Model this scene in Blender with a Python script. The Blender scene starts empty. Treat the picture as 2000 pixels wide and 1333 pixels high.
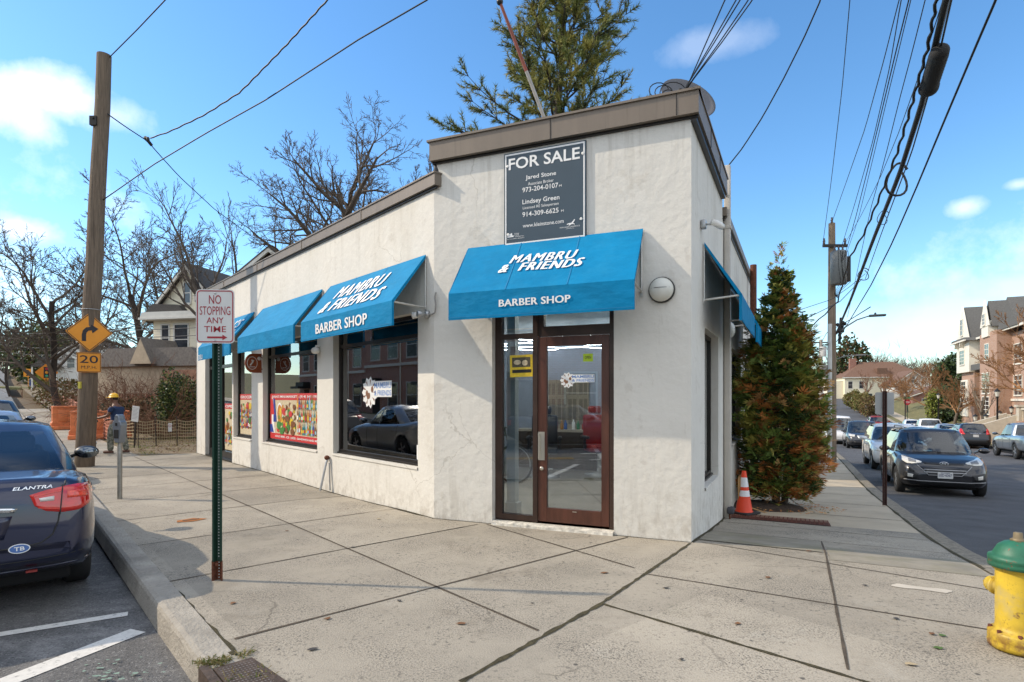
import bpy, bmesh, math, random
from math import sin, cos, pi, radians, sqrt, atan2
from mathutils import Vector, Matrix
from mathutils.bvhtree import BVHTree

S = bpy.context.scene
COL = S.collection
# ------------------------------------------------------------------ camera, sky, sun, exposure
CAMH, FPX, HOR = 1.55, 1130.0, 777.0
cd = bpy.data.cameras.new('camera'); cam = bpy.data.objects.new('camera', cd); COL.objects.link(cam)
cam.location = (0, 0, CAMH); cam.rotation_euler = (pi/2, 0, 0)
cd.sensor_width = 36; cd.lens = FPX/2000*36; cd.shift_y = (HOR-666.5)/2000
cd.clip_start = .05; cd.clip_end = 3000
S.camera = cam
S.view_settings.view_transform = 'Standard'; S.view_settings.look = 'None'; S.view_settings.gamma = 1
S.view_settings.exposure = 0.78
SUN_EL, SUN_AZ = 37.0, atan2(-.994, .105)
sl = bpy.data.lights.new('sun', 'SUN'); sl.energy = 2.3; sl.angle = radians(.6); sl.color = (1, .86, .68)
so = bpy.data.objects.new('sun', sl); COL.objects.link(so)
e = radians(SUN_EL)
so.rotation_euler = Vector((sin(SUN_AZ)*cos(e), cos(SUN_AZ)*cos(e), sin(e))).to_track_quat('Z', 'Y').to_euler()
so.location = (-30, 5, 30)

w = bpy.data.worlds.new('World'); S.world = w; w.use_nodes = True
nt = w.node_tree; N = nt.nodes; bg = N['Background']
sky = N.new('ShaderNodeTexSky'); sky.sky_type = 'NISHITA'; sky.sun_disc = False
sky.sun_elevation = e; sky.sun_rotation = SUN_AZ % (2*pi); sky.ozone_density = 2.0; sky.air_density = 1.0; sky.dust_density = .2
hs = N.new('ShaderNodeHueSaturation'); hs.inputs['Saturation'].default_value = 1.18; hs.inputs['Value'].default_value = 1.0
nt.links.new(sky.outputs[0], hs.inputs['Color'])
tm = N.new('ShaderNodeMixRGB'); tm.blend_type = 'MULTIPLY'; tm.inputs[0].default_value = 1; tm.inputs[2].default_value = (.86, .98, 1.0, 1); nt.links.new(hs.outputs[0], tm.inputs[1])
tc = N.new('ShaderNodeTexCoord')
def wmath(op, a, b=None, c=None):
    n = N.new('ShaderNodeMath'); n.operation = op
    for i, v in enumerate((a, b, c)):
        if v is None: continue
        if isinstance(v, (int, float)): n.inputs[i].default_value = v
        else: nt.links.new(v, n.inputs[i])
    return n.outputs[0]
nz = N.new('ShaderNodeTexNoise'); nz.inputs['Scale'].default_value = 9; nz.inputs['Detail'].default_value = 7; nz.inputs['Roughness'].default_value = .62
nt.links.new(tc.outputs['Generated'], nz.inputs['Vector'])
mask = None
def cloud(px, py, rx, ry, amp):          # a puff round one direction of the sky
    global mask
    d = Vector(((px-1000)/FPX, 1, (HOR-py)/FPX)).normalized()
    rt = Vector((d.y, -d.x, 0)).normalized(); up = rt.cross(d)
    s = []
    for ax, r in ((rt, rx), (up, ry)):
        n = N.new('ShaderNodeVectorMath'); n.operation = 'DOT_PRODUCT'
        nt.links.new(tc.outputs['Generated'], n.inputs[0]); n.inputs[1].default_value = ax
        q = wmath('MULTIPLY', n.outputs['Value'], FPX/r); s.append(wmath('MULTIPLY', q, q))
    n = N.new('ShaderNodeVectorMath'); n.operation = 'DOT_PRODUCT'
    nt.links.new(tc.outputs['Generated'], n.inputs[0]); n.inputs[1].default_value = d
    fr = wmath('GREATER_THAN', n.outputs['Value'], .3)
    dd = wmath('SQRT', wmath('ADD', s[0], s[1]))
    v = wmath('SUBTRACT', 1.0, dd)
    v = wmath('ADD', v, wmath('MULTIPLY', wmath('SUBTRACT', nz.outputs[0], .5), 2.0))
    v = wmath('MULTIPLY', wmath('MAXIMUM', wmath('MINIMUM', wmath('MULTIPLY', v, 1.3), 1), 0), fr)
    v = wmath('MULTIPLY', v, amp)
    mask = v if mask is None else wmath('MAXIMUM', mask, v)
cloud(105, 190, 140, 40, .75); cloud(10, 205, 80, 45, .75); cloud(225, 225, 85, 36, .5); cloud(30, 445, 85, 32, .75); cloud(1400, 82, 85, 26, .17)
cloud(1885, 405, 32, 20, .5); cloud(1992, 360, 20, 10, .4); cloud(1930, 610, 170, 50, .28)
cloud(1500, 640, 420, 42, .22); cloud(1985, 560, 90, 40, .3)
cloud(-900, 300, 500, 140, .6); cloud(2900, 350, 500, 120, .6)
sp_ = N.new('ShaderNodeSeparateXYZ'); nt.links.new(tc.outputs['Generated'], sp_.inputs[0])
def ramp(sock, a, b_):
    r = N.new('ShaderNodeMapRange'); r.interpolation_type = 'SMOOTHSTEP'; r.inputs[1].default_value = a; r.inputs[2].default_value = b_; nt.links.new(sock, r.inputs[0]); return r.outputs[0]
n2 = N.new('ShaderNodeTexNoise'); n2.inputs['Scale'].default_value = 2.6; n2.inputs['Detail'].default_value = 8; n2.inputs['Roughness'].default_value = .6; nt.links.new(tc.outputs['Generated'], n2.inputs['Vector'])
back = wmath('MULTIPLY', ramp(sp_.outputs['Y'], .42, -.05), wmath('MULTIPLY', ramp(n2.outputs[0], .36, .54), .85))   # unseen white cloud added behind the viewer to fill and neutralise the shadows
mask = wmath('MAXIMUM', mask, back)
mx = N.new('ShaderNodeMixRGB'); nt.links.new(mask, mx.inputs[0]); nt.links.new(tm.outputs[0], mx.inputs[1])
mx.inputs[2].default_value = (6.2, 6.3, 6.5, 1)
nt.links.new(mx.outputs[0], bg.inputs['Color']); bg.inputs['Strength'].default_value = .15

S.cycles.use_denoising = True
try: S.cycles.denoiser = 'OPENIMAGEDENOISE'
except Exception: pass
S.cycles.max_bounces = 8; S.cycles.transparent_max_bounces = 16; S.cycles.glossy_bounces = 4
S.cycles.caustics_reflective = False; S.cycles.caustics_refractive = False
S.cycles.sample_clamp_indirect = 6

# ------------------------------------------------------------------ materials
def s2l(c): return tuple(((v/255+.055)/1.055)**2.4 if v > 10 else v/255/12.92 for v in c)
MATS = {}
def M(name, col, rough=.6, metal=0.0, var=.12, scale=4.0, bump=0.0, bscale=60.0, coat=0.0, stretch=(1, 1, 1), col2=None, thr=None, emit=0, spec=.5):
    if name in MATS: return MATS[name]
    m = bpy.data.materials.new(name); m.use_nodes = True; t = m.node_tree; b = t.nodes['Principled BSDF']
    col = tuple(col); b.inputs['Roughness'].default_value = rough; b.inputs['Metallic'].default_value = metal
    b.inputs['Coat Weight'].default_value = coat; b.inputs['Coat Roughness'].default_value = .04
    b.inputs['Specular IOR Level'].default_value = spec
    co = t.nodes.new('ShaderNodeTexCoord'); mp = t.nodes.new('ShaderNodeMapping'); mp.inputs['Scale'].default_value = stretch
    t.links.new(co.outputs['Object'], mp.inputs[0])
    nz = t.nodes.new('ShaderNodeTexNoise'); nz.inputs['Scale'].default_value = scale; nz.inputs['Detail'].default_value = 6; nz.inputs['Roughness'].default_value = .65
    t.links.new(mp.outputs[0], nz.inputs['Vector'])
    rp = t.nodes.new('ShaderNodeValToRGB')
    c2 = tuple(col2) if col2 else tuple(min(1, v*(1+var)) for v in col)
    c1 = col if col2 else tuple(v*(1-var) for v in col)
    lo, hi = thr if thr else (.3, .7)
    rp.color_ramp.elements[0].position = lo; rp.color_ramp.elements[1].position = hi
    rp.color_ramp.elements[0].color = (*c1, 1); rp.color_ramp.elements[1].color = (*c2, 1)
    t.links.new(nz.outputs[0], rp.inputs[0]); t.links.new(rp.outputs[0], b.inputs['Base Color'])
    if bump:
        n2 = t.nodes.new('ShaderNodeTexNoise'); n2.inputs['Scale'].default_value = bscale; n2.inputs['Detail'].default_value = 4
        t.links.new(mp.outputs[0], n2.inputs['Vector'])
        bp = t.nodes.new('ShaderNodeBump'); bp.inputs['Strength'].default_value = bump; bp.inputs['Distance'].default_value = .02
        t.links.new(n2.outputs[0], bp.inputs['Height']); t.links.new(bp.outputs[0], b.inputs['Normal'])
    if emit:
        b.inputs['Emission Color'].default_value = (*col, 1); b.inputs['Emission Strength'].default_value = emit
    MATS[name] = m; return m

def layer(m, col, scale, lo, hi, amt=1.0, stretch=(1, 1, 1), kind='noise', seed=0.0, mod=0):
    """paint another stain over a material's base colour"""
    t = m.node_tree; b = t.nodes['Principled BSDF']; src = b.inputs['Base Color'].links[0].from_socket
    co = t.nodes.new('ShaderNodeTexCoord'); mp = t.nodes.new('ShaderNodeMapping'); mp.inputs['Scale'].default_value = stretch
    mp.inputs['Location'].default_value = (seed, seed*1.7, seed*.6)
    t.links.new(co.outputs['Object'], mp.inputs[0])
    if kind == 'noise':
        n = t.nodes.new('ShaderNodeTexNoise'); n.inputs['Detail'].default_value = 5; n.inputs['Roughness'].default_value = .7; out = n.outputs[0]
    else:
        n = t.nodes.new('ShaderNodeTexVoronoi'); out = n.outputs['Distance']
    n.inputs['Scale'].default_value = scale; t.links.new(mp.outputs[0], n.inputs['Vector'])
    r = t.nodes.new('ShaderNodeMapRange'); r.inputs[1].default_value = lo; r.inputs[2].default_value = hi
    r.inputs[3].default_value = 0 if kind == 'noise' else amt; r.inputs[4].default_value = amt if kind == 'noise' else 0
    t.links.new(out, r.inputs[0])
    fac = r.outputs[0]
    if mod:
        n3 = t.nodes.new('ShaderNodeTexNoise'); n3.inputs['Scale'].default_value = mod; n3.inputs['Detail'].default_value = 3; t.links.new(mp.outputs[0], n3.inputs['Vector'])
        r3 = t.nodes.new('ShaderNodeMapRange'); r3.inputs[1].default_value = .40; r3.inputs[2].default_value = .62; r3.inputs[3].default_value = .12; t.links.new(n3.outputs[0], r3.inputs[0])
        mm = t.nodes.new('ShaderNodeMath'); mm.operation = 'MULTIPLY'; t.links.new(fac, mm.inputs[0]); t.links.new(r3.outputs[0], mm.inputs[1]); fac = mm.outputs[0]
    x = t.nodes.new('ShaderNodeMixRGB'); t.links.new(fac, x.inputs[0]); t.links.new(src, x.inputs[1]); x.inputs[2].default_value = (*col, 1)
    t.links.new(x.outputs[0], b.inputs['Base Color']); return m

def zlayer(m, col, z0, z1, scale, lo, hi, amt, stretch=(1, 1, 1), seed=0.0):
    """stains that belong to a band of heights (drips under a coping, splashes at the foot of a wall)"""
    layer(m, col, scale, lo, hi, amt, stretch, seed=seed); t = m.node_tree; mix = t.nodes['Principled BSDF'].inputs['Base Color'].links[0].from_node; fac = mix.inputs[0].links[0].from_socket
    co = t.nodes.new('ShaderNodeTexCoord'); sx = t.nodes.new('ShaderNodeSeparateXYZ'); t.links.new(co.outputs['Object'], sx.inputs[0])
    r = t.nodes.new('ShaderNodeMapRange'); r.inputs[1].default_value = z0; r.inputs[2].default_value = z1; r.inputs[3].default_value = 0; r.inputs[4].default_value = 1; t.links.new(sx.outputs[2], r.inputs[0])
    mm = t.nodes.new('ShaderNodeMath'); mm.operation = 'MULTIPLY'; t.links.new(fac, mm.inputs[0]); t.links.new(r.outputs[0], mm.inputs[1]); t.links.new(mm.outputs[0], mix.inputs[0]); return m
def cracks(m, col, scale, w_, amt):
    t = m.node_tree; b = t.nodes['Principled BSDF']; src = b.inputs['Base Color'].links[0].from_socket; co = t.nodes.new('ShaderNodeTexCoord')
    n0 = t.nodes.new('ShaderNodeTexNoise'); n0.inputs['Scale'].default_value = 2.5; n0.inputs['Detail'].default_value = 5; t.links.new(co.outputs['Object'], n0.inputs['Vector'])
    ad = t.nodes.new('ShaderNodeMixRGB'); ad.blend_type = 'ADD'; ad.inputs[0].default_value = .5; t.links.new(co.outputs['Object'], ad.inputs[1]); t.links.new(n0.outputs['Color'], ad.inputs[2])
    v = t.nodes.new('ShaderNodeTexVoronoi'); v.feature = 'DISTANCE_TO_EDGE'; v.inputs['Scale'].default_value = scale; t.links.new(ad.outputs[0], v.inputs['Vector'])
    r = t.nodes.new('ShaderNodeMapRange'); r.inputs[1].default_value = w_*.3; r.inputs[2].default_value = w_; r.inputs[3].default_value = amt; r.inputs[4].default_value = 0; t.links.new(v.outputs['Distance'], r.inputs[0])
    n1 = t.nodes.new('ShaderNodeTexNoise'); n1.inputs['Scale'].default_value = .9; t.links.new(co.outputs['Object'], n1.inputs['Vector']); r1 = t.nodes.new('ShaderNodeMapRange'); r1.inputs[1].default_value = .5; r1.inputs[2].default_value = .62; t.links.new(n1.outputs[0], r1.inputs[0])
    mm = t.nodes.new('ShaderNodeMath'); mm.operation = 'MULTIPLY'; t.links.new(r.outputs[0], mm.inputs[0]); t.links.new(r1.outputs[0], mm.inputs[1])
    x = t.nodes.new('ShaderNodeMixRGB'); t.links.new(mm.outputs[0], x.inputs[0]); t.links.new(src, x.inputs[1]); x.inputs[2].default_value = (*col, 1); t.links.new(x.outputs[0], b.inputs['Base Color']); return m

def glass(name, tint=(.8, .86, .86), base=.1, gain=1.25):
    if name in MATS: return MATS[name]
    m = bpy.data.materials.new(name); m.use_nodes = True; t = m.node_tree
    for n in list(t.nodes): t.nodes.remove(n)
    o = t.nodes.new('ShaderNodeOutputMaterial'); mix = t.nodes.new('ShaderNodeMixShader')
    tr = t.nodes.new('ShaderNodeBsdfTransparent'); tr.inputs[0].default_value = (*tint, 1)
    gl = t.nodes.new('ShaderNodeBsdfGlossy'); gl.inputs['Roughness'].default_value = .004; gl.inputs[0].default_value = (.96, .98, 1, 1)
    fr = t.nodes.new('ShaderNodeFresnel'); fr.inputs[0].default_value = 1.5
    a = t.nodes.new('ShaderNodeMath'); a.operation = 'MULTIPLY_ADD'; a.inputs[1].default_value = gain; a.inputs[2].default_value = base; a.use_clamp = True
    t.links.new(fr.outputs[0], a.inputs[0]); t.links.new(a.outputs[0], mix.inputs[0])
    t.links.new(tr.outputs[0], mix.inputs[1]); t.links.new(gl.outputs[0], mix.inputs[2]); t.links.new(mix.outputs[0], o.inputs[0])
    MATS[name] = m; return m

def brick(name, c1, c2, mortar, scale=1.0, rot=None):
    if name in MATS: return MATS[name]
    m = M(name, c1, .85, bump=.2); t = m.node_tree; b = t.nodes['Principled BSDF']
    co = t.nodes.new('ShaderNodeTexCoord'); sx = t.nodes.new('ShaderNodeSeparateXYZ'); cx = t.nodes.new('ShaderNodeCombineXYZ')
    t.links.new(co.outputs['Object'], sx.inputs[0])
    ad = t.nodes.new('ShaderNodeMath'); ad.operation = 'ADD'; t.links.new(sx.outputs[0], ad.inputs[0]); t.links.new(sx.outputs[1], ad.inputs[1])
    t.links.new(ad.outputs[0], cx.inputs[0]); t.links.new(sx.outputs[2], cx.inputs[1])
    br = t.nodes.new('ShaderNodeTexBrick'); br.inputs['Scale'].default_value = scale
    br.inputs['Color1'].default_value = (*c1, 1); br.inputs['Color2'].default_value = (*c2, 1); br.inputs['Mortar'].default_value = (*mortar, 1)
    br.inputs['Brick Width'].default_value = .22; br.inputs['Row Height'].default_value = .075; br.inputs['Mortar Size'].default_value = .008
    t.links.new(cx.outputs[0], br.inputs['Vector']); t.links.new(br.outputs[0], b.inputs['Base Color']); return m

# ------------------------------------------------------------------ mesh builder
class MB:
    def __init__(s): s.v = []; s.f = []; s.m = []; s.sm = []; s.T = Matrix()
    def add(s, vs, fs, mi=0, sm=False):
        o = len(s.v); s.v += [tuple(s.T @ Vector(p)) for p in vs]
        for f in fs: s.f.append(tuple(i+o for i in f)); s.m.append(mi); s.sm.append(sm)
        return s
    def box(s, x0, x1, y0, y1, z0, z1, mi=0):
        v = [(x, y, z) for z in (z0, z1) for y in (y0, y1) for x in (x0, x1)]
        return s.add(v, [(0, 2, 3, 1), (4, 5, 7, 6), (0, 1, 5, 4), (2, 6, 7, 3), (0, 4, 6, 2), (1, 3, 7, 5)], mi)
    def obox(s, c, sz, R=None, mi=0):
        T = s.T; s.T = T @ Matrix.Translation(c) @ (R.to_4x4() if R else Matrix())
        s.box(-sz[0]/2, sz[0]/2, -sz[1]/2, sz[1]/2, -sz[2]/2, sz[2]/2, mi); s.T = T; return s
    def rbox(s, c, sz, r=.02, mi=0, R=None, seg=2):
        """box with rounded edges"""
        bm = bmesh.new(); bmesh.ops.create_cube(bm, size=1)
        bmesh.ops.scale(bm, vec=sz, verts=bm.verts)
        bmesh.ops.bevel(bm, geom=bm.edges[:], offset=min(r, min(sz)*.45), segments=seg, affect='EDGES', profile=.5)
        bm.verts.index_update(); X = Matrix.Translation(c) @ (R.to_4x4() if R else Matrix())
        s.add([tuple(X @ v.co) for v in bm.verts], [tuple(v.index for v in f.verts) for f in bm.faces], mi, True); bm.free(); return s
    def tube(s, pts, r, n=6, mi=0, sm=True, caps=True):
        pts = [Vector(p) for p in pts]; k = len(pts)
        if not hasattr(r, '__len__'): r = [r]*k
        d0 = (pts[1]-pts[0]).normalized(); a = Vector((0, 0, 1)) if abs(d0.z) < .9 else Vector((1, 0, 0))
        u = d0.cross(a).normalized(); vs = []
        for i, p in enumerate(pts):
            d = (pts[min(i+1, k-1)]-pts[max(i-1, 0)])
            d = d.normalized() if d.length > 1e-9 else d0
            u = (u-d*u.dot(d)); u = u.normalized() if u.length > 1e-9 else d.orthogonal().normalized(); w_ = d.cross(u)
            for j in range(n):
                t = 2*pi*j/n; vs.append(p+(u*cos(t)+w_*sin(t))*r[i])
        fs = [(i*n+j, i*n+(j+1) % n, (i+1)*n+(j+1) % n, (i+1)*n+j) for i in range(k-1) for j in range(n)]
        s.add(vs, fs, mi, sm)
        if caps: s.add(vs[:n], [tuple(range(n-1, -1, -1))], mi); s.add(vs[-n:], [tuple(range(n))], mi)
        return s
    def lathe(s, prof, n=16, mi=0, sm=True, T=None):
        """profile (r, z) round the z axis"""
        X = T or Matrix(); vs = [X @ Vector((r*cos(2*pi*j/n), r*sin(2*pi*j/n), z)) for r, z in prof for j in range(n)]
        fs = [(i*n+j, i*n+(j+1) % n, (i+1)*n+(j+1) % n, (i+1)*n+j) for i in range(len(prof)-1) for j in range(n)]
        s.add(vs, fs, mi, sm)
        if prof[0][0] > 1e-6: s.add(vs[:n], [tuple(range(n-1, -1, -1))], mi)
        if prof[-1][0] > 1e-6: s.add(vs[-n:], [tuple(range(n))], mi)
        return s
    def prism(s, poly, y0, y1, mi=0):
        """polygon in x,z pushed along y"""
        n = len(poly); vs = [(x, y0, z) for x, z in poly]+[(x, y1, z) for x, z in poly]
        A = sum(poly[i][0]*poly[(i+1) % n][1]-poly[(i+1) % n][0]*poly[i][1] for i in range(n))
        f = [tuple(range(n)), tuple(range(2*n-1, n-1, -1))]+[(i, i+n, (i+1) % n+n, (i+1) % n) for i in range(n)]
        if (A > 0) != (y1 > y0): f = [q[::-1] for q in f]
        return s.add(vs, f, mi)
    def slab(s, poly, z0, z1, mi=0):
        n = len(poly); A = sum(poly[i][0]*poly[(i+1) % n][1]-poly[(i+1) % n][0]*poly[i][1] for i in range(n))
        if A < 0: poly = poly[::-1]
        vs = [(*p[:2], z0) for p in poly]+[(*p[:2], z1) for p in poly]
        return s.add(vs, [tuple(range(n-1, -1, -1)), tuple(range(n, 2*n))]+[(i, (i+1) % n, (i+1) % n+n, i+n) for i in range(n)], mi)
    def ball(s, c, r, n=12, mi=0, k=8):
        if not hasattr(r, '__len__'): r = (r, r, r)
        vs = [(c[0], c[1], c[2]-r[2])]
        for i in range(1, k):
            a = -pi/2+pi*i/k
            vs += [(c[0]+r[0]*cos(a)*cos(2*pi*j/n), c[1]+r[1]*cos(a)*sin(2*pi*j/n), c[2]+r[2]*sin(a)) for j in range(n)]
        vs.append((c[0], c[1], c[2]+r[2])); L = len(vs)-1
        fs = [(0, 1+(j+1) % n, 1+j) for j in range(n)]
        fs += [(1+(i*n)+j, 1+i*n+(j+1) % n, 1+(i+1)*n+(j+1) % n, 1+(i+1)*n+j) for i in range(k-2) for j in range(n)]
        fs += [(1+(k-2)*n+j, 1+(k-2)*n+(j+1) % n, L) for j in range(n)]
        return s.add(vs, fs, mi, True)
    def grid(s, fn, nu, nv, mi=0, sm=True):
        vs = [fn(i/nu, j/nv) for j in range(nv+1) for i in range(nu+1)]
        return s.add(vs, [(j*(nu+1)+i, j*(nu+1)+i+1, (j+1)*(nu+1)+i+1, (j+1)*(nu+1)+i) for j in range(nv) for i in range(nu)], mi, sm)
    def build(s, name, mats, parent=None, kind=None, label=None, bevel=0, loc=None):
        me = bpy.data.meshes.new(name); me.from_pydata(s.v, [], s.f)
        for m in (mats if isinstance(mats, (list, tuple)) else [mats]): me.materials.append(m)
        me.polygons.foreach_set('material_index', s.m); me.polygons.foreach_set('use_smooth', s.sm); me.update()
        o = bpy.data.objects.new(name, me); COL.objects.link(o)
        if parent: o.parent = parent
        if kind: o['kind'] = kind
        if label: o['label'] = label
        if bevel:
            b = o.modifiers.new('bevel', 'BEVEL'); b.width = bevel; b.segments = 2; b.limit_method = 'ANGLE'
        return o

def tag(o, label, cat, group=None):
    o['label'] = label; o['category'] = cat
    if group: o['group'] = group
    return o
def thing(name, label, cat, mat=None, group=None):
    o = bpy.data.objects.new(name, None); o.empty_display_size = .2; COL.objects.link(o)
    if mat is not None:
        l, r, s_ = mat.decompose(); o.location = l; o.rotation_euler = r.to_euler(); o.scale = s_
    return tag(o, label, cat, group)
KIDS = {}
def kids(o): return [c for c in COL.objects if c.parent == o]
def dup(root, mat, label=None, group=None):
    r = root.copy(); COL.objects.link(r)
    l, q, s_ = mat.decompose(); r.location = l; r.rotation_euler = q.to_euler(); r.scale = s_
    if label: r['label'] = label
    if group: r['group'] = group
    for ch in kids(root):
        c = ch.copy(); COL.objects.link(c); c.parent = r
        for g in kids(ch):
            d = g.copy(); COL.objects.link(d); d.parent = c
    return r
def TR(x, y, z, a=0): return Matrix.Translation((x, y, z)) @ Matrix.Rotation(a, 4, 'Z')
def at(px, py, Y): return Vector(((px-1000)/FPX*Y, Y, CAMH+(HOR-py)/FPX*Y))

_tc = {}
def text(mb, txt, u, z, wd, ht, y=0.0, mi=0, bold=0.0, shear=0.0, ext=.001, sp=1.0, fn=None):
    """lettering in the x-z plane facing -y, fitted to wd x ht with its lower left corner at u, z"""
    c = bpy.data.curves.new('txt', 'FONT'); c.body = txt; c.offset = bold; c.shear = shear; c.extrude = 0; c.resolution_u = 3; c.space_character = sp
    o = bpy.data.objects.new('txt', c); COL.objects.link(o)
    dg = bpy.context.evaluated_depsgraph_get(); me = bpy.data.meshes.new_from_object(o.evaluated_get(dg))
    vs = [v.co.copy() for v in me.vertices]; fs = [tuple(p.vertices) for p in me.polygons]
    bpy.data.objects.remove(o); bpy.data.curves.remove(c); bpy.data.meshes.remove(me)
    if not vs: return
    x0 = min(v.x for v in vs); x1 = max(v.x for v in vs); y0 = min(v.y for v in vs); y1 = max(v.y for v in vs)
    P = [(u+(v.x-x0)/(x1-x0)*wd, z+(v.y-y0)/max(1e-6, y1-y0)*ht) for v in vs]
    mb.add([fn(a, b) if fn else (a, y, b) for a, b in P], fs, mi)

# ------------------------------------------------------------------ the two street frames and the lie of the land
LC = Vector((-1.0, 7.42, 0)); CR = Vector((1.917, 6.19, 0))
uL = Vector((-.6652, .7466, 0)); nL = Vector((-.7466, -.6652, 0)); uR = Vector((.4431, .8965, 0)); nR = Vector((.8965, -.4431, 0))
def L2(l, q, z=0): p = LC+uL*l+nL*q; return Vector((p.x, p.y, z))
def R2(r, q, z=0): p = CR+uR*r+nR*q; return Vector((p.x, p.y, z))
def fmat(o, X, Y): return Matrix(((X.x, Y.x, 0, o.x), (X.y, Y.y, 0, o.y), (0, 0, 1, 0), (0, 0, 0, 1)))
FL = fmat(LC, -uL, -nL); FC = fmat(LC, Vector((.9213, -.3889, 0)), Vector((.3889, .9213, 0))); FR = fmat(CR, uR, -nR)
def interp(x, t):
    if x <= t[0][0]: return t[0][1]
    for (a, b), (c, d) in zip(t, t[1:]):
        if x <= c: return b+(d-b)*(x-a)/(c-a)
    return t[-1][1]
def smooth(a, b, x): t = max(0, min(1, (x-a)/(b-a))); return t*t*(3-2*t)
TRR = [(-1, 0), (0.1, 0), (1.2, -.13), (2.42, -.25), (3.6, -.34), (6.7, -.52), (9.45, -.68), (13, -.8), (20, -.95), (30, -1.32), (40, -1.65), (60, -2.05), (80, -2.0), (110, -.6), (150, 2.0), (200, 5), (400, 12)]
TLL = [(18, 0), (24, .08), (34, .35), (49, .87), (80, 1.9), (113, 3.2), (135, 5.0), (160, 7.5), (300, 14)]
def gz(x, y):
    dx, dy = x-CR.x, y-CR.y; r = dx*uR.x+dy*uR.y; qr = dx*nR.x+dy*nR.y
    dx, dy = x-LC.x, y-LC.y; l = dx*uL.x+dy*uL.y; ql = dx*nL.x+dy*nL.y
    return interp(r, TRR)*smooth(-9, -1.5, qr)+interp(l, TLL)*smooth(-45, -12, ql)
def G(p, dz=0): return Vector((p.x, p.y, gz(p.x, p.y)+dz))
# ------------------------------------------------------------------ common materials
concrete = M('concrete', (.375, .332, .262), .9, var=.13, scale=1.1, bump=.4, bscale=90)
layer(concrete, (.21, .188, .15), .55, .5, .68, .75); layer(concrete, (.17, .14, .10), 1.7, .60, .72, .45, seed=21); layer(concrete, (.43, .40, .335), 2.4, .6, .8, .55, seed=3)
layer(concrete, (.085, .075, .062), 75, .51, .59, .95, mod=1.6); layer(concrete, (.10, .09, .075), 26, .55, .63, .9, seed=5, mod=2.3)
layer(concrete, (.055, .05, .045), 3.1, .03, .055, .85, kind='vor', seed=2); layer(concrete, (.08, .07, .06), 7, .03, .06, .8, kind='vor', seed=8)
layer(concrete, (.13, .118, .07), .9, .6, .85, .5, seed=11)
def slab_tone(m):
    t = m.node_tree; b = t.nodes['Principled BSDF']; src = b.inputs['Base Color'].links[0].from_socket
    co = t.nodes.new('ShaderNodeTexCoord'); ids = []
    for ax_, off, st in ((uL, LC.dot(uL)-.65, 1.575), (nL, LC.dot(nL), 1.5)):
        d = t.nodes.new('ShaderNodeVectorMath'); d.operation = 'DOT_PRODUCT'; t.links.new(co.outputs['Object'], d.inputs[0]); d.inputs[1].default_value = ax_
        a = t.nodes.new('ShaderNodeMath'); a.operation = 'SUBTRACT'; t.links.new(d.outputs['Value'], a.inputs[0]); a.inputs[1].default_value = off
        q = t.nodes.new('ShaderNodeMath'); q.operation = 'DIVIDE'; t.links.new(a.outputs[0], q.inputs[0]); q.inputs[1].default_value = st
        f = t.nodes.new('ShaderNodeMath'); f.operation = 'FLOOR'; t.links.new(q.outputs[0], f.inputs[0]); ids.append(f.outputs[0])
    cx = t.nodes.new('ShaderNodeCombineXYZ'); t.links.new(ids[0], cx.inputs[0]); t.links.new(ids[1], cx.inputs[1])
    wn = t.nodes.new('ShaderNodeTexWhiteNoise'); wn.noise_dimensions = '2D'; t.links.new(cx.outputs[0], wn.inputs['Vector'])
    mr = t.nodes.new('ShaderNodeMapRange'); mr.inputs[3].default_value = .84; mr.inputs[4].default_value = 1.08; t.links.new(wn.outputs['Value'], mr.inputs[0])
    x = t.nodes.new('ShaderNodeMixRGB'); x.blend_type = 'MULTIPLY'; x.inputs[0].default_value = 1; t.links.new(src, x.inputs[1]); t.links.new(mr.outputs[0], x.inputs[2]); t.links.new(x.outputs[0], b.inputs['Base Color'])
slab_tone(concrete)
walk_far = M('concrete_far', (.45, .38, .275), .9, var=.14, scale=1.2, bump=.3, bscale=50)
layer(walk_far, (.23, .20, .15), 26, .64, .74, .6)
kerbm = M('kerb_concrete', (.33, .30, .25), .9, var=.25, scale=3, bump=.8, bscale=45); layer(kerbm, (.1, .09, .08), 18, .58, .75, .7)
kerbs = M('kerb_stone', (.24, .21, .16), .95, var=.45, scale=16, bump=1.0, bscale=30); layer(kerbs, (.07, .06, .05), 40, .55, .68, .8)
asph = M('asphalt', (.135, .132, .127), .88, var=.28, scale=2.2, bump=.7, bscale=130)
layer(asph, (.34, .33, .31), 1.7, .52, .70, .7, stretch=(1, 1.6, 1)); layer(asph, (.42, .41, .39), 70, .54, .64, .55); layer(asph, (.03, .03, .03), 55, .55, .63, .7, seed=13); layer(asph, (.03, .03, .03), .8, .6, .8, .5, seed=7)
asphR = M('asphalt_dark', (.085, .085, .087), .88, var=.25, scale=1.4, bump=.6, bscale=120)
layer(asphR, (.15, .148, .143), 1.1, .56, .8, .55, stretch=(1, .35, 1)); layer(asphR, (.17, .17, .16), 90, .63, .74, .4)
paintw = M('road_paint', (.62, .6, .55), .8, var=.1, scale=20); layer(paintw, (.12, .12, .115), 30, .56, .7, .8)
painty = M('road_paint_yellow', (.62, .36, .05), .8, var=.15, scale=20)
joint = M('joint_dirt', (.075, .058, .04), 1, var=.4, scale=12)
moss = M('moss', (.06, .05, .022), 1, var=.5, scale=14, bump=1, bscale=80)
earth = M('bare_earth', (.19, .14, .085), 1, var=.4, scale=5, bump=1, bscale=30); layer(earth, (.09, .11, .03), 1.6, .5, .7, .7)
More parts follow.
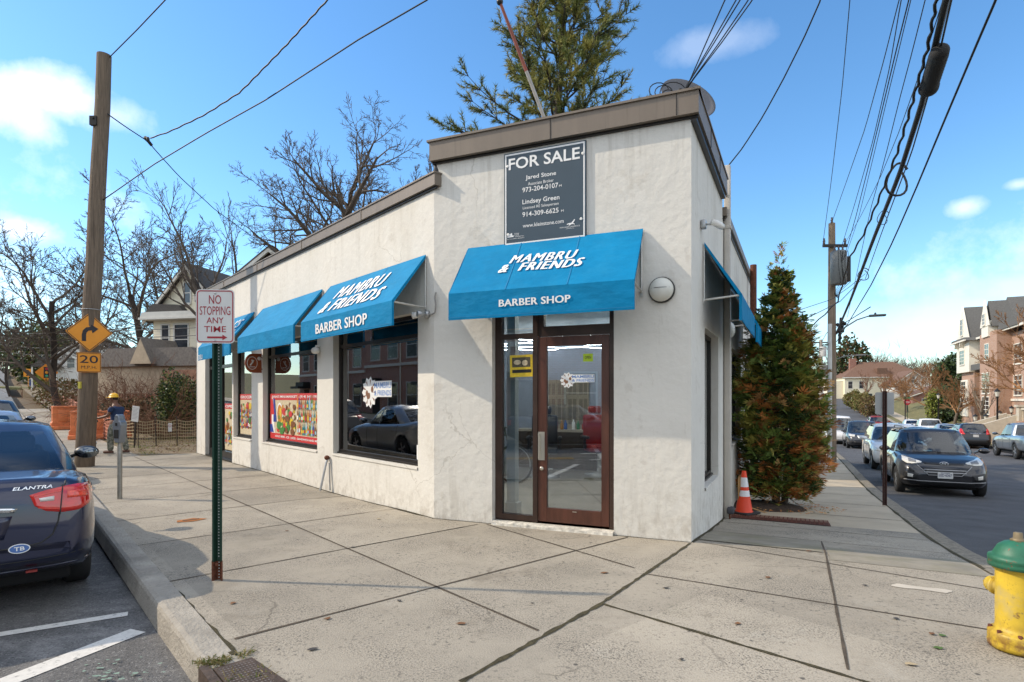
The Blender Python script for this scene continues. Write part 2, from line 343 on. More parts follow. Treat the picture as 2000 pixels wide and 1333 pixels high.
grassm = M('lawn', (.15, .14, .06), 1, var=.35, scale=3, bump=1, bscale=40); layer(grassm, (.26, .21, .1), 1.2, .5, .75, .7)
hillm = M('distant_ground', (.16, .12, .075), 1, var=.35, scale=.06)
stucco = M('stucco', (.70, .675, .61), .92, var=.05, scale=.9, bump=.42, bscale=11)
layer(stucco, (.53, .485, .40), .8, .52, .8, .6, stretch=(1, 1, .35)); layer(stucco, (.73, .705, .645), 6, .6, .8, .4); layer(stucco, (.42, .38, .31), 9, .62, .74, .4, stretch=(1, 1, .22), seed=4); layer(stucco, (.5, .46, .39), 2.2, .60, .66, .35, seed=9); layer(stucco, (.38, .34, .28), 34, .66, .72, .5, seed=6)
zlayer(stucco, (.36, .32, .26), .42, -.05, 9, .46, .64, .6, (1, 1, .6), 3); zlayer(stucco, (.40, .37, .31), 3.3, 4.55, 7, .52, .68, .5, (1, 1, .07), 5); zlayer(stucco, (.42, .385, .32), .95, .35, 5, .54, .68, .35, (1, 1, .12), 8)
cracks(stucco, (.38, .35, .29), .75, .006, .45); cracks(concrete, (.10, .085, .065), .5, .006, .6)
inside = M('room_wall', (.34, .37, .42), .8, var=.05); trimm = M('parapet_metal', (.185, .148, .112), .5, var=.12, scale=3, stretch=(1, 1, .25))
layer(trimm, (.09, .07, .05), 2.5, .55, .8, .6, stretch=(6, 6, .2))
dkbronze = M('dark_bronze', (.022, .018, .015), .35, .4, var=.2); frbrown = M('frame_brown', (.05, .028, .02), .4, .2, var=.3)
doorred = M('door_brown', (.085, .03, .018), .38, var=.35, scale=3, stretch=(4, 4, .6)); steel = M('brushed_steel', (.62, .58, .5), .35, .9, var=.06)
galv = M('galvanised', (.42, .43, .43), .45, .75, var=.12, scale=9); white = M('white_paint', (.75, .74, .7), .5, var=.04)
blackm = M('black_plastic', (.012, .012, .012), .4, var=.2); blackr = M('black_rubber', (.02, .02, .02), .8, var=.3); rust = M('rust', (.13, .042, .02), .85, .1, var=.5, scale=14, bump=.5)
wood_pole = M('weathered_wood', (.155, .115, .08), .9, var=.35, scale=6, stretch=(6, 6, .35), bump=.9, bscale=14); layer(wood_pole, (.06, .045, .032), 5, .55, .72, .8, stretch=(9, 9, .25))
wood_dark = M('dark_wood', (.055, .04, .03), .9, var=.4, scale=5, stretch=(5, 5, .3), bump=.6)
win_gl = glass('window_glass', (.80, .85, .86), .10, 1.5)
cable = M('black_cable', (.012, .012, .012), .6)
roofm = M('flat_roof', (.12, .115, .11), .9)
redbrick = brick('red_brick', (.30, .10, .06), (.22, .07, .045), (.36, .31, .26))

def tern(name, xs, ys, dz, m):
    mb = MB(); nx, ny = len(xs), len(ys)
    vs = [(x, y, gz(x, y)+dz) for y in ys for x in xs]
    mb.add(vs, [(j*nx+i, j*nx+i+1, (j+1)*nx+i+1, (j+1)*nx+i) for j in range(ny-1) for i in range(nx-1)], 0, True)
    return mb.build(name, m, kind='structure')
def ax(a, b, near, far, n0, n1): 
    out = []; x = a
    while x < b: out.append(x); x += far if (x < n0 or x >= n1) else near
    return out+[b]
# far terrain
hx = ax(-900, 900, 40, 40, 0, 0); hy = ax(-120, 1500, 40, 40, 0, 0)
mb = MB(); nx, ny = len(hx), len(hy)
def hill(x, y):
    d = sqrt(x*x+y*y); return gz(x, y)-1.2-max(0, 60-d)*.03+smooth(150, 800, d)*6
mb.add([(x, y, hill(x, y)) for y in hy for x in hx], [(j*nx+i, j*nx+i+1, (j+1)*nx+i+1, (j+1)*nx+i) for j in range(ny-1) for i in range(nx-1)], 0, True)
mb.build('ground', hillm, kind='structure')

def strip(mb, fr, a, b, dz=0.0, mi=0, lift=None):
    """grid in street coordinates: a along, b across (lists)"""
    F = L2 if fr == 'L' else R2
    P = []
    for y in b:
        for x in a:
            p = F(x, y); P.append((p.x, p.y, gz(p.x, p.y)+dz+(lift(x, y) if lift else 0)))
    n = len(a); fs = [(j*n+i, j*n+i+1, (j+1)*n+i+1, (j+1)*n+i) for j in range(len(b)-1) for i in range(n-1)]
    flip = ((fr == 'L') == (b[-1] > b[0]))
    if not flip: fs = [f[::-1] for f in fs]
    fs = [f[::-1] for f in fs] if fr == 'R' and False else fs
    mb.add(P, fs, mi)
def rng(a, b, st): n = max(1, int(round((b-a)/st))); return [a+(b-a)*i/n for i in range(n+1)]
def upfix(o):
    me = o.data; bm = bmesh.new(); bm.from_mesh(me)
    for f in bm.faces:
        if f.normal.z < -.01: f.normal_flip()
    bm.to_mesh(me); bm.free(); return o

KL, KR = 3.12, 2.55          # inner kerb lines
RD = -.15
# roads
mb = MB(); strip(mb, 'L', rng(-2.5, 60, 1.25)+rng(65, 300, 5)[0:], [3.0, 5, 7, 9, 11, 13.6], RD)
upfix(mb.build('road', asph, kind='structure'))
mb = MB(); strip(mb, 'R', rng(-1.5, 60, 1.0)+rng(63, 300, 3), [2.5, 4.5, 6.5, 8.5, 10.5, 12.6], RD)
upfix(mb.build('side_road', asphR, kind='structure'))
mb = MB(); P = [L2(-2.5, 3.0), L2(-2.5, 13.6), L2(-60, 13.6), R2(-60, 12.6), R2(-1.5, 12.6), R2(-1.5, 2.5)]
mb.add([(p.x, p.y, RD-.006) for p in P], [tuple(range(6))]); o = upfix(mb.build('junction_road', asph, kind='structure'))

# near sidewalk with its rounded corner
def bez(p0, c, p1, n): return [p0*(1-t)**2+c*2*t*(1-t)+p1*t*t for t in [i/n for i in range(n+1)]]
C0, C1, C2_ = L2(-2.75, 0), R2(-2.0, 0), None
def corner(dq):
    p0 = L2(-2.75, KL+dq); p1 = R2(-1.5, KR+dq)
    d = -uL; e_ = -uR; det = d.x*(-e_.y)+e_.x*d.y; w_ = p1-p0
    a = (w_.x*(-e_.y)+e_.x*w_.y)/det; return bez(p0, p0+d*a, p1, 14)
inner = corner(0)
mb = MB()
strip(mb, 'L', rng(0, 11.75, 1.2), rng(0, KL, .8)); strip(mb, 'L', rng(11.75, 46, 1.2), rng(1.35, KL, .6)); strip(mb, 'R', rng(0, 3.15, .45), rng(0, KR, .85))
poly = [LC.copy(), CR.copy(), R2(0, KR)]+inner[::-1]+[L2(0, KL)]
mb.add([tuple(G(p)) for p in poly], [tuple(range(len(poly)))])
o = upfix(mb.build('sidewalk', concrete, kind='structure'))
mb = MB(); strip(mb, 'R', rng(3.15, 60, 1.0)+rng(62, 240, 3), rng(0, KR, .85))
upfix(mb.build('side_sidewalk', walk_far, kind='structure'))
def kerb(name, line, wd, m, hh=.17, top=.0):
    """kerb along a line of (inner, outer) points: top and road-side face with a worn edge"""
    mb = MB(); vs = []; fs = []
    rnd = random.Random(3)
    for i, (a, b) in enumerate(line):
        za = gz(a.x, a.y)+top; j = rnd.uniform(-.006, .006)
        o_ = (b-a).normalized()
        vs += [(a.x, a.y, za-.2), (a.x, a.y, za), (b.x-o_.x*.04, b.y-o_.y*.04, za+j), (b.x-o_.x*.012, b.y-o_.y*.012, za-.012+j), (b.x, b.y, za-.035+j), (b.x+o_.x*.02, b.y+o_.y*.02, za-hh)]
    for i in range(len(line)-1):
        for k in range(5): fs.append((i*6+k, i*6+k+1, (i+1)*6+k+1, (i+1)*6+k))
    mb.add(vs, fs, 0, False); o = mb.build(name, m, kind='structure')
    bm = bmesh.new(); bm.from_mesh(o.data); bmesh.ops.recalc_face_normals(bm, faces=bm.faces)
    bm.to_mesh(o.data); bm.free(); return upfix(o)
ll = [(L2(l, KL), L2(l, KL+.18)) for l in rng(46, -2.75, .5)][::1]
oc = corner(.18)
kerb('kerb', ll+list(zip(inner, oc))[3:], .18, kerbm)
kerb('side_kerb', [(R2(r, KR), R2(r, KR+.27)) for r in rng(-1.5, 60, .4)+rng(61, 240, 2)], .27, kerbs)
# slab joints
def jl(mb, p, q, w_=.011, mi=0, n=1, z=.004, wob=0, seed=1):
    rnd = random.Random(seed); d = (q-p); pp = Vector((-d.y, d.x, 0)).normalized(); vs = []
    for i in range(n+1):
        c = p+d*(i/n); a = w_*(1+rnd.uniform(-wob, wob)); off = rnd.uniform(-wob, wob)*w_*.4
        for sg in (-1, 1):
            x = c+pp*(a*sg+off); vs.append((x.x, x.y, gz(x.x, x.y)+z))
    mb.add(vs, [(2*i, 2*i+1, 2*i+3, 2*i+2) for i in range(n)], mi)
mb = MB()
jl(mb, L2(11.7, 1.5), L2(-3.45, 1.5), .010, n=40, wob=.3)
for l in (.92, -.65, 2.5, 4.1, 5.7, 7.3, 8.9, 10.5): jl(mb, L2(l, .02), L2(l, KL), .008, n=16, wob=.3, seed=int(l*10))
jl(mb, L2(-2.27, -1.03), L2(-2.25, 3.05), .011, n=20, wob=.3); jl(mb, L2(-.65, -.2), L2(-.65, 1.5), .008)
jl(mb, L2(-.72, -.28), L2(-3.02, -.14), .010, n=10, wob=.3)
jl(mb, R2(1.29, 1.27), R2(-2.6, 1.28), .009, n=12, wob=.35); jl(mb, R2(-1.32, -.2), R2(-1.55, 2.4), .008, n=6)
jl(mb, R2(.05, .1), R2(-.55, 2.5), .007, n=6); jl(mb, R2(1.3, .0), R2(1.3, 2.5), .008, n=6); jl(mb, R2(2.5, .0), R2(2.5, 2.5), .01, n=6)
for r in range(4, 40, 2): jl(mb, R2(r*1.0+.5, .9), R2(r+.5, 2.5), .012, n=4)
for l in (14, 16.5, 19, 21.5, 24): jl(mb, L2(l, 1.4), L2(l, KL), .012)
o = upfix(mb.build('sidewalk_joints', joint, kind='structure'))
mb = MB()
jl(mb, R2(-.05, .0), R2(-2.21, -.3), .014, n=34, wob=.45, z=.005, seed=4); jl(mb, R2(-2.21, -.3), R2(-3.7, -.62), .017, n=26, wob=.5, z=.005, seed=5)
jl(mb, R2(-2.21, -.28), R2(-2.75, 1.45), .012, n=24, wob=.5, z=.005, seed=6)
jl(mb, L2(3.4, KL), L2(-2.5, KL), .020, n=60, wob=.5, z=.005, seed=7)
jl(mb, L2(11.7, .01), L2(0, .01), .02, n=60, wob=.6, z=.005, seed=9); jl(mb, R2(0, .012), R2(3.2, .012), .022, n=14, wob=.5, z=.005)
jl(mb, LC-nL*.0+Vector((0, 0, 0)), CR, .012, n=14, wob=.6, z=.005); jl(mb, R2(0, KR), R2(30, KR), .02, n=60, wob=.5, z=.005)
upfix(mb.build('moss_joints', moss, kind='structure'))
# light repair patch, damp band and spray marks
mb = MB(); blob = []
for i in range(22):
    a = 2*pi*i/22; blob.append(R2(-.72+.06*sin(a)+.02*sin(3*a), 1.92+.20*cos(a)+.02*sin(5*a)))
mb.add([tuple(G(p, .004)) for p in blob], [tuple(range(22))]); upfix(mb.build('sidewalk_patch', M('patch_concrete', (.5, .45, .37), .9, var=.1), kind='structure'))
damp = M('damp_concrete', (.25, .225, .175), .8, var=.2, scale=3); layer(damp, (.19, .175, .09), 2, .45, .7, .6)
mb = MB(); strip(mb, 'R', rng(.25, 1.28, .2), rng(.05, 1.25, .3), .003); strip(mb, 'R', rng(-.1, .75, .2), rng(1.3, 2.5, .3), .003)
upfix(mb.build('damp_slab', damp, kind='structure'))
# crosswalk lines and yellow centre lines
def line(mb, p, q, w_, mi=0, n=6):
    d = q-p; pp = Vector((-d.y, d.x, 0)).normalized()*w_/2; vs = []
    for i in range(n+1):
        c = p+d*(i/n)
        for sg in (-1, 1): x = c+pp*sg; vs.append((x.x, x.y, gz(x.x, x.y)+RD+.005))
    mb.add(vs, [(2*i, 2*i+1, 2*i+3, 2*i+2) for i in range(n)], mi)
mb = MB(); line(mb, L2(-.81, 3.42), L2(-.4, 5.6), .10); line(mb, L2(-1.25, 3.42), L2(-2.05, 5.0), .16)
line(mb, L2(-2.05, 5.0), L2(-2.9, 7.0), .16); line(mb, L2(-3.2, 3.7), L2(-4.4, 13), .14); line(mb, L2(-6.4, 3.9), L2(-7.2, 13), .14)
for k in range(5): line(mb, L2(-3.4, 4.6+k*1.7), L2(-6.5, 5.4+k*1.7), .22)
line(mb, L2(5.6, 3.3), L2(5.6, 5.4), .1); line(mb, L2(12, 3.3), L2(12, 5.4), .1); line(mb, R2(-2, 3.4), R2(-2, 11.5), .3)
line(mb, L2(60, 3.4), L2(70, 4.4), .14); line(mb, L2(88, 4), L2(74, 5.6), .14)
upfix(mb.build('road_markings', paintw, kind='structure'))
mb = MB(); line(mb, L2(-3, 8.3), L2(60, 8.3), .1, n=60); line(mb, L2(-3, 8.55), L2(60, 8.55), .1, n=60); line(mb, R2(1.3, 3.0), R2(1.55, 4.6), .09)
upfix(mb.build('centre_lines', painty, kind='structure'))
mb = MB(); rnd = random.Random(12)
for k in range(60):
    c = L2(-1.95+rnd.gauss(-.05, .16), 3.66+rnd.gauss(0, .13)); r0 = rnd.uniform(.003, .013); pts = []
    for i in range(9): a = 2*pi*i/9; rr = r0*rnd.uniform(.5, 1.3); pts.append((c.x+rr*cos(a)*1.6, c.y+rr*sin(a), RD+.005+k*.0004))
    mb.add(pts, [tuple(range(9))])
upfix(mb.build('green_spray_marks', M('green_spray', (.21, .30, .24), .9, var=.3, scale=30), kind='structure'))

# other side of both streets, the block between and the lots
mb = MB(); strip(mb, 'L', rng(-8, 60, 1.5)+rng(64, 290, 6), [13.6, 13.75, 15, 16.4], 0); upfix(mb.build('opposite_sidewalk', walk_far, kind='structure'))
kerb('opposite_kerb', [(L2(l, 13.78), L2(l, 13.6)) for l in rng(-8, 60, 1.5)+rng(64, 290, 6)], .18, kerbm)
mb = MB(); strip(mb, 'L', rng(-8, 290, 6), [16.4, 22, 40, 80], -.02); upfix(mb.build('opposite_lot', grassm, kind='structure'))
mb = MB(); strip(mb, 'R', rng(-6, 60, 1.5)+rng(64, 240, 4), [12.6, 12.75, 13.6], 0); upfix(mb.build('grass_verge', grassm, kind='structure'))
kerb('far_kerb', [(R2(r, 12.78), R2(r, 12.6)) for r in rng(-6, 60, 1.5)+rng(64, 240, 4)], .18, kerbm)
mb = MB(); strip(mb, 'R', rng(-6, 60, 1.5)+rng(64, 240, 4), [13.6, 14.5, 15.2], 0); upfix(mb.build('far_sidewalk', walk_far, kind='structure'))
def bank(r, q): return smooth(15.2, 20, q)*1.5*smooth(20, 40, r)
mb = MB(); strip(mb, 'R', rng(-6, 240, 3), [15.2, 16.5, 18, 20, 24, 34, 60, 110], 0, lift=bank); upfix(mb.build('lawn', grassm, kind='structure'))
# block between the streets
mb = MB()
ls = rng(2, 60, 1.2)+rng(63, 240, 4); P = []
for i, l in enumerate(ls):
    a, b = L2(l, 1.36), R2(l, -.01)
    for t in (0, .02, .05, .1, .2, .4, .6, .8, .9, .95, 1):
        p = a.lerp(b, t); P.append((p.x, p.y, gz(p.x, p.y)-.012))
k = 11; mb.add(P, [(i*k+j, i*k+j+1, (i+1)*k+j+1, (i+1)*k+j) for i in range(len(ls)-1) for j in range(k-1)])
upfix(mb.build('earth_lot', earth, kind='structure'))
# ------------------------------------------------------------------ the corner shop
shop = thing('corner_shop', 'white stucco corner shop with brown parapet trim, large windows and a glass door', 'building', Matrix())
def wall(mb, u0, u1, z0, z1, ops, th=.25):
    us = sorted({u0, u1, *[o for p in ops for o in p[:2]]}); zs = sorted({z0, z1, *[o for p in ops for o in p[2:]]})
    for a, b in zip(us, us[1:]):
        for c, d in zip(zs, zs[1:]):
            if any(a >= p[0]-1e-6 and b <= p[1]+1e-6 and c >= p[2]-1e-6 and d <= p[3]+1e-6 for p in ops): continue
            mb.add([(a, 0, c), (b, 0, c), (b, 0, d), (a, 0, d)], [(0, 1, 2, 3)], 0); mb.add([(a, th, c), (b, th, c), (b, th, d), (a, th, d)], [(3, 2, 1, 0)], 1)
    for a, b, c, d in ops:
        mb.add([(a, 0, c), (a, th, c), (a, th, d), (a, 0, d)], [(0, 1, 2, 3)], 0); mb.add([(b, 0, c), (b, th, c), (b, th, d), (b, 0, d)], [(3, 2, 1, 0)], 0)
        mb.add([(a, 0, d), (a, th, d), (b, th, d), (b, 0, d)], [(0, 1, 2, 3)], 0); mb.add([(a, -.015, c), (a, th, c), (b, th, c), (b, -.015, c)], [(3, 2, 1, 0)], 0)
        mb.add([(a, -.015, c), (b, -.015, c), (b, -.015, c-.03), (a, -.015, c-.03)], [(3, 2, 1, 0)], 0)
        mb.add([(a, -.015, c-.03), (b, -.015, c-.03), (b, 0, c-.04), (a, 0, c-.04)], [(3, 2, 1, 0)], 0)
W3 = (-2.98, -.38, .62, 2.69); W2 = (-6.39, -3.62, .62, 2.69); W1 = (-8.42, -7.11, .62, 2.69); DL = (-10.9, -8.52, .0, 2.69)
wl = MB(); wl.T = FL.copy(); wall(wl, -11.75, 0, -.4, 4.30, [W3, W2, W1, DL])
wl.build('wall', [stucco, inside], shop)
DC = (.82, 2.33, .03, 2.9)
wc = MB(); wc.T = FC.copy(); wall(wc, 0, 3.167, -.4, 4.58, [DC])
wc.build('wall', [stucco, inside], shop)
WR1 = (1.0, 2.36, .44, 2.41); WR2 = (4.2, 6.0, .74, 2.41); WR3 = (7.0, 8.8, .74, 2.41)
wr = MB(); wr.T = FR.copy(); wall(wr, 0, 2.85, -1.6, 4.58, [WR1]); wall(wr, 2.85, 9.5, -1.9, 4.30, [WR2, WR3])
wr.add([(2.85, 0, 4.3), (2.85, 2.5, 4.3), (2.85, 2.5, 4.58), (2.85, 0, 4.58)], [(0, 1, 2, 3)], 0)
wr.build('wall', [stucco, inside], shop)
EL, ER = L2(11.75, 0), R2(9.5, 0)
mb = MB(); b = MB()
rf = [LC-nL*.1, CR-nR*.1, R2(9.45, -.1), L2(11.7, -.1)]
mb.slab(rf, 4.1, 4.22); mb.slab([LC+Vector((.1, .1, 0)), CR+Vector((-.05, .1, 0)), R2(2.84, -.02), LC+Vector((.389, .921, 0))*2.6+Vector((.12, 0, 0))], 4.2, 4.6)
mb.build('roof', [roofm], shop)
mb = MB(); d = ER-EL; mb.T = fmat(EL, d.normalized(), Vector((-d.y, d.x, 0)).normalized()); mb.box(0, d.length, -.02, .22, -1, 4.3); mb.build('rear_wall', stucco, shop)
# parapet trim
mb = MB(); mb.T = FC.copy()
mb.prism([(-.02, 4.555), (3.25, 4.555), (3.25, 4.80), (-.02, 4.80)], -.085, .2); mb.box(-.05, 3.27, -.105, .2, 4.79, 4.815); mb.box(-.01, 3.24, -.03, 0, 4.53, 4.556, 1)
mb.T = FR.copy(); mb.box(-.06, 2.72, -.085, .2, 4.56, 4.80); mb.box(-.08, 2.74, -.1, .2, 4.79, 4.816); mb.box(-.02, 2.7, -.06, 0, 4.50, 4.561, 1)
for u in (.9, 1.8): mb.box(u, u+.012, -.092, -.08, 4.56, 4.8, 1)
mb.T = FC.copy()
for u in (1.6, 3.02): mb.box(u, u+.008, -.090, -.08, 4.56, 4.79, 1)
mb.build('parapet_trim', [trimm, dkbronze], shop)
mb = MB(); mb.T = FL.copy(); mb.box(-11.82, .1, -.06, .2, 4.245, 4.40); mb.box(-11.84, .11, -.075, .2, 4.392, 4.412); mb.box(-11.8, .08, -.025, 0, 4.215, 4.246, 1)
for u in (-1.9, -4.2, -6.6, -9): mb.box(u, u+.03, -.068, -.05, 4.24, 4.4)
mb.T = FR.copy(); mb.box(2.86, 9.55, -.06, .2, 4.30, 4.43); mb.box(2.86, 9.5, -.02, 0, 4.25, 4.301, 1)
mb.build('parapet_trim', [trimm, dkbronze], shop)
mb = MB(); mb.T = FC.copy(); mb.tube([(.02, .05, 4.56), (.03, .03, 4.44), (.02, .09, 4.3)], .05, 8); mb.build('scupper', blackm, shop)
# windows
def window(F, op, cols=(), rows=(), fw=.055, dp=.10, mat=dkbronze, casing=None):
    u0, u1, z0, z1 = op; e = .002; f = MB(); f.T = F.copy()
    y0, y1 = dp, dp+.06
    f.box(u0+e, u0+fw, y0, y1, z0+e, z1-e); f.box(u1-fw, u1-e, y0, y1, z0+e, z1-e); f.box(u0+fw, u1-fw, y0, y1, z0+e, z0+fw+.015); f.box(u0+fw, u1-fw, y0, y1, z1-fw, z1-e)
    f.box(u0+e, u1-e, y0-.03, y0, z0+.003, z0+.028)
    for c in cols: f.box(c-fw/2, c+fw/2, y0+.004, y1-.004, z0+fw+.015, z1-fw)
    for r in rows: f.box(u0+fw, u1-fw, y0+.006, y1-.006, r-fw/2, r+fw/2)
    fo = f.build('window', mat, shop)
    g = MB(); g.T = F.copy(); g.box(u0+fw, u1-fw, dp+.027, dp+.033, z0+fw+.015, z1-fw); g.build('pane', win_gl, fo)
    return fo
window(FL, W3, rows=(2.40,)); window(FL, W2, rows=(2.40,)); window(FL, W1)
window(FR, WR1, cols=(1.66,)); window(FR, WR2, cols=(5.1,)); window(FR, WR3, cols=(7.9,))
# chamfer entrance: side light, transoms and door leaf
f = MB(); f.T = FC.copy(); y0, y1 = .09, .17
f.box(.822, .91, y0, y1, .05, 2.9); f.box(2.262, 2.328, y0-.01, y1, .05, 2.9); f.box(1.325, 1.385, y0-.015, y1, .05, 2.9); f.box(.91, 1.325, y0, y1, .05, .12)
f.box(.91, 1.325, y0, y1, 2.27, 2.33); f.box(1.385, 2.262, y0, y1, 2.285, 2.40); f.box(.82, 2.33, y0, y1, 2.84, 2.899); f.box(1.36, 1.46, y0, y1, 2.40, 2.84)
fo = f.build('entrance_frame', frbrown, shop)
g = MB(); g.T = FC.copy()
for a in ((.91, 1.325, .12, 2.27), (.91, 1.36, 2.33, 2.84), (1.46, 2.262, 2.40, 2.84)): g.box(a[0], a[1], .127, .133, a[2], a[3])
g.build('pane', win_gl, fo)
f = MB(); f.T = FC.copy(); y0, y1 = .085, .14
f.box(1.39, 1.50, y0, y1, .065, 2.275); f.box(2.165, 2.257, y0, y1, .065, 2.275); f.box(1.50, 2.165, y0, y1, .065, .235); f.box(1.50, 2.165, y0, y1, 2.165, 2.275)
do = f.build('door', doorred, shop, bevel=.004)
g = MB(); g.T = FC.copy(); g.box(1.50, 2.165, .108, .114, .235, 2.165); g.build('pane', win_gl, do)
g = MB(); g.T = FC.copy(); g.box(1.395, 1.475, .078, .086, .80, 1.14); g.box(1.40, 1.42, .055, .0785, .82, 1.12)
g.build('handle', steel, do); g = MB(); g.T = FC.copy(); g.lathe([(.0, 0), (.024, 0), (.024, .012), (.012, .016), (0, .016)], 14, T=Matrix.Translation((1.437, .084, .70)) @ Matrix.Rotation(pi/2, 4, 'X')); g.build('lock', steel, do); g = MB(); g.T = FC.copy(); g.box(1.82, 1.87, .081, .086, .205, .213); g.build('latch', steel, do)
t = MB(); t.T = FC.copy(); rnd = random.Random(2)
vs = []; n = 26
for i in range(n+1):
    u = .83+1.5*i/n; vs += [(u, .02, .045), (u, -.035-rnd.uniform(0, .02), .03+rnd.uniform(-.012, .008)), (u, -.05-rnd.uniform(0, .02), -.03)]
t.add(vs, [(i*3+k, (i+1)*3+k, (i+1)*3+k+1, i*3+k+1) for i in range(n) for k in range(2)]); t.box(.822, 2.328, .01, .24, -.1, .045); t.build('threshold', M('worn_white_paint', (.55, .52, .45), .8, var=.4, scale=14), shop)
# market door on the long wall
f = MB(); f.T = FL.copy(); u0, u1 = DL[0], DL[1]
for a, b in ((u0+.002, u0+.09), (u1-.09, u1-.002), (-9.83, -9.75)): f.box(a, b, .10, .18, .03, 2.688)
f.box(u0+.09, -9.83, .10, .18, 2.30, 2.38); f.box(-9.75, u1-.09, .10, .18, 2.30, 2.38); f.box(u0+.09, -9.83, .10, .18, .03, .2); f.box(-9.75, u1-.09, .10, .18, .03, .2); f.box(u0, u1, 0.0, .2, -.1, .03)
f.box(-9.78, -9.76, .05, .1, .9, 1.2)
fo = f.build('entrance_frame', dkbronze, shop); g = MB(); g.T = FL.copy()
for a in ((u0+.09, -9.83, .2, 2.30), (-9.75, u1-.09, .2, 2.3), (u0+.09, -9.83, 2.38, 2.66), (-9.75, u1-.09, 2.38, 2.66)): g.box(a[0], a[1], .137, .143, a[2], a[3])
g.build('pane', win_gl, fo)
# downspout, conduit
mb = MB(); mb.T = FR.copy()
mb.rbox((3.02, -.055, 2.4), (.12, .09, 5.4), .012); mb.rbox((3.02, -.06, 4.15), (.14, .11, .05), .01); mb.tube([(2.98, -.05, 4.62), (2.86, -.05, 4.68), (2.7, -.03, 4.66)], .02, 6)
mb.build('downspout', M('painted_pipe', (.50, .46, .40), .6, var=.08), shop)
mb = MB(); mb.T = FR.copy(); mb.tube([(7.75, -.12, -.9), (7.75, -.12, 4.55)], .07, 8); mb.build('vent_stack', rust, shop)

# ------------------------------------------------------------------ inside: floor, ceiling, partitions, furniture
floorm = M('shop_floor', (.25, .235, .21), .35, var=.2, scale=2); ceilm = M('shop_ceiling', (.6, .6, .6), .8)
mb = MB(); mb.slab([LC-nL*.26+Vector((.1, 0, 0)), LC+Vector((.3891, .9213, 0))*.03+Vector((.1, 0, 0)), CR+Vector((-.16, .13, 0)), R2(9.4, -.3), L2(11.6, -.3)], .0, .045); mb.build('floor', floorm, shop)
mb = MB(); mb.slab([LC-nL*.26, CR-nR*.26, R2(9.4, -.26), L2(11.6, -.26)], 2.95, 3.0); mb.build('ceiling', ceilm, shop)
bl = M('back_wall_blue', (.34, .38, .46), .8); mb = MB(); mb.T = FC.copy()
mb.box(-6, 3.3, 6.5, 6.6, .045, 2.95); mb.T = FL.copy(); mb.box(-5.5, -5.4, .25, 6, .045, 2.95); mb.T = FL.copy(); mb.box(-11.5, -5.5, 3.6, 3.7, .045, 2.95); mb.build('partition', bl, shop)
tan = M('tan_door', (.36, .30, .215), .6); tan2 = M('tan_door_groove', (.2, .165, .12), .7)
mb = MB(); mb.T = FC.copy()
for u in (-.76, -.50, -.24, .02):
    mb.box(u, u+.25, 6.44, 6.498, .05, 1.96)
    for z0, z1 in ((.2, .85), (.98, 1.6), (1.7, 1.98)):
        for du in (.03, .14): mb.box(u+du, u+du+.08, 6.434, 6.441, z0*.95, z1*.95, 1)
mb.build('closet_door', [tan, tan2], shop)
ledm = M('led_tube', (.9, .95, 1), emit=13); warm = M('fluorescent_tube', (1, .93, .8), emit=60)
mb = MB(); mb.T = FC.copy(); R = .52
for i in range(-4, 2):
    for j in range(0, 3):
        cx = 1.6+i*R*1.5; cy = 3.6+j*R*1.732+(R*.866 if i % 2 else 0)
        for k in range(3):
            a, b = pi/3*k, pi/3*(k+1); mb.tube([(cx+R*cos(a), cy+R*sin(a), 2.66), (cx+R*cos(b), cy+R*sin(b), 2.66)], .007, 4, sm=False)
hexl = mb.build('hexagon_light', ledm); tag(hexl, 'white glowing honeycomb of light tubes under the barber shop ceiling', 'ceiling light')
for k, (u, y, w_) in enumerate(((.7, 1.3, 1.2), (2.2, .9, 1.2), (1.3, 1.7, 1.2))):
    t = thing('tube_light', ('fluorescent strip light above the side light of the corner door', 'fluorescent strip light just above the corner door', 'fluorescent strip light deep behind the corner door')[k], 'ceiling light', FC @ Matrix.Translation((u, y, 2.82)) @ Matrix.Rotation(.5, 4, 'Z'), 'strip lights in the shop')
    o = MB(); o.box(-.6, .6, -.035, .035, .04, .1); o.build('housing', white, t); o = MB(); o.tube([(-.58, 0, .025), (.58, 0, .025)], .016, 6); o.build('tube', warm, t)
for k, u in enumerate((-1.2, -2.4)):
    t = thing('tube_light', ('fluorescent strip light glowing behind the top right of the large barber window', 'fluorescent strip light behind the top left of the large barber window')[k], 'ceiling light', FL @ Matrix.Translation((u, 1.2+.5*k, 2.80)), 'strip lights in the shop')
    o = MB(); o.box(-.6, .6, -.035, .035, .04, .1); o.build('housing', white, t); o = MB(); o.tube([(-.58, 0, .025), (.58, 0, .025)], .016, 6); o.build('tube', warm, t)
# barber chairs
redv = M('red_vinyl', (.28, .02, .02), .35); blv = M('black_vinyl', (.018, .018, .02), .3)
def barber_chair(label, F, m):
    t = thing('barber_chair', label, 'chair', F, 'barber chairs')
    o = MB(); o.lathe([(.3, 0), (.3, .03), (.06, .06), (.05, .42), (.16, .44)], 16); o.build('base', galv, t)
    o = MB(); o.rbox((0, 0, .52), (.52, .5, .14), .04); o.build('seat', m, t); o = MB(); o.rbox((0, .27, .86), (.5, .12, .62), .05); o.rbox((0, .3, 1.26), (.26, .09, .16), .04); o.build('backrest', m, t)
    for sx in (-1, 1): o = MB(); o.rbox((sx*.3, .02, .74), (.07, .42, .06), .02); o.rbox((sx*.3, .02, .62), (.04, .08, .22), .01); o.build('armrest', blv, t)
    o = MB(); o.rbox((0, -.42, .2), (.36, .14, .03), .01); o.tube([(0, -.2, .45), (0, -.42, .2)], .025); o.build('footrest', galv, t)
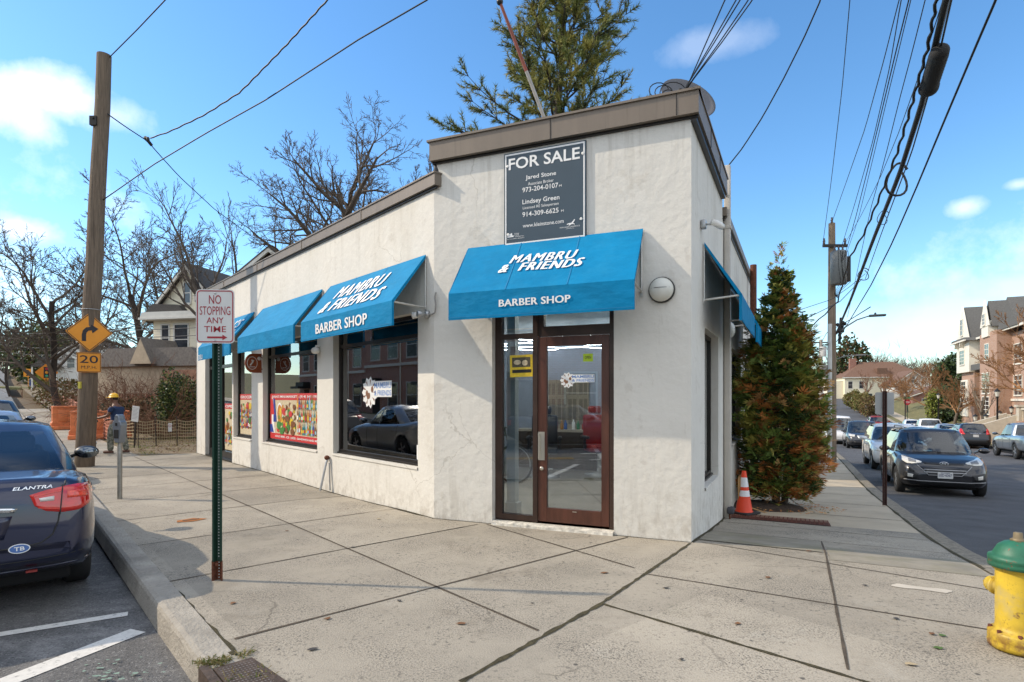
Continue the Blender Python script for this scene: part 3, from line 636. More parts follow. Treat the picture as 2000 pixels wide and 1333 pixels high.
barber_chair('red barber chair seen through the corner door', FC @ TR(1.0, 4.6, .045, .6), redv); barber_chair('black barber chair near the side light of the corner door', FC @ TR(.1, 3.9, .045, .3), blv)
barber_chair('black barber chair behind the large barber window', FL @ TR(-2.2, 2.6, .045, 1.2), blv)
# counter with bottles, mirror panels
ct = thing('counter', 'dark wooden counter along the wall inside the barber shop', 'counter', FC @ TR(.3, 5.4, .045)); o = MB(); o.box(-1.3, .9, -.22, .22, .78, .83); o.build('top', M('counter_top', (.4, .36, .3), .4), ct)
o = MB(); o.box(-1.28, .88, -.2, .2, 0, .78); o.build('cabinet', wood_dark, ct)
rnd = random.Random(8)
bc = [M('bottle_blue', (.05, .12, .35), .2), M('bottle_white', (.7, .7, .68), .3), M('bottle_green', (.04, .2, .08), .2), M('bottle_red', (.4, .03, .03), .25), M('bottle_amber', (.35, .16, .03), .2)]
for k in range(9):
    h = rnd.uniform(.16, .3); o = MB(); o.T = FC @ TR(-.5+.12*k+rnd.uniform(-.03, .03), 5.35+rnd.uniform(-.06, .06), .875); o.lathe([(.035, 0), (.037, h*.65), (.015, h*.8), (.015, h), (0, h)], 10)
    tag(o.build('bottle', bc[k % 5]), ('blue', 'white', 'green', 'red', 'amber')[k % 5]+' bottle on the counter inside the barber shop', 'bottle', 'bottles on the barber counter')
# bicycle leaning inside the side light
def bicycle(label, F, framec, group=None):
    t = thing('bicycle', label, 'bicycle', F, group)
    for x in (-.52, .52):
        o = MB(); o.T = Matrix.Translation((x, 0, .34)) @ Matrix.Rotation(pi/2, 4, 'X')
        for rr, r2, mi in ((.33, .018, 0), (.305, .01, 1)): o.tube([(rr*cos(2*pi*i/28), rr*sin(2*pi*i/28), 0) for i in range(29)], r2*(1.25 if mi else 1), 6, mi, caps=False)
        for i in range(14): a = 2*pi*i/14; o.tube([(0, 0, .02*(-1)**i), (.3*cos(a), .3*sin(a), 0)], .0025, 3, 1)
        o.lathe([(.03, -.04), (.03, .04)], 8, 1); o.build('wheel', [blackr, galv], t)
    o = MB(); bb, st, hd, ht, ra = (-.05, 0, .3), (-.2, 0, .82), (.38, 0, .85), (.42, 0, .66), (-.52, 0, .34)
    for a, b in ((bb, st), (bb, ht), (st, hd), (hd, ht), (bb, ra), (st, ra)): o.tube([a, b], .018, 6)
    o.tube([ht, (.52, 0, .34)], .014, 6); o.build('frame', framec, t)
    o = MB(); o.tube([(.36, 0, .85), (.34, 0, .98)], .014); o.tube([(.3, -.28, 1.0), (.36, -.1, .98), (.36, .1, .98), (.3, .28, 1.0)], .013); o.build('handlebar', blackm, t)
    o = MB(); o.rbox((-.22, 0, .9), (.25, .14, .06), .025); o.tube([(-.2, 0, .8), (-.22, 0, .9)], .013); o.build('saddle', blackr, t)
    return t
bicycle('silver wheeled bicycle parked inside behind the side light', FC @ TR(-.62, 2.9, .045, 0), blackm)
post = MB(); post.T = FC.copy(); post.box(.89, 1.0, .3, .42, 0.045, 2.95); post.box(.87, 1.03, .28, .44, .045, .22); post.build('column', M('pale_blue_column', (.50, .56, .60), .6), shop)
# market shelves seen through the second window
for k, u in enumerate((-10.6, -8.0, -6.9)):
    t = thing('shop_shelf', ('stocked shelf just inside the market door', 'stocked shelf behind the narrow market window', 'stocked shelf behind the market poster window')[k], 'shelf', FL @ TR(u, 2.6, .045), 'market shelves')
    o = MB()
    for z in (.1, .55, 1.0, 1.45, 1.9): o.box(-.5, .5, -.2, .2, z, z+.03)
    for x in (-.5, .47): o.box(x, x+.03, -.2, .2, 0, 2.1)
    o.build('rack', white, t); o = MB()
    for z in (.13, .58, 1.03, 1.48):
        x = -.45
        while x < .42: w_ = rnd.uniform(.06, .13); o.box(x, x+w_-.01, -.15, .1, z, z+rnd.uniform(.15, .34), rnd.randrange(5)); x += w_
    o.build('goods', bc, t)
# ------------------------------------------------------------------ awnings
blue = M('awning_blue', (.0, .205, .42), .7, spec=.15, var=.16, scale=1.6, stretch=(1, 1, 2), bump=.6, bscale=5); layer(blue, (.02, .27, .48), 3, .5, .85, .6); layer(blue, (.01, .12, .27), 16, .62, .75, .35, stretch=(1, 1, .4))
letw = M('vinyl_white', (.82, .82, .8), .5, var=.05, scale=30); barm = M('awning_bar', (.55, .54, .5), .4, .5)
PRJ, ZT, ZF, ZV = .52, 3.41, 2.76, 2.45
def awning(label, F, u0, u1, texts=(), pr=PRJ, plain=False, bars=True):
    t = thing('awning', label, 'awning', F @ TR(u0, 0, 0), 'blue shop awnings'); w_ = u1-u0; sl_ = sqrt(pr*pr+(ZT-ZF)**2)
    n = Vector((0, -(ZT-ZF), pr)).normalized()*-1
    def fn(off):
        def g(a, b):
            z = ZT+(ZF-ZT)*b; y = -.02+(-pr+.02)*b; sag = .012*sin(pi*b)*(1+.5*sin(a*w_*6)); 
            return (a*w_, y+off*.8, z-sag+off*-.5)
        return g
    o = MB(); o.grid(fn(0), 14, 8); o.grid(fn(.012), 14, 8)
    for x in (0, w_): o.add([(x, -.02, ZT), (x, -pr, ZF), (x, -pr+.03, ZF-.02), (x, -.02, ZT-.045)], [(0, 1, 2, 3)], 0)
    o.build('canopy', blue, t)
    v = MB(); v.grid(lambda a, b: (a*w_, -pr-.003*sin(a*17)*(1-b), ZV+(ZF-ZV)*b), 16, 3); v.grid(lambda a, b: (a*w_, -pr+.008, ZV+(ZF-ZV)*b), 2, 1)
    for x in (0, w_): v.add([(x, -pr, ZF), (x, -pr, ZV), (x, -pr+.03, ZV), (x, -pr+.03, ZF)], [(0, 1, 2, 3)], 0)
    v.build('valance', blue, t)
    sm_ = MB()
    for x in (w_*.333, w_*.667): sm_.add([fn(-.006)((x-.006)/w_, b/8) for b in range(9)]+[fn(-.006)((x+.006)/w_, b/8) for b in range(9)], [(b, b+1, b+10, b+9) for b in range(8)])
    sm_.add([(0, -pr-.006, ZV+.025), (w_, -pr-.006, ZV+.025), (w_, -pr-.006, ZV+.031), (0, -pr-.006, ZV+.031)], [(0, 1, 2, 3)]); sm_.build('seam', M('awning_seam', (.0, .2, .42), .7), t)
    if bars:
        for k, x in enumerate((.02, w_-.02)):
            f = MB(); f.tube([(x, -.012, ZT-.03), (x, -.012, ZF-.06)], .013, 6); f.tube([(x, -.01, ZF-.04), (x, -pr+.02, ZF-.01)], .014, 6); f.tube([(x, -.02, ZT-.03), (x, -pr+.02, ZF-.01)], .012, 6); f.tube([(x, -pr+.02, ZF), (x, -pr+.02, ZV+.02)], .01, 6)
            f.box(x-.02, x+.02, -.01, -.002, ZF-.1, ZF-.02); f.build('bracket', barm, t)
        f = MB(); f.tube([(.02, -pr+.024, ZV+.02), (w_-.02, -pr+.024, ZV+.02)], .01, 6); f.tube([(.02, -pr+.024, ZF-.02), (w_-.02, -pr+.024, ZF-.02)], .01, 6); f.tube([(.02, -.02, ZT-.03), (w_-.02, -.02, ZT-.03)], .012, 6); f.build('front_rail', barm, t)
    if texts:
        L, L2_ = MB(), MB()
        for tx, where, a, b, wd, ht, sh in texts:
            if where == 's':
                def f2(x, s_, k_=0): 
                    z = ZT+(ZF-ZT)*s_; y = -.02+(-pr+.02)*s_; return (x, y-.008-k_*.0006, z-.012*sin(pi*s_)*(1+.5*sin(x*6))+.009+k_*.0006)
                [text(L, tx, a-u0+(k_-1)*.009*wd, 0, wd*.985, 1, bold=.0, shear=.30, sp=1.16, fn=lambda x, q, b=b, ht=ht, f2=f2, k_=k_: f2(x, b-q*ht, k_)) for k_ in (0, 1, 2)]
            else: [text(L2_, tx, a-u0+(k_-1)*.004*wd, b, wd*.99, ht, y=-pr-.008-k_*.0006, bold=.008, sp=1.05) for k_ in (0, 1, 2)]
        L.build('lettering', letw, t); L2_.build('valance_lettering', letw, t)
    return t
awning('blue awning over the corner door lettered in white', FC, .50, 2.66, [('MAMBRU', 's', 1.16, .465, .82, .165, 1), ('&  FRIENDS', 's', 1.06, .645, 1.02, .165, 1), ('BARBER SHOP', 'v', 1.15, 2.567, .84, .08, 0)])
awning('blue awning over the large barber window, lettered in white', FL, -3.04, -.16, [('MAMBRU', 's', -2.38, .505, 1.56, .30, 1), ('& FRIENDS', 's', -2.55, .86, 1.92, .30, 1), ('BARBER SHOP', 'v', -2.44, 2.525, 1.66, .15, 0)])
awning('plain blue awning over the market poster window', FL, -6.33, -3.36)
awning('blue awning over the market door, mostly behind the parking sign', FL, -9.42, -6.87, [('IVAN\'S', 's', -9.0, .5, 1.9, .3, 1), ('MINI MARKET', 's', -9.1, .86, 2.0, .28, 1), ('DELI', 'v', -9.34, 2.47, .34, .11, 0)])
awning('blue awning seen edge on over the first side street window', FR, .83, 3.06, pr=.44)
awning('blue awning half hidden by the browning evergreen', FR, 3.75, 6.2, pr=.44)

# ------------------------------------------------------------------ for sale board
t = thing('for_sale_sign', 'slate blue FOR SALE board on the corner wall above the door awning', 'sign', FC @ TR(.995, 0, 3.38)); H = 1.115; Wd = 1.02
o = MB(); o.box(0, Wd, -.03, -.003, 0, H); o.build('board', M('sign_slate', (.040, .068, .092), .42, var=.08, scale=2), t)
o = MB()
for a in ((.014, Wd-.014, .014, .03), (.014, Wd-.014, H-.032, H-.014), (.014, .03, .03, H-.032), (Wd-.03, Wd-.014, .03, H-.032)): o.box(a[0], a[1], -.033, -.029, a[2], a[3])
def row(tx, f0, ft, fw, fh, bold=.0): text(o, tx, f0*Wd, H*(1-ft)-fh*H, fw*Wd, fh*H, y=-.034, bold=bold)
row('FOR SALE', .06, .06, .87, .125, .018); row('Jared Stone', .275, .268, .375, .058, .012); row('Associate Broker', .305, .346, .315, .033); row('973-204-0107', .235, .395, .44, .052, .01); row('M', .685, .421, .03, .022)
row('Lindsey Green', .235, .523, .455, .065, .012); row('Licensed RE Salesperson', .24, .598, .44, .038); row('914-309-6625', .235, .657, .445, .052, .01); row('M', .71, .685, .03, .022); row('www.kleinstone.com', .24, .782, .50, .042, .004)
row('HOULIHAN LAWRENCE', .695, .865, .235, .013); row('COMMERCIAL', .765, .885, .10, .008); row('KLEIN', .135, .872, .055, .011); row('STONE', .135, .888, .055, .011); row('COMMERCIAL', .135, .904, .12, .011); row('AT HOULIHAN LAWRENCE', .04, .925, .22, .009)
hx_ = [(.775, .845), (.79, .835), (.83, .832), (.85, .815), (.865, .80), (.875, .803), (.868, .815), (.86, .825), (.85, .838), (.868, .845), (.873, .858), (.86, .85), (.842, .848), (.83, .848), (.815, .858), (.795, .86), (.808, .85), (.80, .846), (.785, .85)]
o.add([(a*Wd, -.034, H*(1-b)) for a, b in hx_], [tuple(range(len(hx_)-1, -1, -1))])
for a in ((.045, .065, .885, .91), (.066, .085, .875, .91), (.086, .104, .868, .91), (.105, .122, .893, .91)): o.box(a[0]*Wd, a[1]*Wd, -.0335, -.03, H*(1-a[3]), H*(1-a[2]))
o.build('lettering', letw, t)
for x, z in ((.045, .86), (.965, .865), (.055, .12), (.945, .195)):
    o = MB(); o.lathe([(.010, 0), (.017, 0), (.017, .006), (.010, .006)], 12, T=Matrix.Translation((x*Wd, -.032, z*H)) @ Matrix.Rotation(pi/2, 4, 'X')); o.build('grommet', white, t)

# ------------------------------------------------------------------ lamps and cameras on the walls
glb = M('globe_glass', (.62, .62, .56), .25, var=.06)
def globe(label, F):
    t = thing('globe_lamp', label, 'lamp', F, 'round wall lamps')
    X = Matrix.Rotation(pi/2, 4, 'X')
    o = MB(); o.lathe([(.0, 0), (.142, 0), (.142, .03), (.132, .04)], 24, T=X); o.build('backplate', blackm, t)
    o = MB(); o.lathe([(.130, .03), (.128, .06), (.112, .095), (.08, .122), (.04, .135), (0, .138)], 24, T=X); o.build('shade', glb, t)
    o = MB(); o.tube([(.131*cos(a), -.032-.0*a, .131*sin(a)) for a in [2*pi*i/24 for i in range(25)]], .007, 5); o.tube([(x*.128, -.036-.104*sqrt(max(0, 1-x*x)), .01) for x in [i/8-1 for i in range(17)]], .003, 4); o.build('rim', blackm, t)
    return t
globe('round white lamp on the corner wall right of the door awning', FC @ TR(2.86, -.002, 2.72)); globe('round white lamp seen side on between the side street awnings', FR @ TR(3.32, -.002, 2.62))
def bullet_cam(label, F, ang):
    t = thing('security_camera', label, 'camera', F, 'cameras on the walls')
    o = MB(); o.rbox((0, -.03, 0), (.09, .06, .1), .012); o.build('mount', galv, t); o = MB(); o.tube([(0, -.06, 0), (0, -.14, -.01)], .013, 6); o.build('arm', galv, t)
    o = MB(); o.T = Matrix.Translation((0, -.18, -.015)) @ Matrix.Rotation(ang, 4, 'Z') @ Matrix.Rotation(.25, 4, 'X'); o.lathe([(.0, -.08), (.036, -.07), (.04, .05), (.034, .09), (.02, .092)], 12, T=Matrix.Rotation(pi/2, 4, 'X')); o.build('body', white, t)
bullet_cam('white bullet camera on the side street wall above the awning', FR @ TR(.68, -.002, 3.58), .9)
t = thing('flood_lamp', 'small twin floodlight with a looping cable beside the large barber window', 'lamp', FL @ TR(-.13, -.002, 2.63)); o = MB(); o.lathe([(0, 0), (.05, 0), (.05, .04), (.03, .05)], 12, T=Matrix.Rotation(pi/2, 4, 'X')); o.build('mount', galv, t)
for k, (dx, rz) in enumerate(((-.09, -.9), (.02, -.2))):
    o = MB(); o.T = Matrix.Translation((dx, -.10, -.01)) @ Matrix.Rotation(rz, 4, 'Z'); o.lathe([(.02, -.03), (.035, 0), (.045, .07), (.03, .075), (0, .072)], 12, T=Matrix.Rotation(pi/2, 4, 'X')); o.tube([(0, .03, 0), (-dx*.6, .09, .01)], .012, 6); o.build('lamp_head', galv if k else white, t)
o = MB(); o.tube([(.03, -.02, .02), (.10, -.03, -.02), (.18, -.02, 0), (.2, -.02, .1), (.17, -.015, .2), (.19, -.01, .26)], .011, 6); o.build('cord', M('grey_cable', (.3, .29, .27), .6), t)
t = thing('dome_camera', 'white dome camera on the pier left of the large barber window', 'camera', FL @ TR(-3.5, -.002, 2.36)); o = MB(); o.tube([(0, 0, .08), (0, -.07, .08), (0, -.07, .03)], .02, 8); o.build('arm', white, t); o = MB(); o.ball((0, -.08, 0), (.085, .075, .06), 14); o.build('body', white, t)
# meter box with conduit low on the side wall
t = thing('gas_meter', 'small dark gas fitting at the foot of the side wall', 'fitting', FR @ TR(2.95, -.05, -.3)); o = MB(); o.rbox((0, -.06, .14), (.16, .1, .1), .02); o.build('body', M('dark_grey_paint', (.05, .05, .06), .6), t); o = MB(); o.tube([(.05, 0, 0), (.05, 0, .3), (.07, .02, .6)], .012, 6); o.tube([(-.04, -.05, .0), (-.04, -.05, .12)], .014, 6); o.build('pipe', rust, t)
# leaning stand pipe at the pier
t = thing('standpipe', 'grey stand pipe leaning on the pier left of the large barber window', 'pipe', FL @ TR(-3.12, 0, 0)); o = MB(); o.tube([(0, -.16, 0), (.005, -.06, .46), (.0, -.03, .52)], .02, 8); o.tube([(.09, -.03, .0), (.06, -.03, .46)], .012, 6); o.build('tube', galv, t)
o = MB(); o.ball((0, -.045, .54), (.045, .045, .04), 10); o.tube([(-.05, -.05, .55), (.04, -.04, .55)], .02, 6); o.build('cap', rust, t)
# projecting oval sign
ov = M('sign_brown', (.30, .075, .025), .4, var=.4, scale=4); t = thing('hanging_sign', 'rounded brown wooden sign sticking out from the market wall', 'sign', FL @ TR(-6.42, 0, 2.27) @ Matrix.Rotation(0, 4, 'Z'))
prof = [(-.02, -.2), (-.17, -.2)]+[(-.19-.16*cos(a), .2*sin(a)) for a in [-pi/2+pi*i/12 for i in range(13)]]+[(-.17, .2), (-.02, .2)]
o = MB(); o.T = Matrix.Rotation(pi/2, 4, 'Z'); o.prism(prof, -.02, .02); o.build('board', ov, t)
o = MB(); o.T = Matrix.Rotation(pi/2, 4, 'Z')
for sy in (-.023, .023): 
    o.tube([(-.21+.10*cos(a), sy, .0+.13*sin(a)) for a in [2*pi*i/20 for i in range(21)]], .006, 4); o.tube([(-.25, sy, -.05), (-.20, sy, .02), (-.22, sy, .07)], .016, 5); o.tube([(-.18, sy, .06), (-.20, sy, .02)], .014, 5); o.tube([(-.27, sy, -.08), (-.15, sy, -.08)], .007, 4); o.ball((-.07, sy, .1), (.04, .006, .04), 10)
o.build('emblem', letw, t); o = MB(); o.tube([(0, .0, .12), (0, -.06, .12)], .012); o.tube([(0, 0, -.12), (0, -.06, -.12)], .012); o.build('bracket', dkbronze, t)

# ------------------------------------------------------------------ posters, stickers and notices
redp = M('poster_red', (.55, .03, .03), .45); PC = [redp, letw, M('poster_blue', (.02, .05, .3), .4), M('food_orange', (.55, .22, .03), .4, var=.4, scale=30), M('food_brown', (.2, .07, .02), .4, var=.5, scale=30), M('leaf_green', (.06, .22, .04), .4, var=.4, scale=30), M('bottle_teal', (.0, .22, .25), .3, var=.4, scale=20), M('cream', (.6, .5, .33), .5, var=.3, scale=25), M('pale_blue', (.3, .5, .65), .4), M('yellow', (.7, .5, .03), .4, var=.2, scale=30)]
def poster(label, F, u0, z0, w_, h, y, title, foot, seed, flag=True):
    t = thing('window_poster', label, 'poster', F @ TR(u0, y, z0), 'market posters in the windows'); rnd = random.Random(seed)
    o = MB(); o.box(0, w_, 0, .004, 0, h); o.build('sheet', PC[7], t); o = MB()
    o.box(0, w_, -.003, -.0005, h-.13, h, 0)
    if foot: o.box(0, w_, -.003, -.0005, 0, .12, 0)
    x0 = .02
    if flag:
        for k, (c, a, b, z_, zz) in enumerate(((0, .0, .16, .12, .5), (1, .1, .22, .12, .85), (2, .2, .32, .35, .83), (2, .0, .17, .13, .3), (0, .02, .2, .5, .83))): o.add([(a, -.004-.0004*k, z_), (b+.06, -.004-.0004*k, z_), (b-.04, -.004-.0004*k, zz), (a-.0, -.004-.0004*k, zz)], [(0, 1, 2, 3)], c)
        x0 = .36
    yy = -.006
    def disc(cx, cz, a, b, mi, n=14):
        nonlocal yy; yy -= .00012; o.add([(cx+a*cos(2*pi*i/n), yy, cz+b*sin(2*pi*i/n)) for i in range(n)], [tuple(range(n-1, -1, -1)) if False else tuple(range(n))], mi)
    def bottle(cx, cz, a, b, mi, lab):
        nonlocal yy; yy -= .00012; o.add([(cx-a, yy, cz), (cx+a, yy, cz), (cx+a, yy, cz+b*.6), (cx+a*.35, yy, cz+b*.78), (cx+a*.35, yy, cz+b), (cx-a*.35, yy, cz+b), (cx-a*.35, yy, cz+b*.78), (cx-a, yy, cz+b*.6)], [tuple(range(8))], mi)
        yy -= .00012; o.add([(cx-a*.95, yy, cz+b*.15), (cx+a*.95, yy, cz+b*.15), (cx+a*.95, yy, cz+b*.42), (cx-a*.95, yy, cz+b*.42)], [(0, 1, 2, 3)], lab)
    if flag:
        disc(.56, h-.42, .17, .24, 1); disc(.56, h-.42, .14, .2, 3); disc(.6, h-.38, .05, .09, 9); disc(.52, h-.48, .04, .05, 5)
    for k in range(75 if flag else 34):
        a = rnd.uniform(.04, .11); cx = rnd.uniform(x0+a, (w_*.55 if flag else w_)-a); cz = rnd.uniform(.17, h-(.62 if cx < .75 and flag else .22)); disc(cx, cz, a, a*rnd.uniform(.6, 1), rnd.choice((3, 4, 4, 5, 7, 0, 9)))
    for r_ in range(3 if flag else 2):
        x = (w_*.57 if flag else .04)
        while x < w_-.06: b = rnd.uniform(.2, .29); bottle(x+.04, .15+r_*.24, rnd.uniform(.022, .035), b, rnd.choice((6, 5, 4, 3, 8, 0, 2)), rnd.choice((1, 9, 0, 8))); x += rnd.uniform(.075, .11)
    o.build('pictures', PC, t); L = MB(); text(L, title, .05*w_, h-.10, w_*.9, .065, y=-.006, bold=.02)
    if foot: text(L, foot, .12*w_, .03, w_*.86, .05, y=-.006, bold=.02)
    L.build('lettering', letw, t)
GY = .122
poster('wide red headed market poster of food and bottles in the second window', FL, -6.30, .70, 2.62, .93, GY, "IVAN'S MINI-MARKET - (914) 341-1918", 'COLD BEER - ICE - JUICE - SANDWICH AND MORE', 5)
poster('narrow red headed market poster in the small window beside the door', FL, -8.32, .70, 1.15, .93, GY, 'GROCERIES', '', 6, False)
poster('tall poster of groceries on the glass market door', FL, -9.55, .25, .9, 1.15, GY+.005, 'OPEN', '', 7, False)
# barber shop stickers: a pale burst of hair beside the blue name
def sticker(label, F, w_, h):
    t = thing('window_sticker', label, 'sticker', F, 'barber stickers on the glass'); o = MB(); n = 22; r = h*.5
    o.add([(r+r*(1 if i % 2 else .8)*cos(2*pi*i/n), 0, h/2+r*(1 if i % 2 else .8)*sin(2*pi*i/n)) for i in range(n)], [tuple(range(n))], 0)
    o.add([(r*1.5, -.0006, h*.36), (w_, -.0006, h*.36), (w_, -.0006, h*.84), (r*1.5, -.0006, h*.84)], [(0, 1, 2, 3)], 0); o.build('backing', letw, t)
    o = MB(); rnd = random.Random(4)
    for k in range(9): a = 2*pi*k/9; o.add([(r+r*.45*cos(a), -.0012, h/2+r*.45*sin(a)), (r+r*.75*cos(a+.12), -.0012, h/2+r*.75*sin(a+.12)), (r+r*.85*cos(a-.08), -.0012, h/2+r*.85*sin(a-.08))], [(0, 1, 2)], 1)
    for k in range(4): o.ball((r*rnd.uniform(.6, 1.4), -.001, h*rnd.uniform(.35, .65)), (r*.16, .0006, r*.2), 8, 1)
    text(o, 'MAMBRU', r*1.6, h*.62, w_-r*1.65, h*.18, y=-.0014, bold=.02); text(o, '& FRIENDS', r*1.6, h*.40, w_-r*1.65, h*.16, y=-.0014, bold=.02)
    o.build('print', [M('print_blue', (.12, .25, .55), .4), M('print_brown', (.22, .1, .05), .5)], t)
sticker('white and blue barber sticker on the large window', FL @ TR(-2.2, GY+.002, 1.38), .92, .5); sticker('white and blue barber sticker on the corner door glass', FC @ TR(1.66, .100, 1.66), .42, .19)
t = thing('paper_notice', 'yellow printed notice taped inside the side light', 'notice', FC @ TR(1.01, .120, 1.80) @ Matrix.Rotation(-.02, 4, 'Y')); o = MB(); o.box(0, .30, 0, .003, 0, .27); o.build('sheet', PC[9], t)
o = MB(); o.box(.03, .27, -.0015, 0, .12, .24, 0); o.box(.03, .28, -.0015, 0, .05, .09, 1); o.ball((.1, -.002, .18), (.05, .001, .03), 8, 2); o.ball((.2, -.002, .17), (.04, .001, .035), 8, 2); o.build('print', [M('dark_print', (.08, .07, .04), .6, var=.5, scale=40), blackm, PC[7]], t)
t = thing('open_notice', 'small lime notice on the corner door glass', 'notice', FC @ TR(1.945, .100, 1.97)); o = MB(); o.box(0, .115, 0, .002, 0, .09); o.build('sheet', M('lime', (.45, .62, .02), .5), t); o = MB(); text(o, 'OPEN', .02, .03, .075, .035, y=-.001, bold=.01); o.build('print', blackm, t)
t = thing('paper_notice', 'white sheet taped in the lower right corner of the large window', 'notice', FL @ TR(-.60, GY, .70)); o = MB(); o.box(0, .15, 0, .003, 0, .2); o.build('sheet', letw, t); o = MB(); text(o, 'A', .05, .08, .05, .08, y=-.001); o.box(.03, .12, -.001, 0, .03, .04); o.build('print', redp, t)
t = thing('pumpkin', 'small orange pumpkin on the sill behind the large window', 'pumpkin', FL @ TR(-.95, .25, .70)); o = MB(); o.ball((0, 0, .05), (.075, .07, .055), 12); o.build('fruit', M('pumpkin_orange', (.6, .16, .02), .5), t); o = MB(); o.tube([(0, 0, .1), (.01, 0, .13)], .01); o.build('stem', wood_dark, t)
o = MB(); o.T = FL.copy(); o.box(-3.0, -.3, .2, .5, .60, .665); o.box(-6.4, -3.6, .2, .4, .60, .665); o.build('window_ledge', white, shop)
# string of little lights
t = thing('light_string', 'string of tiny white bulbs slung across the large window', 'lights', FL.copy()); o = MB(); b = MB()
pts = [(-2.3+1.9*i/40, .3, 2.36-.30*i/40-.03*sin(pi*i/40)) for i in range(41)]; o.tube(pts, .004, 4)
for p in pts[::1]: b.ball((p[0], p[1], p[2]-.012), .011, 6, k=4)
o.build('cord', blackm, t); b.build('bulbs', M('tiny_bulb', (1, .9, .75), emit=3), t)
# roof: satellite dish, flag pole
dm = M('dish_grey', (.10, .10, .11), .6, var=.1); t = thing('satellite_dish', 'grey satellite dish seen from behind on the corner of the roof', 'dish', TR(2.62, 8.6, 4.5) )
o = MB(); X = Matrix.Translation((0, 0, 1.5)) @ Matrix.Rotation(.25, 4, 'Z') @ Matrix.Rotation(radians(62), 4, 'X'); o.lathe([(0, -.10), (.2, -.085), (.4, -.03), (.43, 0), (.435, .012), (.40, -.005), (.2, -.06), (0, -.075)], 32, T=X); o.build('reflector', dm, t)
o = MB(); o.tube([(0, .25, 0), (0, .2, 1.1), (0, .05, 1.45)], .03, 8); o.tube([(0, .0, 1.2), (-.05, -.5, 1.35)], .015, 6); o.build('mast', galv, t)
t = thing('flag_pole', 'thin bare flag pole with a red stained top leaning over the parapet', 'pole', TR(.62, 7.75, 4.55)); P = [Vector((0, 0, 0)), Vector((-.02, -.0, .62)), Vector((-.76, -.12, 2.17))]
a, b = Vector((.02, 0, .2)), Vector((-.78, -.15, 2.2)); o = MB(); o.tube([a, a.lerp(b, .56)], .024, 8, 0); o.tube([a.lerp(b, .56), b], [.024, .02], 8, 1); o.build('shaft', [M('dull_pole', (.35, .32, .28), .5, .3), M('pole_red', (.22, .05, .025), .6, var=.3)], t); o = MB(); o.ball(b, .045, 10); o.build('finial', blackm, t); o = MB(); o.tube([(.06, 0, -.1), a, a.lerp(b, .1)], .035, 8); o.build('socket', galv, t)
# ------------------------------------------------------------------ sign posts on the sidewalk
def plate(mb, w_, h, r=.035, th=.003, y=0, mi=0, n=6):
    P = []
    for cx, cz, a0 in ((w_/2-r, h/2-r, 0), (-w_/2+r, h/2-r, pi/2), (-w_/2+r, -h/2+r, pi), (w_/2-r, -h/2+r, 3*pi/2)):
        P += [(cx+r*cos(a0+pi/2*i/n), cz+r*sin(a0+pi/2*i/n)) for i in range(n+1)]
    mb.prism(P, y, y+th, mi)
def ring(mb, w_, h, r, wd, y, mi=0, n=6):
    def out(w_, h, r):
        P = []
        for cx, cz, a0 in ((w_/2-r, h/2-r, 0), (-w_/2+r, h/2-r, pi/2), (-w_/2+r, -h/2+r, pi), (w_/2-r, -h/2+r, 3*pi/2)): P += [(cx+r*cos(a0+pi/2*i/n), y, cz+r*sin(a0+pi/2*i/n)) for i in range(n+1)]
        return P
    A, B = out(w_, h, r), out(w_-2*wd, h-2*wd, max(.002, r-wd)); k = len(A)
    mb.add(A+B, [(i, i+k, (i+1) % k+k, (i+1) % k) for i in range(k)], mi)
sgreen = M('post_green', (.012, .045, .028), .5, .2, var=.25); sbrown = M('post_rust', (.06, .024, .018), .7, .2, var=.4, scale=20)
signw = M('sign_white', (.62, .62, .6), .45, var=.04); signr = M('sign_red', (.33, .012, .025), .45); signo = M('sign_amber', (.72, .27, .008), .45, var=.05); signk = M('sign_black', (.012, .01, .012), .5); alum = M('sheet_aluminium', (.42, .42, .41), .5, .5, var=.05)
def channel(mb, h, wd=.08, dp=.03, z0=0, mi=0, mh=1, n=None):
    """U channel post with a row of holes"""
    a = wd/2; b = wd*.2
    pr = [(-a, 0), (-a+.014, 0), (-b, dp), (b, dp), (a-.014, 0), (a, 0)]; th = .004
    outl = pr+[(x, y+th) for x, y in pr[::-1]]
    k = len(outl); vs = [(x, y, z) for z in (z0, h) for x, y in outl]
    mb.add(vs, [(i, (i+1) % k, (i+1) % k+k, i+k) for i in range(k)], mi)
    mb.add([(x, y, h) for x, y in outl], [(0, 1, 10, 11), (1, 2, 9, 10), (2, 3, 8, 9), (3, 4, 7, 8), (4, 5, 6, 7)], mi)
    z = z0+.04
    while z < h-.02: mb.add([(.005*cos(2*pi*i/8), dp-.0015, z+.005*sin(2*pi*i/8)) for i in range(8)], [tuple(range(8))], mh); z += .0254
holem = M('punched_hole', (.55, .56, .55), .6)
NS = TR(-2.494, 4.892, 0, radians(4)); t = thing('parking_sign', 'white and red NO STOPPING ANY TIME sign on a green channel post', 'sign', NS)
o = MB(); channel(o, 2.44, .082, .035, .16); o.build('post', [sgreen, holem], t)
o = MB(); channel(o, .17, .09, .04, -.02); o.obox((0, -.003, .14), (.02, .012, .02)); o.build('post_base', [rust, signw], t)
o = MB(); o.T = Matrix.Translation((-.012, -.008, 2.235)); plate(o, .315, .455, .035); o.build('plate', signw, t)
o = MB(); o.T = Matrix.Translation((-.012, -.0095, 2.235)); ring(o, .298, .438, .03, .009, 0); 
text(o, 'NO', -.05, .105, .10, .075, y=-.0006, bold=.004); text(o, 'STOPPING', -.125, .012, .25, .073, y=-.0006, bold=.0); text(o, 'ANY', -.07, -.058, .14, .05, y=-.0006, bold=.004); text(o, 'TIME', -.09, -.132, .18, .05, y=-.0006, bold=.004)
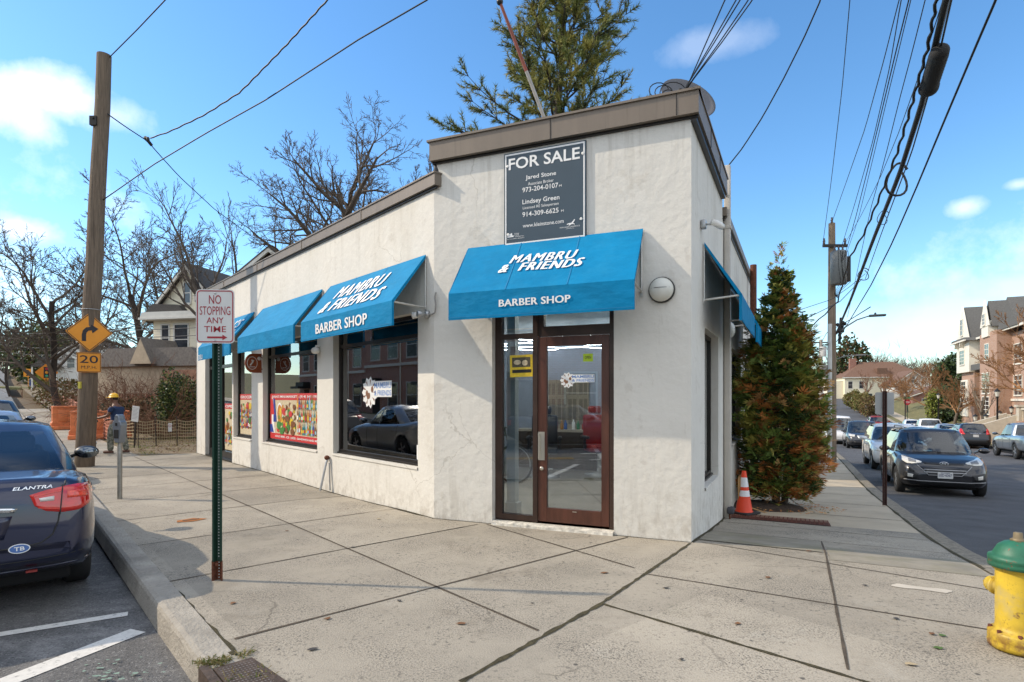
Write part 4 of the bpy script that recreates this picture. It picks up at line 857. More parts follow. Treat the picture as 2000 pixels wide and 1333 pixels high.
o.add([(-.065, -.0006, -.185), (.06, -.0006, -.185), (.06, -.0006, -.2), (.10, -.0006, -.177), (.06, -.0006, -.154), (.06, -.0006, -.169), (-.065, -.0006, -.169)], [tuple(range(7))]); o.build('legend', signr, t)
for z in (2.43, 2.03): o = MB(); o.ball((-.01, -.012, z), (.008, .004, .008), 8); o.build('bolt', galv, t)
p = R2(6.75, 2.52); t = thing('street_sign', 'blank grey back of a sign on a brown channel post at the side street kerb', 'sign', TR(p.x, p.y, gz(p.x, p.y)-.02, radians(-28)))
o = MB(); channel(o, 2.22, .075, .035, 0); o.build('post', [sbrown, M('punched_hole_dark', (.2, .18, .16), .7)], t); o = MB(); o.T = Matrix.Translation((0, .045, 1.98)); plate(o, .31, .43, .035); o.build('plate', alum, t)

# parking meter
t = thing('parking_meter', 'grey single parking meter on a round pole by the kerb', 'meter', TR(-6.0, 8.85, 0, radians(-20))); o = MB(); o.lathe([(.034, -.02), (.034, .8), (.028, .82), (.028, .9)], 12); o.build('pole', M('meter_pole', (.28, .27, .24), .5, .6, var=.25, scale=12), t)
mg = M('meter_grey', (.20, .225, .26), .35, .6, var=.1)
o = MB(); P = [(-.045, .86), (.045, .86), (.075, 1.0), (.092, 1.13), (.085, 1.18), (.055, 1.20), (.045, 1.25), (.03, 1.285), (0, 1.295), (-.03, 1.285), (-.045, 1.25), (-.055, 1.20), (-.085, 1.18), (-.092, 1.13), (-.075, 1.0)]
o.prism(P, -.055, .055); ob = o.build('housing', mg, t, bevel=.012)
o = MB(); o.ball((0, 0, 1.215), (.045, .06, .065), 12); o.build('dome', M('meter_dome', (.25, .27, .28), .15, .3), t); o = MB(); o.box(-.018, .018, -.062, -.054, 1.12, 1.165); o.box(-.05, .05, -.059, -.054, .93, 1.06); o.build('slot', blackm, t)

# fire hydrant
hy = M('hydrant_yellow', (.62, .43, .035), .5, var=.2, scale=5); layer(hy, (.16, .06, .02), 8, .60, .66, .9); layer(hy, (.45, .36, .15), 3, .48, .62, .8); layer(hy, (.20, .15, .07), 26, .62, .68, .7, seed=3); hg = M('hydrant_green', (.022, .135, .075), .5, var=.3, scale=7); layer(hg, (.2, .06, .03), 6, .59, .63, .9); layer(hg, (.2, .36, .28), 14, .62, .75, .6)
t = thing('fire_hydrant', 'yellow fire hydrant with a chipped green bonnet on the corner', 'hydrant', TR(3.115, 3.56, 0, radians(8)))
o = MB(); o.lathe([(.118, -.02), (.118, .01), (.148, .012), (.152, .04), (.148, .055), (.15, .06), (.15, .10), (.142, .112), (.118, .118), (.112, .15), (.112, .49)], 32); o.lathe([(.112, .485), (.126, .49), (.126, .505)], 32); o.build('barrel', hy, t)
o = MB(); o.lathe([(.13, .505), (.148, .508), (.15, .53), (.146, .545), (.15, .55), (.148, .572), (.128, .578), (.118, .60), (.10, .635), (.07, .658), (.035, .668), (.03, .672), (0, .672)], 32); o.build('bonnet', hg, t)
o = MB(); o.lathe([(.04, .668), (.042, .68), (.026, .684), (.024, .72), (0, .72)], 5); o.build('operating_nut', M('nut', (.25, .2, .12), .6, .5, var=.3), t)
for k in range(8): o = MB(); a = 2*pi*k/8; o.lathe([(.012, .04), (.012, .125), (0, .128)], 6, T=Matrix.Translation((.134*cos(a), .134*sin(a), 0))); o.build('flange_bolt', rust, t)
for a, r, z in ((.30, .062, .33), (1.75, .045, .35), (3.1, .045, .35)):
    o = MB(); X = Matrix.Translation((0, 0, z)) @ Matrix.Rotation(a, 4, 'Z') @ Matrix.Rotation(pi/2, 4, 'X'); o.lathe([(r*1.0, .08), (r, .135), (r*1.35, .136), (r*1.35, .15), (r*1.1, .152), (r*1.1, .185), (r*.95, .195), (r*.35, .197), (r*.33, .225), (0, .226)], 18, T=X); o.build('nozzle_cap', hy, t)

# traffic cone
orm = M('cone_orange', (.72, .05, .008), .5, var=.1); refl = M('cone_white', (.7, .7, .7), .4, var=.1, scale=20); t = thing('traffic_cone', 'orange traffic cone with two white bands beside the evergreen', 'cone', TR(3.77, 9.4, gz(3.77, 9.4)+.015, .6))
o = MB(); o.rbox((0, 0, .018), (.37, .37, .036), .012); o.build('base', blackr, t)
def cr(f): return .13-.098*f
o = MB(); ht = .69
o.lathe([(cr(0)+.012, .034), (cr(.02), .05), (cr(.41), ht*.41)], 20, 0); o.lathe([(cr(.41)+.001, ht*.41), (cr(.55)+.001, ht*.55)], 20, 1); o.lathe([(cr(.55), ht*.55), (cr(.63), ht*.63)], 20, 0); o.lathe([(cr(.63)+.001, ht*.63), (cr(.85)+.001, ht*.85)], 20, 1); o.lathe([(cr(.85), ht*.85), (cr(1), ht), (cr(1)-.012, ht), (cr(.95)-.012, ht*.9)], 20, 0)
o.build('body', [orm, refl], t)
# rusty grating in the side pavement, drain inlet at the corner, valve cover
hy_ = zlayer(hy, (.17, .065, .025), .20, .02, 11, .40, .56, .95); zlayer(hy, (.2, .09, .03), .40, .52, 14, .52, .64, .8, (1, 1, .25)); cover = M('drain_iron', (.085, .06, .045), .7, .4, var=.4, scale=18, bump=.4)
gr_ = M('grating_rust', (.15, .05, .03), .8, .2, var=.35, scale=9); t = thing('pavement_grating', 'rusty red grating set in the sidewalk beside the traffic cone', 'grating', Matrix())
o = MB(); strip(o, 'R', rng(3.05, 3.72, .17), rng(.03, 1.45, .2), .003); o.build('tray', M('grating_dark', (.05, .02, .014), .9), t); upfix(kids(t)[0])
for nm, q0, q1 in (('grate', .05, .74), ('grate', .76, 1.43)):
    o = MB()
    for k in range(13): r = 3.07+k*.052; jl(o, R2(r, q0), R2(r, q1), .014, z=.012)
    n = int((q1-q0)/.06)
    for k in range(n+1): q = q0+k*(q1-q0)/n; jl(o, R2(3.06, q), R2(3.71, q), .008, z=.010)
    upfix(o.build(nm, gr_, t))
t = thing('drain_inlet', 'rust brown checkered drain cover at the corner of the kerb', 'drain cover', Matrix()); o = MB(); P = [L2(-2.62, 3.06), L2(-2.62, 3.27), L2(-3.35, 3.27), L2(-3.35, 2.98)]
o.slab([tuple(p) for p in P], -.05, .012); o.build('plate', cover, t); o = MB()
for i in range(24):
    for j in range(10):
        c = L2(-2.66-i*.028, 3.08+j*.0185-(.0 if i < 3 else .0)); 
        if 3.03+.0 > 3.02: o.add([(c.x-.008, c.y, .0135), (c.x, c.y-.004, .0135), (c.x+.008, c.y, .0135), (c.x, c.y+.004, .0135)], [(0, 1, 2, 3)])
o.build('tread', M('tread_grey', (.30, .26, .22), .5, .5), t)
o = MB(); P = [L2(-2.55, 3.28), L2(-3.3, 3.28), L2(-3.3, 3.33), L2(-2.55, 3.33)]; o.slab([tuple(p) for p in P], -.12, .014); o.build('face_bar', cover, t)
rnd = random.Random(5); o = MB(); gb = [M('dry_grass', (.30, .24, .09), .9, var=.3), M('green_grass', (.12, .16, .03), .9, var=.3)]
def tuft(o, c, r, n, h, rnd, mats=(0, 0, 1)):
    for k in range(n):
        a = rnd.uniform(0, 2*pi); rr = r*sqrt(rnd.random()); b = Vector((c.x+rr*cos(a), c.y+rr*sin(a), c.z)); d = Vector((rnd.uniform(-1, 1), rnd.uniform(-1, 1), rnd.uniform(.25, .8))).normalized()*h*rnd.uniform(.5, 1.2); s = Vector((-d.y, d.x, 0)).normalized()*h*.05
        o.add([b-s, b+s, b+d*.6+s*.7, b+d+Vector((0, 0, -h*.15)), b+d*.6-s*.7], [(0, 1, 2, 3, 4)], rnd.choice(mats))
for k in range(22): q = L2(-2.52-.05*rnd.random()-.02*k*(rnd.random() < .5), 3.02+rnd.random()*.28); tuft(o, Vector((q.x, q.y, .002)), .035, 13, .05, rnd)
for k in range(10): q = L2(-2.55+.1*rnd.random(), 3.2+.12*rnd.random()); tuft(o, Vector((q.x, q.y, .0)), .03, 12, .045, rnd)
o.build('curb_grass', gb, kind='stuff')
t = thing('valve_cover', 'small rusty orange slot cover in the sidewalk near the kerb', 'cover', Matrix()); o = MB(); P = [L2(1.90, 2.52), L2(2.02, 2.50), L2(2.06, 2.30), L2(1.90, 2.18), L2(1.84, 2.35)]; o.add([tuple(p+Vector((0, 0, .006))) for p in P], [(0, 1, 2, 3, 4)]); upfix(o.build('stain', M('orange_rust', (.35, .12, .02), .8, var=.3), t)); o = MB(); P = [L2(1.93, 2.45), L2(1.97, 2.45), L2(1.97, 2.26), L2(1.93, 2.26)]; o.add([tuple(p+Vector((0, 0, .009))) for p in P], [(0, 1, 2, 3)]); upfix(o.build('slot', joint, t))
# scattered leaves and litter on the pavement
lf = [M('dead_leaf', (.16, .075, .03), .8, var=.3), M('pale_leaf', (.38, .3, .18), .8, var=.2), M('green_leaf', (.08, .14, .03), .7), M('dark_gum', (.05, .045, .04), .7)]
spots = [(1840, 1243, 2), (1832, 1268, 2), (1750, 1210, 3), (1690, 1145, 3), (1180, 1120, 0), (690, 1070, 3), (560, 1038, 0), (1100, 1100, 3), (780, 1175, 3), (900, 1220, 0), (1040, 1180, 3), (640, 1210, 0), (1780, 1300, 1), (1300, 1150, 3), (1500, 1130, 0), (455, 1180, 0), (740, 1015, 1), (680, 995, 0), (1580, 1075, 0), (610, 1270, 3), (1330, 1290, 3), (1440, 1220, 0), (1820, 1240, 0)]
for k, (px, py, m) in enumerate(spots):
    Y = FPX*CAMH/(py-HOR); c = at(px, py, Y); c.z = gz(c.x, c.y)+.006; o = MB(); r = rnd.uniform(.014, .03); a0 = rnd.uniform(0, 6)
    o.add([(c.x+r*(1.4 if i % 3 == 0 else .7)*cos(a0+i*pi/3.5), c.y+r*.8*sin(a0+i*pi/3.5), c.z+rnd.uniform(0, .006)) for i in range(7)], [tuple(range(7))])
    tag(o.build('fallen_leaf', lf[m]), ('brown dead leaf lying on the sidewalk', 'pale dry leaf lying on the sidewalk', 'small green leaf lying on the sidewalk', 'dark scrap trodden on the sidewalk')[m], 'leaf', 'leaves and scraps on the sidewalk')

# ------------------------------------------------------------------ utility poles
t = thing('utility_pole', 'weathered wooden pole leaning right with two amber curve signs', 'pole', TR(-9.62, 13.0, gz(-9.62, 13.0)-.1)); PB, PT = Vector((0, 0, 0)), Vector((.46, 0, 9.35))
o = MB(); o.tube([PB.lerp(PT, i/8)+Vector((.012*sin(i*2), .01*cos(i), 0)) for i in range(9)], [.19-.006*i for i in range(9)], 14); o.build('shaft', wood_pole, t)
sgn = fmat(Vector((0, 0, 0)), nL*-1, uL)   # faces the traffic
o = MB(); o.T = Matrix.Translation(uL*-.21+Vector((.10, 0, 3.1))) @ sgn @ Matrix.Rotation(pi/4, 4, 'Y'); plate(o, .61, .61, .03); o.build('curve_sign', signo, t)
cs = kids(t)[-1]; o = MB(); o.T = Matrix.Translation(uL*-.2155+Vector((.10, 0, 3.1))) @ sgn
A = [(-.10, -.2), (-.10, -.05), (-.07, .03), (-.0, .08), (.06, .085)]; wv = .04; P = []
ln = [(-.137, -.2), (-.137, -.06), (-.12, .03), (-.06, .105), (.03, .125), (.03, .175), (.165, .085), (.055, -.02), (.04, .045), (-.02, .03), (-.05, -.01), (-.06, -.06), (-.06, -.2)]
o.add([(x, 0, z) for x, z in ln], [tuple(range(len(ln)-1, -1, -1))]); R45 = Matrix.Rotation(pi/4, 4, 'Y'); o.T = o.T @ R45; ring(o, .585, .585, .025, .012, 0); o.build('legend', signk, cs)
o = MB(); o.T = Matrix.Translation(uL*-.215+Vector((.09, 0, 2.43))) @ sgn; plate(o, .44, .44, .03); o.build('speed_plaque', signo, t); cs = kids(t)[-1]
o = MB(); o.T = Matrix.Translation(uL*-.2185+Vector((.09, 0, 2.43))) @ sgn; ring(o, .42, .42, .025, .01, 0); text(o, '20', -.165, -.015, .33, .17, bold=.006); text(o, 'M.P.H.', -.14, -.14, .28, .065, bold=.0); o.build('legend', signk, cs)
o = MB(); o.tube([(.155+.2*cos(a), .2*sin(a), 3.62) for a in [2*pi*i/16 for i in range(17)]], .008, 4); o.build('band', galv, t); o = MB(); o.tube([(.33, -.2, 7.85), (.33, .05, 7.85)], .03); o.box(.25, .4, -.18, -.1, 7.7, 7.9); o.build('wire_bracket', M('dark_iron', (.04, .035, .03), .6, .5), t)
o = MB(); o.box(.03, .08, -.22, -.17, 1.85, 2.0); o.build('tag', M('yellow_tag', (.7, .6, .1), .5), t)

def polebase(x, y): return gz(x, y)-.1
PX, PY = 12.3, 22.25; pz = polebase(PX, PY)
gpole = M('grey_wood_pole', (.22, .165, .115), .9, var=.3, scale=5, stretch=(6, 6, .35), bump=.6); guard = M('pole_guard', (.50, .50, .47), .5, .4, var=.06); trg = M('transformer_grey', (.15, .155, .15), .5, .2, var=.08); ins = M('insulator', (.05, .03, .03), .3)
t = thing('utility_pole', 'tall wooden utility pole with a grey transformer and street lamp on the side street', 'pole', TR(PX, PY, pz)); zt = 8.25-pz
o = MB(); o.tube([(0, 0, 0), (0, 0, zt*.5), (0, 0, zt)], [.165, .15, .118], 14); o.build('shaft', gpole, t)
o = MB(); o.tube([(-.12, -.10, 0), (-.12, -.10, 5.4)], .07, 10); o.build('cable_guard', guard, t)
o = MB(); o.box(-.42, .5, -.2, -.1, zt-.95, zt-.85); o.build('crossarm', M('dark_iron', (.04, .035, .03), .6, .5), t)
for x, z0 in ((-.38, zt-.85), (.42, zt-.85), (0, zt)): 
    o = MB(); o.lathe([(.03, 0), (.05, .05), (.03, .08), (.055, .12), (.03, .16), (.04, .22), (0, .24)], 10, T=Matrix.Translation((x, -.15 if x else 0, z0))); o.build('insulator', ins, t)
o = MB(); o.lathe([(.25, 0), (.28, .03), (.28, 1.2), (.25, 1.25), (.1, 1.28), (0, 1.28)], 18, T=Matrix.Translation((-.02, -.5, zt-2.45))); o.build('transformer', trg, t); tf = kids(t)[-1]
for x in (-.15, 0, .15): o = MB(); o.lathe([(.03, 0), (.045, .05), (.03, .1), (.04, .15), (0, .22)], 8, T=Matrix.Translation((x-.02, -.5, zt-1.2))); o.build('bushing', ins, tf)
o = MB(); o.rbox((.38, -.4, zt-1.85), (.16, .16, .95), .02); o.build('switch_box', M('dark_iron', (.04, .035, .03), .6, .5), t)
o = MB()
for k in range(5): x = -.2+.09*k; o.tube([(x, -.79, zt-1.25), (x+.06*sin(k*2), -.80, zt-1.8), (x+.1, -.79, zt-2.4), (x*.4, -.3, zt-2.75), (.1, -.2, zt-2.9)], .010, 4)
o.build('jumper_wires', cable, t)
za = 3.95-pz; o = MB(); P = [Vector((.1, 0, za)), Vector((.42, -.2, za+.30)), Vector((.75, -.36, za+.54)), Vector((1.1, -.5, za+.66))]; o.tube(P, [.03, .028, .025, .022], 8); o.build('lamp_arm', M('lamp_arm', (.2, .2, .2), .5, .5), t)
o = MB(); o.rbox((1.36, -.62, za+.67), (.56, .22, .08), .035, R=Matrix.Rotation(-.46, 3, 'Z')); o.ball((1.3, -.59, za+.74), (.04, .04, .05), 8); o.build('lamp_head', M('lamp_head_grey', (.09, .1, .1), .5), t)
o = MB()
for k in range(9): o.ball((.26+rnd.uniform(-.1, .14), -.18+rnd.uniform(-.1, .1), 4.15-pz+rnd.uniform(-.35, .3)), .07, 6, k=4)
o.tube([(.2, -.15, 3.6-pz), (.24, -.2, 4.6-pz)], .05, 6); o.build('splice_knot', cable, t)
x2, y2 = 26.9, 50.4; t = thing('utility_pole', 'distant pale utility pole with a small transformer far down the side street', 'pole', TR(x2, y2, polebase(x2, y2))); z2 = 6.6-polebase(x2, y2); o = MB(); o.tube([(0, 0, 0), (0, 0, z2)], [.19, .14], 10); o.build('shaft', M('pale_wood', (.38, .34, .29), .9), t)
o = MB(); o.lathe([(.26, 0), (.26, .85), (0, .9)], 10, T=Matrix.Translation((0, -.4, z2-1.5))); o.build('transformer', M('pale_grey', (.42, .42, .4), .6), t); o = MB(); o.box(-.6, .6, -.06, .06, z2-.3, z2-.2); o.build('crossarm', wood_dark, t)
o = MB(); o.tube([(0, 0, z2-2.2), (1.6, -.8, z2-1.5), (2.4, -1.2, z2-1.45)], .04, 6); o.rbox((2.7, -1.35, z2-1.45), (.7, .25, .1), .03, R=Matrix.Rotation(-.46, 3, 'Z')); o.build('street_lamp_arm', M('lamp_arm', (.2, .2, .2), .5), t)

# ------------------------------------------------------------------ overhead wires
def wpts(P, Ya, Yb, n=18):
    """a run of wire: photo bearings from Ya to Yb metres away, evenly spread in depth"""
    L = [0]
    for a, b in zip(P, P[1:]): L.append(L[-1]+sqrt((a[0]-b[0])**2+(a[1]-b[1])**2))
    out = []
    for i in range(n+1):
        s = L[-1]*i/n; k = max(j for j in range(len(P)-1) if L[j] <= s+1e-9) if s < L[-1] else len(P)-2
        f = (s-L[k])/(L[k+1]-L[k]); x = P[k][0]+(P[k+1][0]-P[k][0])*f; y = P[k][1]+(P[k+1][1]-P[k][1])*f
        out.append(at(x, y, 1/((1/Ya)*(1-s/L[-1])+(1/Yb)*s/L[-1])))
    d = (out[0]-out[1]).normalized(); return [out[0]+d*6]+out if Ya < 7 else out
def wire(label, P, Ya, Yb, r=.009, n=18, name='overhead_wire', tw=0):
    pts = wpts(P, Ya, Yb, n); o = MB()
    if tw:
        q = []
        for i in range(len(pts)-1):
            for k in range(4): a = (i*4+k)*1.3; q.append(pts[i].lerp(pts[i+1], k/4)+Vector((cos(a)*tw, 0, sin(a)*tw)))
        pts = q
    o.tube(pts, r, 5, caps=False); return tag(o.build(name, cable), label, 'wire', 'overhead wires')
wire('thick black cable bundle from the top right down to the transformer pole', [(1876, -60), (1848, 0), (1824, 100), (1800, 205), (1757, 340), (1705, 470), (1664, 580), (1634, 650)], 5.0, 22.0, .034, 22, 'cable_bundle')
wire('twisted black cable left of the thick bundle, dropping to a clamp', [(1846, -45), (1830, 0), (1812, 95), (1775, 225), (1752, 300), (1712, 400), (1684, 465), (1660, 500), (1648, 545), (1636, 590), (1600, 625), (1572, 648)], 5.2, 17, .016, 26, 'twisted_cable', .012)
wire('thin lashing wire running close along the thick bundle', [(1868, -30), (1858, 0), (1838, 90), (1812, 190), (1780, 300), (1735, 420), (1722, 455), (1690, 545)], 5.0, 20, .010, 20)
wire('lone black wire furthest right, running down to the pole', [(1957, -30), (1943, 5), (1900, 105), (1845, 235), (1792, 362), (1745, 470), (1702, 556), (1655, 634), (1634, 668)], 5.3, 22, .013)
wire('single wire from the top edge to the left arm of the transformer pole', [(1663, -40), (1660, 0), (1645, 170), (1624, 350), (1607, 478)], 10.5, 22, .009)
wire('wire from the top edge to the very tip of the transformer pole', [(1765, -30), (1756, 0), (1727, 115), (1690, 250), (1655, 350), (1624, 437)], 9, 22, .009); wire('wire running to the right arm of the transformer pole, just right of the tip wire', [(1769, -30), (1760, 0), (1738, 130), (1705, 275), (1672, 390), (1645, 478)], 9, 22, .009)
wire('left strand of the close pair ending at the transformer', [(1783, -30), (1775, 0), (1750, 100), (1727, 197), (1700, 310), (1670, 430), (1646, 512)], 8, 21.8, .010); wire('right strand of the close pair ending at the transformer', [(1787, -30), (1779, 0), (1754, 105), (1731, 200), (1705, 310), (1676, 430), (1650, 505)], 8, 21.8, .007)
wire('thin wire crossing behind the twisted cable to the upper arm', [(1815, -30), (1807, 0), (1782, 100), (1758, 190), (1727, 315), (1700, 410), (1668, 560), (1655, 620)], 7, 21.8, .007); wire('thin wire bending left to the arm across the close pair', [(1850, -30), (1842, 0), (1818, 75), (1794, 150), (1755, 260), (1718, 350), (1680, 425), (1648, 480)], 7, 22, .007)
wire('long service wire from the top edge down to the shop downspout', [(1613, -40), (1603, 0), (1570, 75), (1530, 155), (1490, 228), (1450, 290), (1418, 330)], 7, 9.3, .010)
for k, (a, b, c) in enumerate(((1438, 1352, 150), (1446, 1348, 158), (1462, 1350, 160), (1470, 1354, 156), (1416, 1342, 170))): wire(('first', 'second', 'third', 'fourth', 'lowest')[k]+' service wire from the left in the fan above the roof corner', [(a+16, -30), (a, 0), ((a*.5+b*.5)-4, c*.55), (b, c), (b-12, c+18)], 4.6, 6.35, .006)
o = MB(); rnd = random.Random(9); c = Vector((1.78, 6.3, 4.83))
for k in range(4): r = rnd.uniform(.06, .16); o.tube([c+Vector((-.18+.06*k+r*cos(a), .03*k, r*.8*sin(a)+r*.6)) for a in [2*pi*i/14 for i in range(12)]], .006, 4)
o.lathe([(.02, 0), (.03, .04), (.02, .1), (0, .11)], 8, T=Matrix.Translation(c+Vector((.05, 0, -.02)))); tag(o.build('wire_coil', cable), 'tangle of black wire loops tied at the roof corner', 'wire')
a, b = at(1838, 88, 5.9), at(1812, 172, 6.6); d = (b-a).normalized(); q = d.to_track_quat('Z', 'Y').to_matrix().to_4x4(); L = (b-a).length
o = MB(); o.T = Matrix.Translation(a+Vector((0, 0, -.03))) @ q; o.lathe([(0, 0), (.05, .0), (.085, .05), (.09, .12)]+[(.088+.004*(i % 2), .12+(L-.24)*i/20) for i in range(21)]+[(.10, L-.1), (.10, L-.04), (.05, L), (0, L)], 16); tag(o.build('splice_case', blackr), 'black ribbed splice case hanging on the thick cable bundle', 'splice case')
for lab, (px, py), Y, rx, ry, rr in (('thick black loop of spare cable hanging on the bundle', (1759, 348), 8.9, .17, .24, .018), ('thin small loop of wire below the thick cable loop', (1729, 423), 11.3, .11, .13, .007), ('tangle of thin wire rings on the bundle near the pole', (1690, 535), 16, .16, .16, .012)):
    c = at(px, py, Y); o = MB(); o.tube([c+Vector((rx*cos(a)*(1-.35*sin(a)), .02*a, ry*sin(a))) for a in [2*pi*i/20+.6 for i in range(22)]], rr, 6, caps=False); tag(o.build('cable_loop', cable), lab, 'wire')
wire('thin wire sagging left from the bundle to the evergreen tip', [(1690, 535), (1660, 560), (1625, 585), (1567, 604)], 16, 14, .007); wire('lower thin wire sagging left from the bundle behind the evergreen', [(1684, 545), (1640, 590), (1600, 610), (1572, 624)], 16, 14, .009); wire('faint wire running from the street lamp to the distant pole', [(1700, 600), (1660, 625), (1615, 650), (1605, 668)], 22, 50, .02)
# left hand wires
wire('wire from the leaning pole top up to the top edge', [(213, 113), (268, 58), (323, 0), (350, -30)], 13, 11, .012); wire('long wire crossing the upper left sky to the leaning pole', [(835, 0), (700, 78), (520, 195), (400, 262), (300, 322), (200, 392)], 9, 13, .012, 24)
wire('thick twisted cable sagging from the top edge to a splice', [(670, -30), (640, 0), (560, 88), (470, 180), (400, 225), (330, 258), (288, 272)], 9, 12.6, .014, 22, 'twisted_cable', .006)
wire('service wire from the leaning pole over the splice to the gable', [(210, 223), (245, 248), (288, 276), (318, 310), (350, 345), (420, 410), (530, 490)], 12.9, 26, .013, 24); o = MB(); o.ball(at(289, 273, 12.6), (.04, .04, .06), 6); o.tube([at(283, 268, 12.6), at(296, 284, 12.8)], .035, 6); tag(o.build('wire_splice', cable), 'small dark splice where the left hand cables meet', 'splice')
for k in range(5): wire('low street wire '+('one', 'two', 'three', 'four', 'five')[k]+' from the top behind the curve signs', [(-60, 640+k*14), (60, 655+k*12), (165, 668+k*11)], 40, 42, .02) if False else None
# ------------------------------------------------------------------ vehicles
cgl = glass('car_glass', (.50, .54, .53), .05, 1.1); rimm = M('wheel_silver', (.42, .42, .43), .3, .8); tyrem = M('tyre', (.018, .018, .018), .85, var=.2)
chrome = M('chrome', (.75, .75, .75), .12, 1.0, var=.03); lampr = M('tail_lamp_red', (.55, .012, .008), .12, var=.25, scale=9, coat=1); lampw = M('lamp_clear', (.62, .6, .54), .12, var=.25, scale=14, coat=1); seatm = M('car_seat', (.03, .03, .033), .8); dkin = M('car_interior', (.012, .012, .013), .9); platew = M('plate_white', (.6, .6, .58), .5); platey = M('plate_yellow', (.7, .3, .01), .5); trimk = M('black_trim', (.012, .012, .013), .45)
def paint(name, c, met=.3): return M(name, c, .32, met, var=.06, scale=2, coat=1.0)

def car(label, F, P, paintm, group=None, detail=1, cat='car'):
    """x runs to the front, y to the left, z up; F puts the middle of the car on the road"""
    t = thing(P.get('name', 'parked_car'), label, cat, F, group)
    L, W = P['L']/2, P['W']/2; wh = P['wheels']; R = P['R']; Ra = R+.055
    xs = sorted({-L, -L+.012, -L+.04, -L+.09, L-.09, L-.04, L-.012, L, *[-L+.15+(2*L-.3)*i/60 for i in range(61)]})
    def prof(x):
        zt = interp(x, P['top']); zb = interp(x, P['bot']); w_ = interp(x, P['plan'])*W
        cr = min(.13, (zt-zb)*.25); sh = zt-cr; mid = zb+(sh-zb)*.55
        za = -1
        for xc in wh:
            d = abs(x-xc)
            if d < Ra: za = R+sqrt(Ra*Ra-d*d)
        pts = [(0, zb), (w_*.72, zb), (w_*.90, zb+.015), (w_*.965, zb+.09), (w_*.992, zb+(mid-zb)*.55), (w_, mid), (w_*.992, mid+(sh-mid)*.6), (w_*.972, sh), (w_*.925, sh+cr*.62), (w_*.82, sh+cr*.92), (w_*.5, zt+.012), (0, zt+.02)]
        if za > 0:
            pts = [(y, max(z, za*(1 if i < 2 else 1)+.004*i) if i < 7 else z) for i, (y, z) in enumerate(pts)]
        return pts
    o = MB(); n = None
    rings = []
    for x in xs:
        h = prof(x); n = len(h); rings.append([(x, y, z) for y, z in h]+[(x, -y, z) for y, z in h[-2:0:-1]])
    k = len(rings[0]); vs = [p for r in rings for p in r]
    fs = [(i*k+j, (i+1)*k+j, (i+1)*k+(j+1) % k, i*k+(j+1) % k) for i in range(len(rings)-1) for j in range(k)]
    o.add(vs, fs, 0, True); o.add(rings[0], [tuple(range(k))], 0); o.add(rings[-1], [tuple(range(k-1, -1, -1))], 0)
    body = o.build('body', [paintm], t); bvh = BVHTree.FromPolygons([Vector(v) for v in o.v], [f for f in o.f])
    # greenhouse
    g = P['cab']; xb0, xt0, xt1, xb1 = g['x']; zr = g['roof']; wb = g['wb']*W; wt = g['wt']*W; bel = g['belt']; xB = g['B']; fr, rr = g.get('fb', .24), g.get('rb', .16)
    base = [(xb0, 0), (xb0-fr*.12, wb*.5), (xb0-fr*.55, wb*.86), (xb0-fr, wb*.965), (xb0-fr-.10, wb*.985)]
    topr = [(xt0, 0), (xt0-.02, wt*.5), (xt0-.07, wt*.82), (xt0-.13, wt*.95), (xt0-.20, wt*.985)]
    seg = ['g', 'g', 'g', 'p', 'g']
    for f in xB:
        for d in (-.03, .03): base.append((f[0]+d, wb)); topr.append((f[1]+d, wt))
        seg += ['p', 'g']
    seg = seg[:-1]+['g']
    base += [(xb1+rr+g['C'], wb*.985), (xb1+rr, wb*.95), (xb1+rr*.5, wb*.84), (xb1+rr*.1, wb*.5), (xb1, 0)]
    topr += [(xt1+.20+g['C']*.6, wt*.985), (xt1+.12, wt*.94), (xt1+.06, wt*.82), (xt1+.02, wt*.5), (xt1, 0)]
    seg += ['p', 'p', 'g', 'g'] if True else []
    m = len(base); seg = seg[:m-1]+['g']*(m-1-len(seg))
    if g.get('blind'): seg = [('p' if (base[i][0] < g['blind'] and 0 < i < m-5) else s) for i, s in enumerate(seg)]
    def bz(x): return max(interp(x, bel), interp(x, P['top'])-.10)
    lev = [0, .10, .5, .88, 1.0]; half = []
    for a in lev:
        row = []
        for (x0, y0), (x1, y1) in zip(base, topr):
            zb_ = bz(x0)-(.05 if a == 0 else 0); zt_ = zr-.035-(.03*(y1/wt)**2); b = .035*sin(pi*a)
            nx = (1 if x0 > (xb0+xb1)/2 else -1)*(1-min(1, y0/wb)); row.append((x0+(x1-x0)*a+nx*b*.8, (y0+(y1-y0)*a)+b*.5*(y0/wb), zb_+(zt_-zb_)*a))
        half.append(row)
    gl, pn, gk = MB(), MB(), MB()
    for li in range(len(lev)-1):
        for i in range(m-1):
            A = [half[li][i], half[li][i+1], half[li+1][i+1], half[li+1][i]]; isg = seg[i] == 'g' and 0 < li < 3
            if li == 0 and seg[i] == 'g' and (i < 3 or i > m-4): isg = True
            for sg in (1, -1):
                q = [(x, y*sg, z) for x, y, z in A]; ((gk if g.get('blind') and q[0][0] < 0 else gl) if isg else pn).add(q, [(0, 1, 2, 3) if sg > 0 else (3, 2, 1, 0)], 0 if isg or seg[i] == 'p' or li == 3 else 1, True)
    e0 = half[-1]; e1 = [(x*.9+.1*(xt0+xt1)/2, y*.86, z+.03) for x, y, z in e0]; e2 = [(x*.75+.25*(xt0+xt1)/2, y*.45, z+.045) for x, y, z in e0]; e3 = [(x*.75+.25*(xt0+xt1)/2, 0, z+.05) for x, y, z in e0]
    for A, B in ((e0, e1), (e1, e2), (e2, e3)):
        for i in range(m-1):
            for sg in (1, -1): q = [(p[0], p[1]*sg, p[2]) for p in (A[i], A[i+1], B[i+1], B[i])]; pn.add(q, [(0, 1, 2, 3) if sg > 0 else (3, 2, 1, 0)], 0, True)
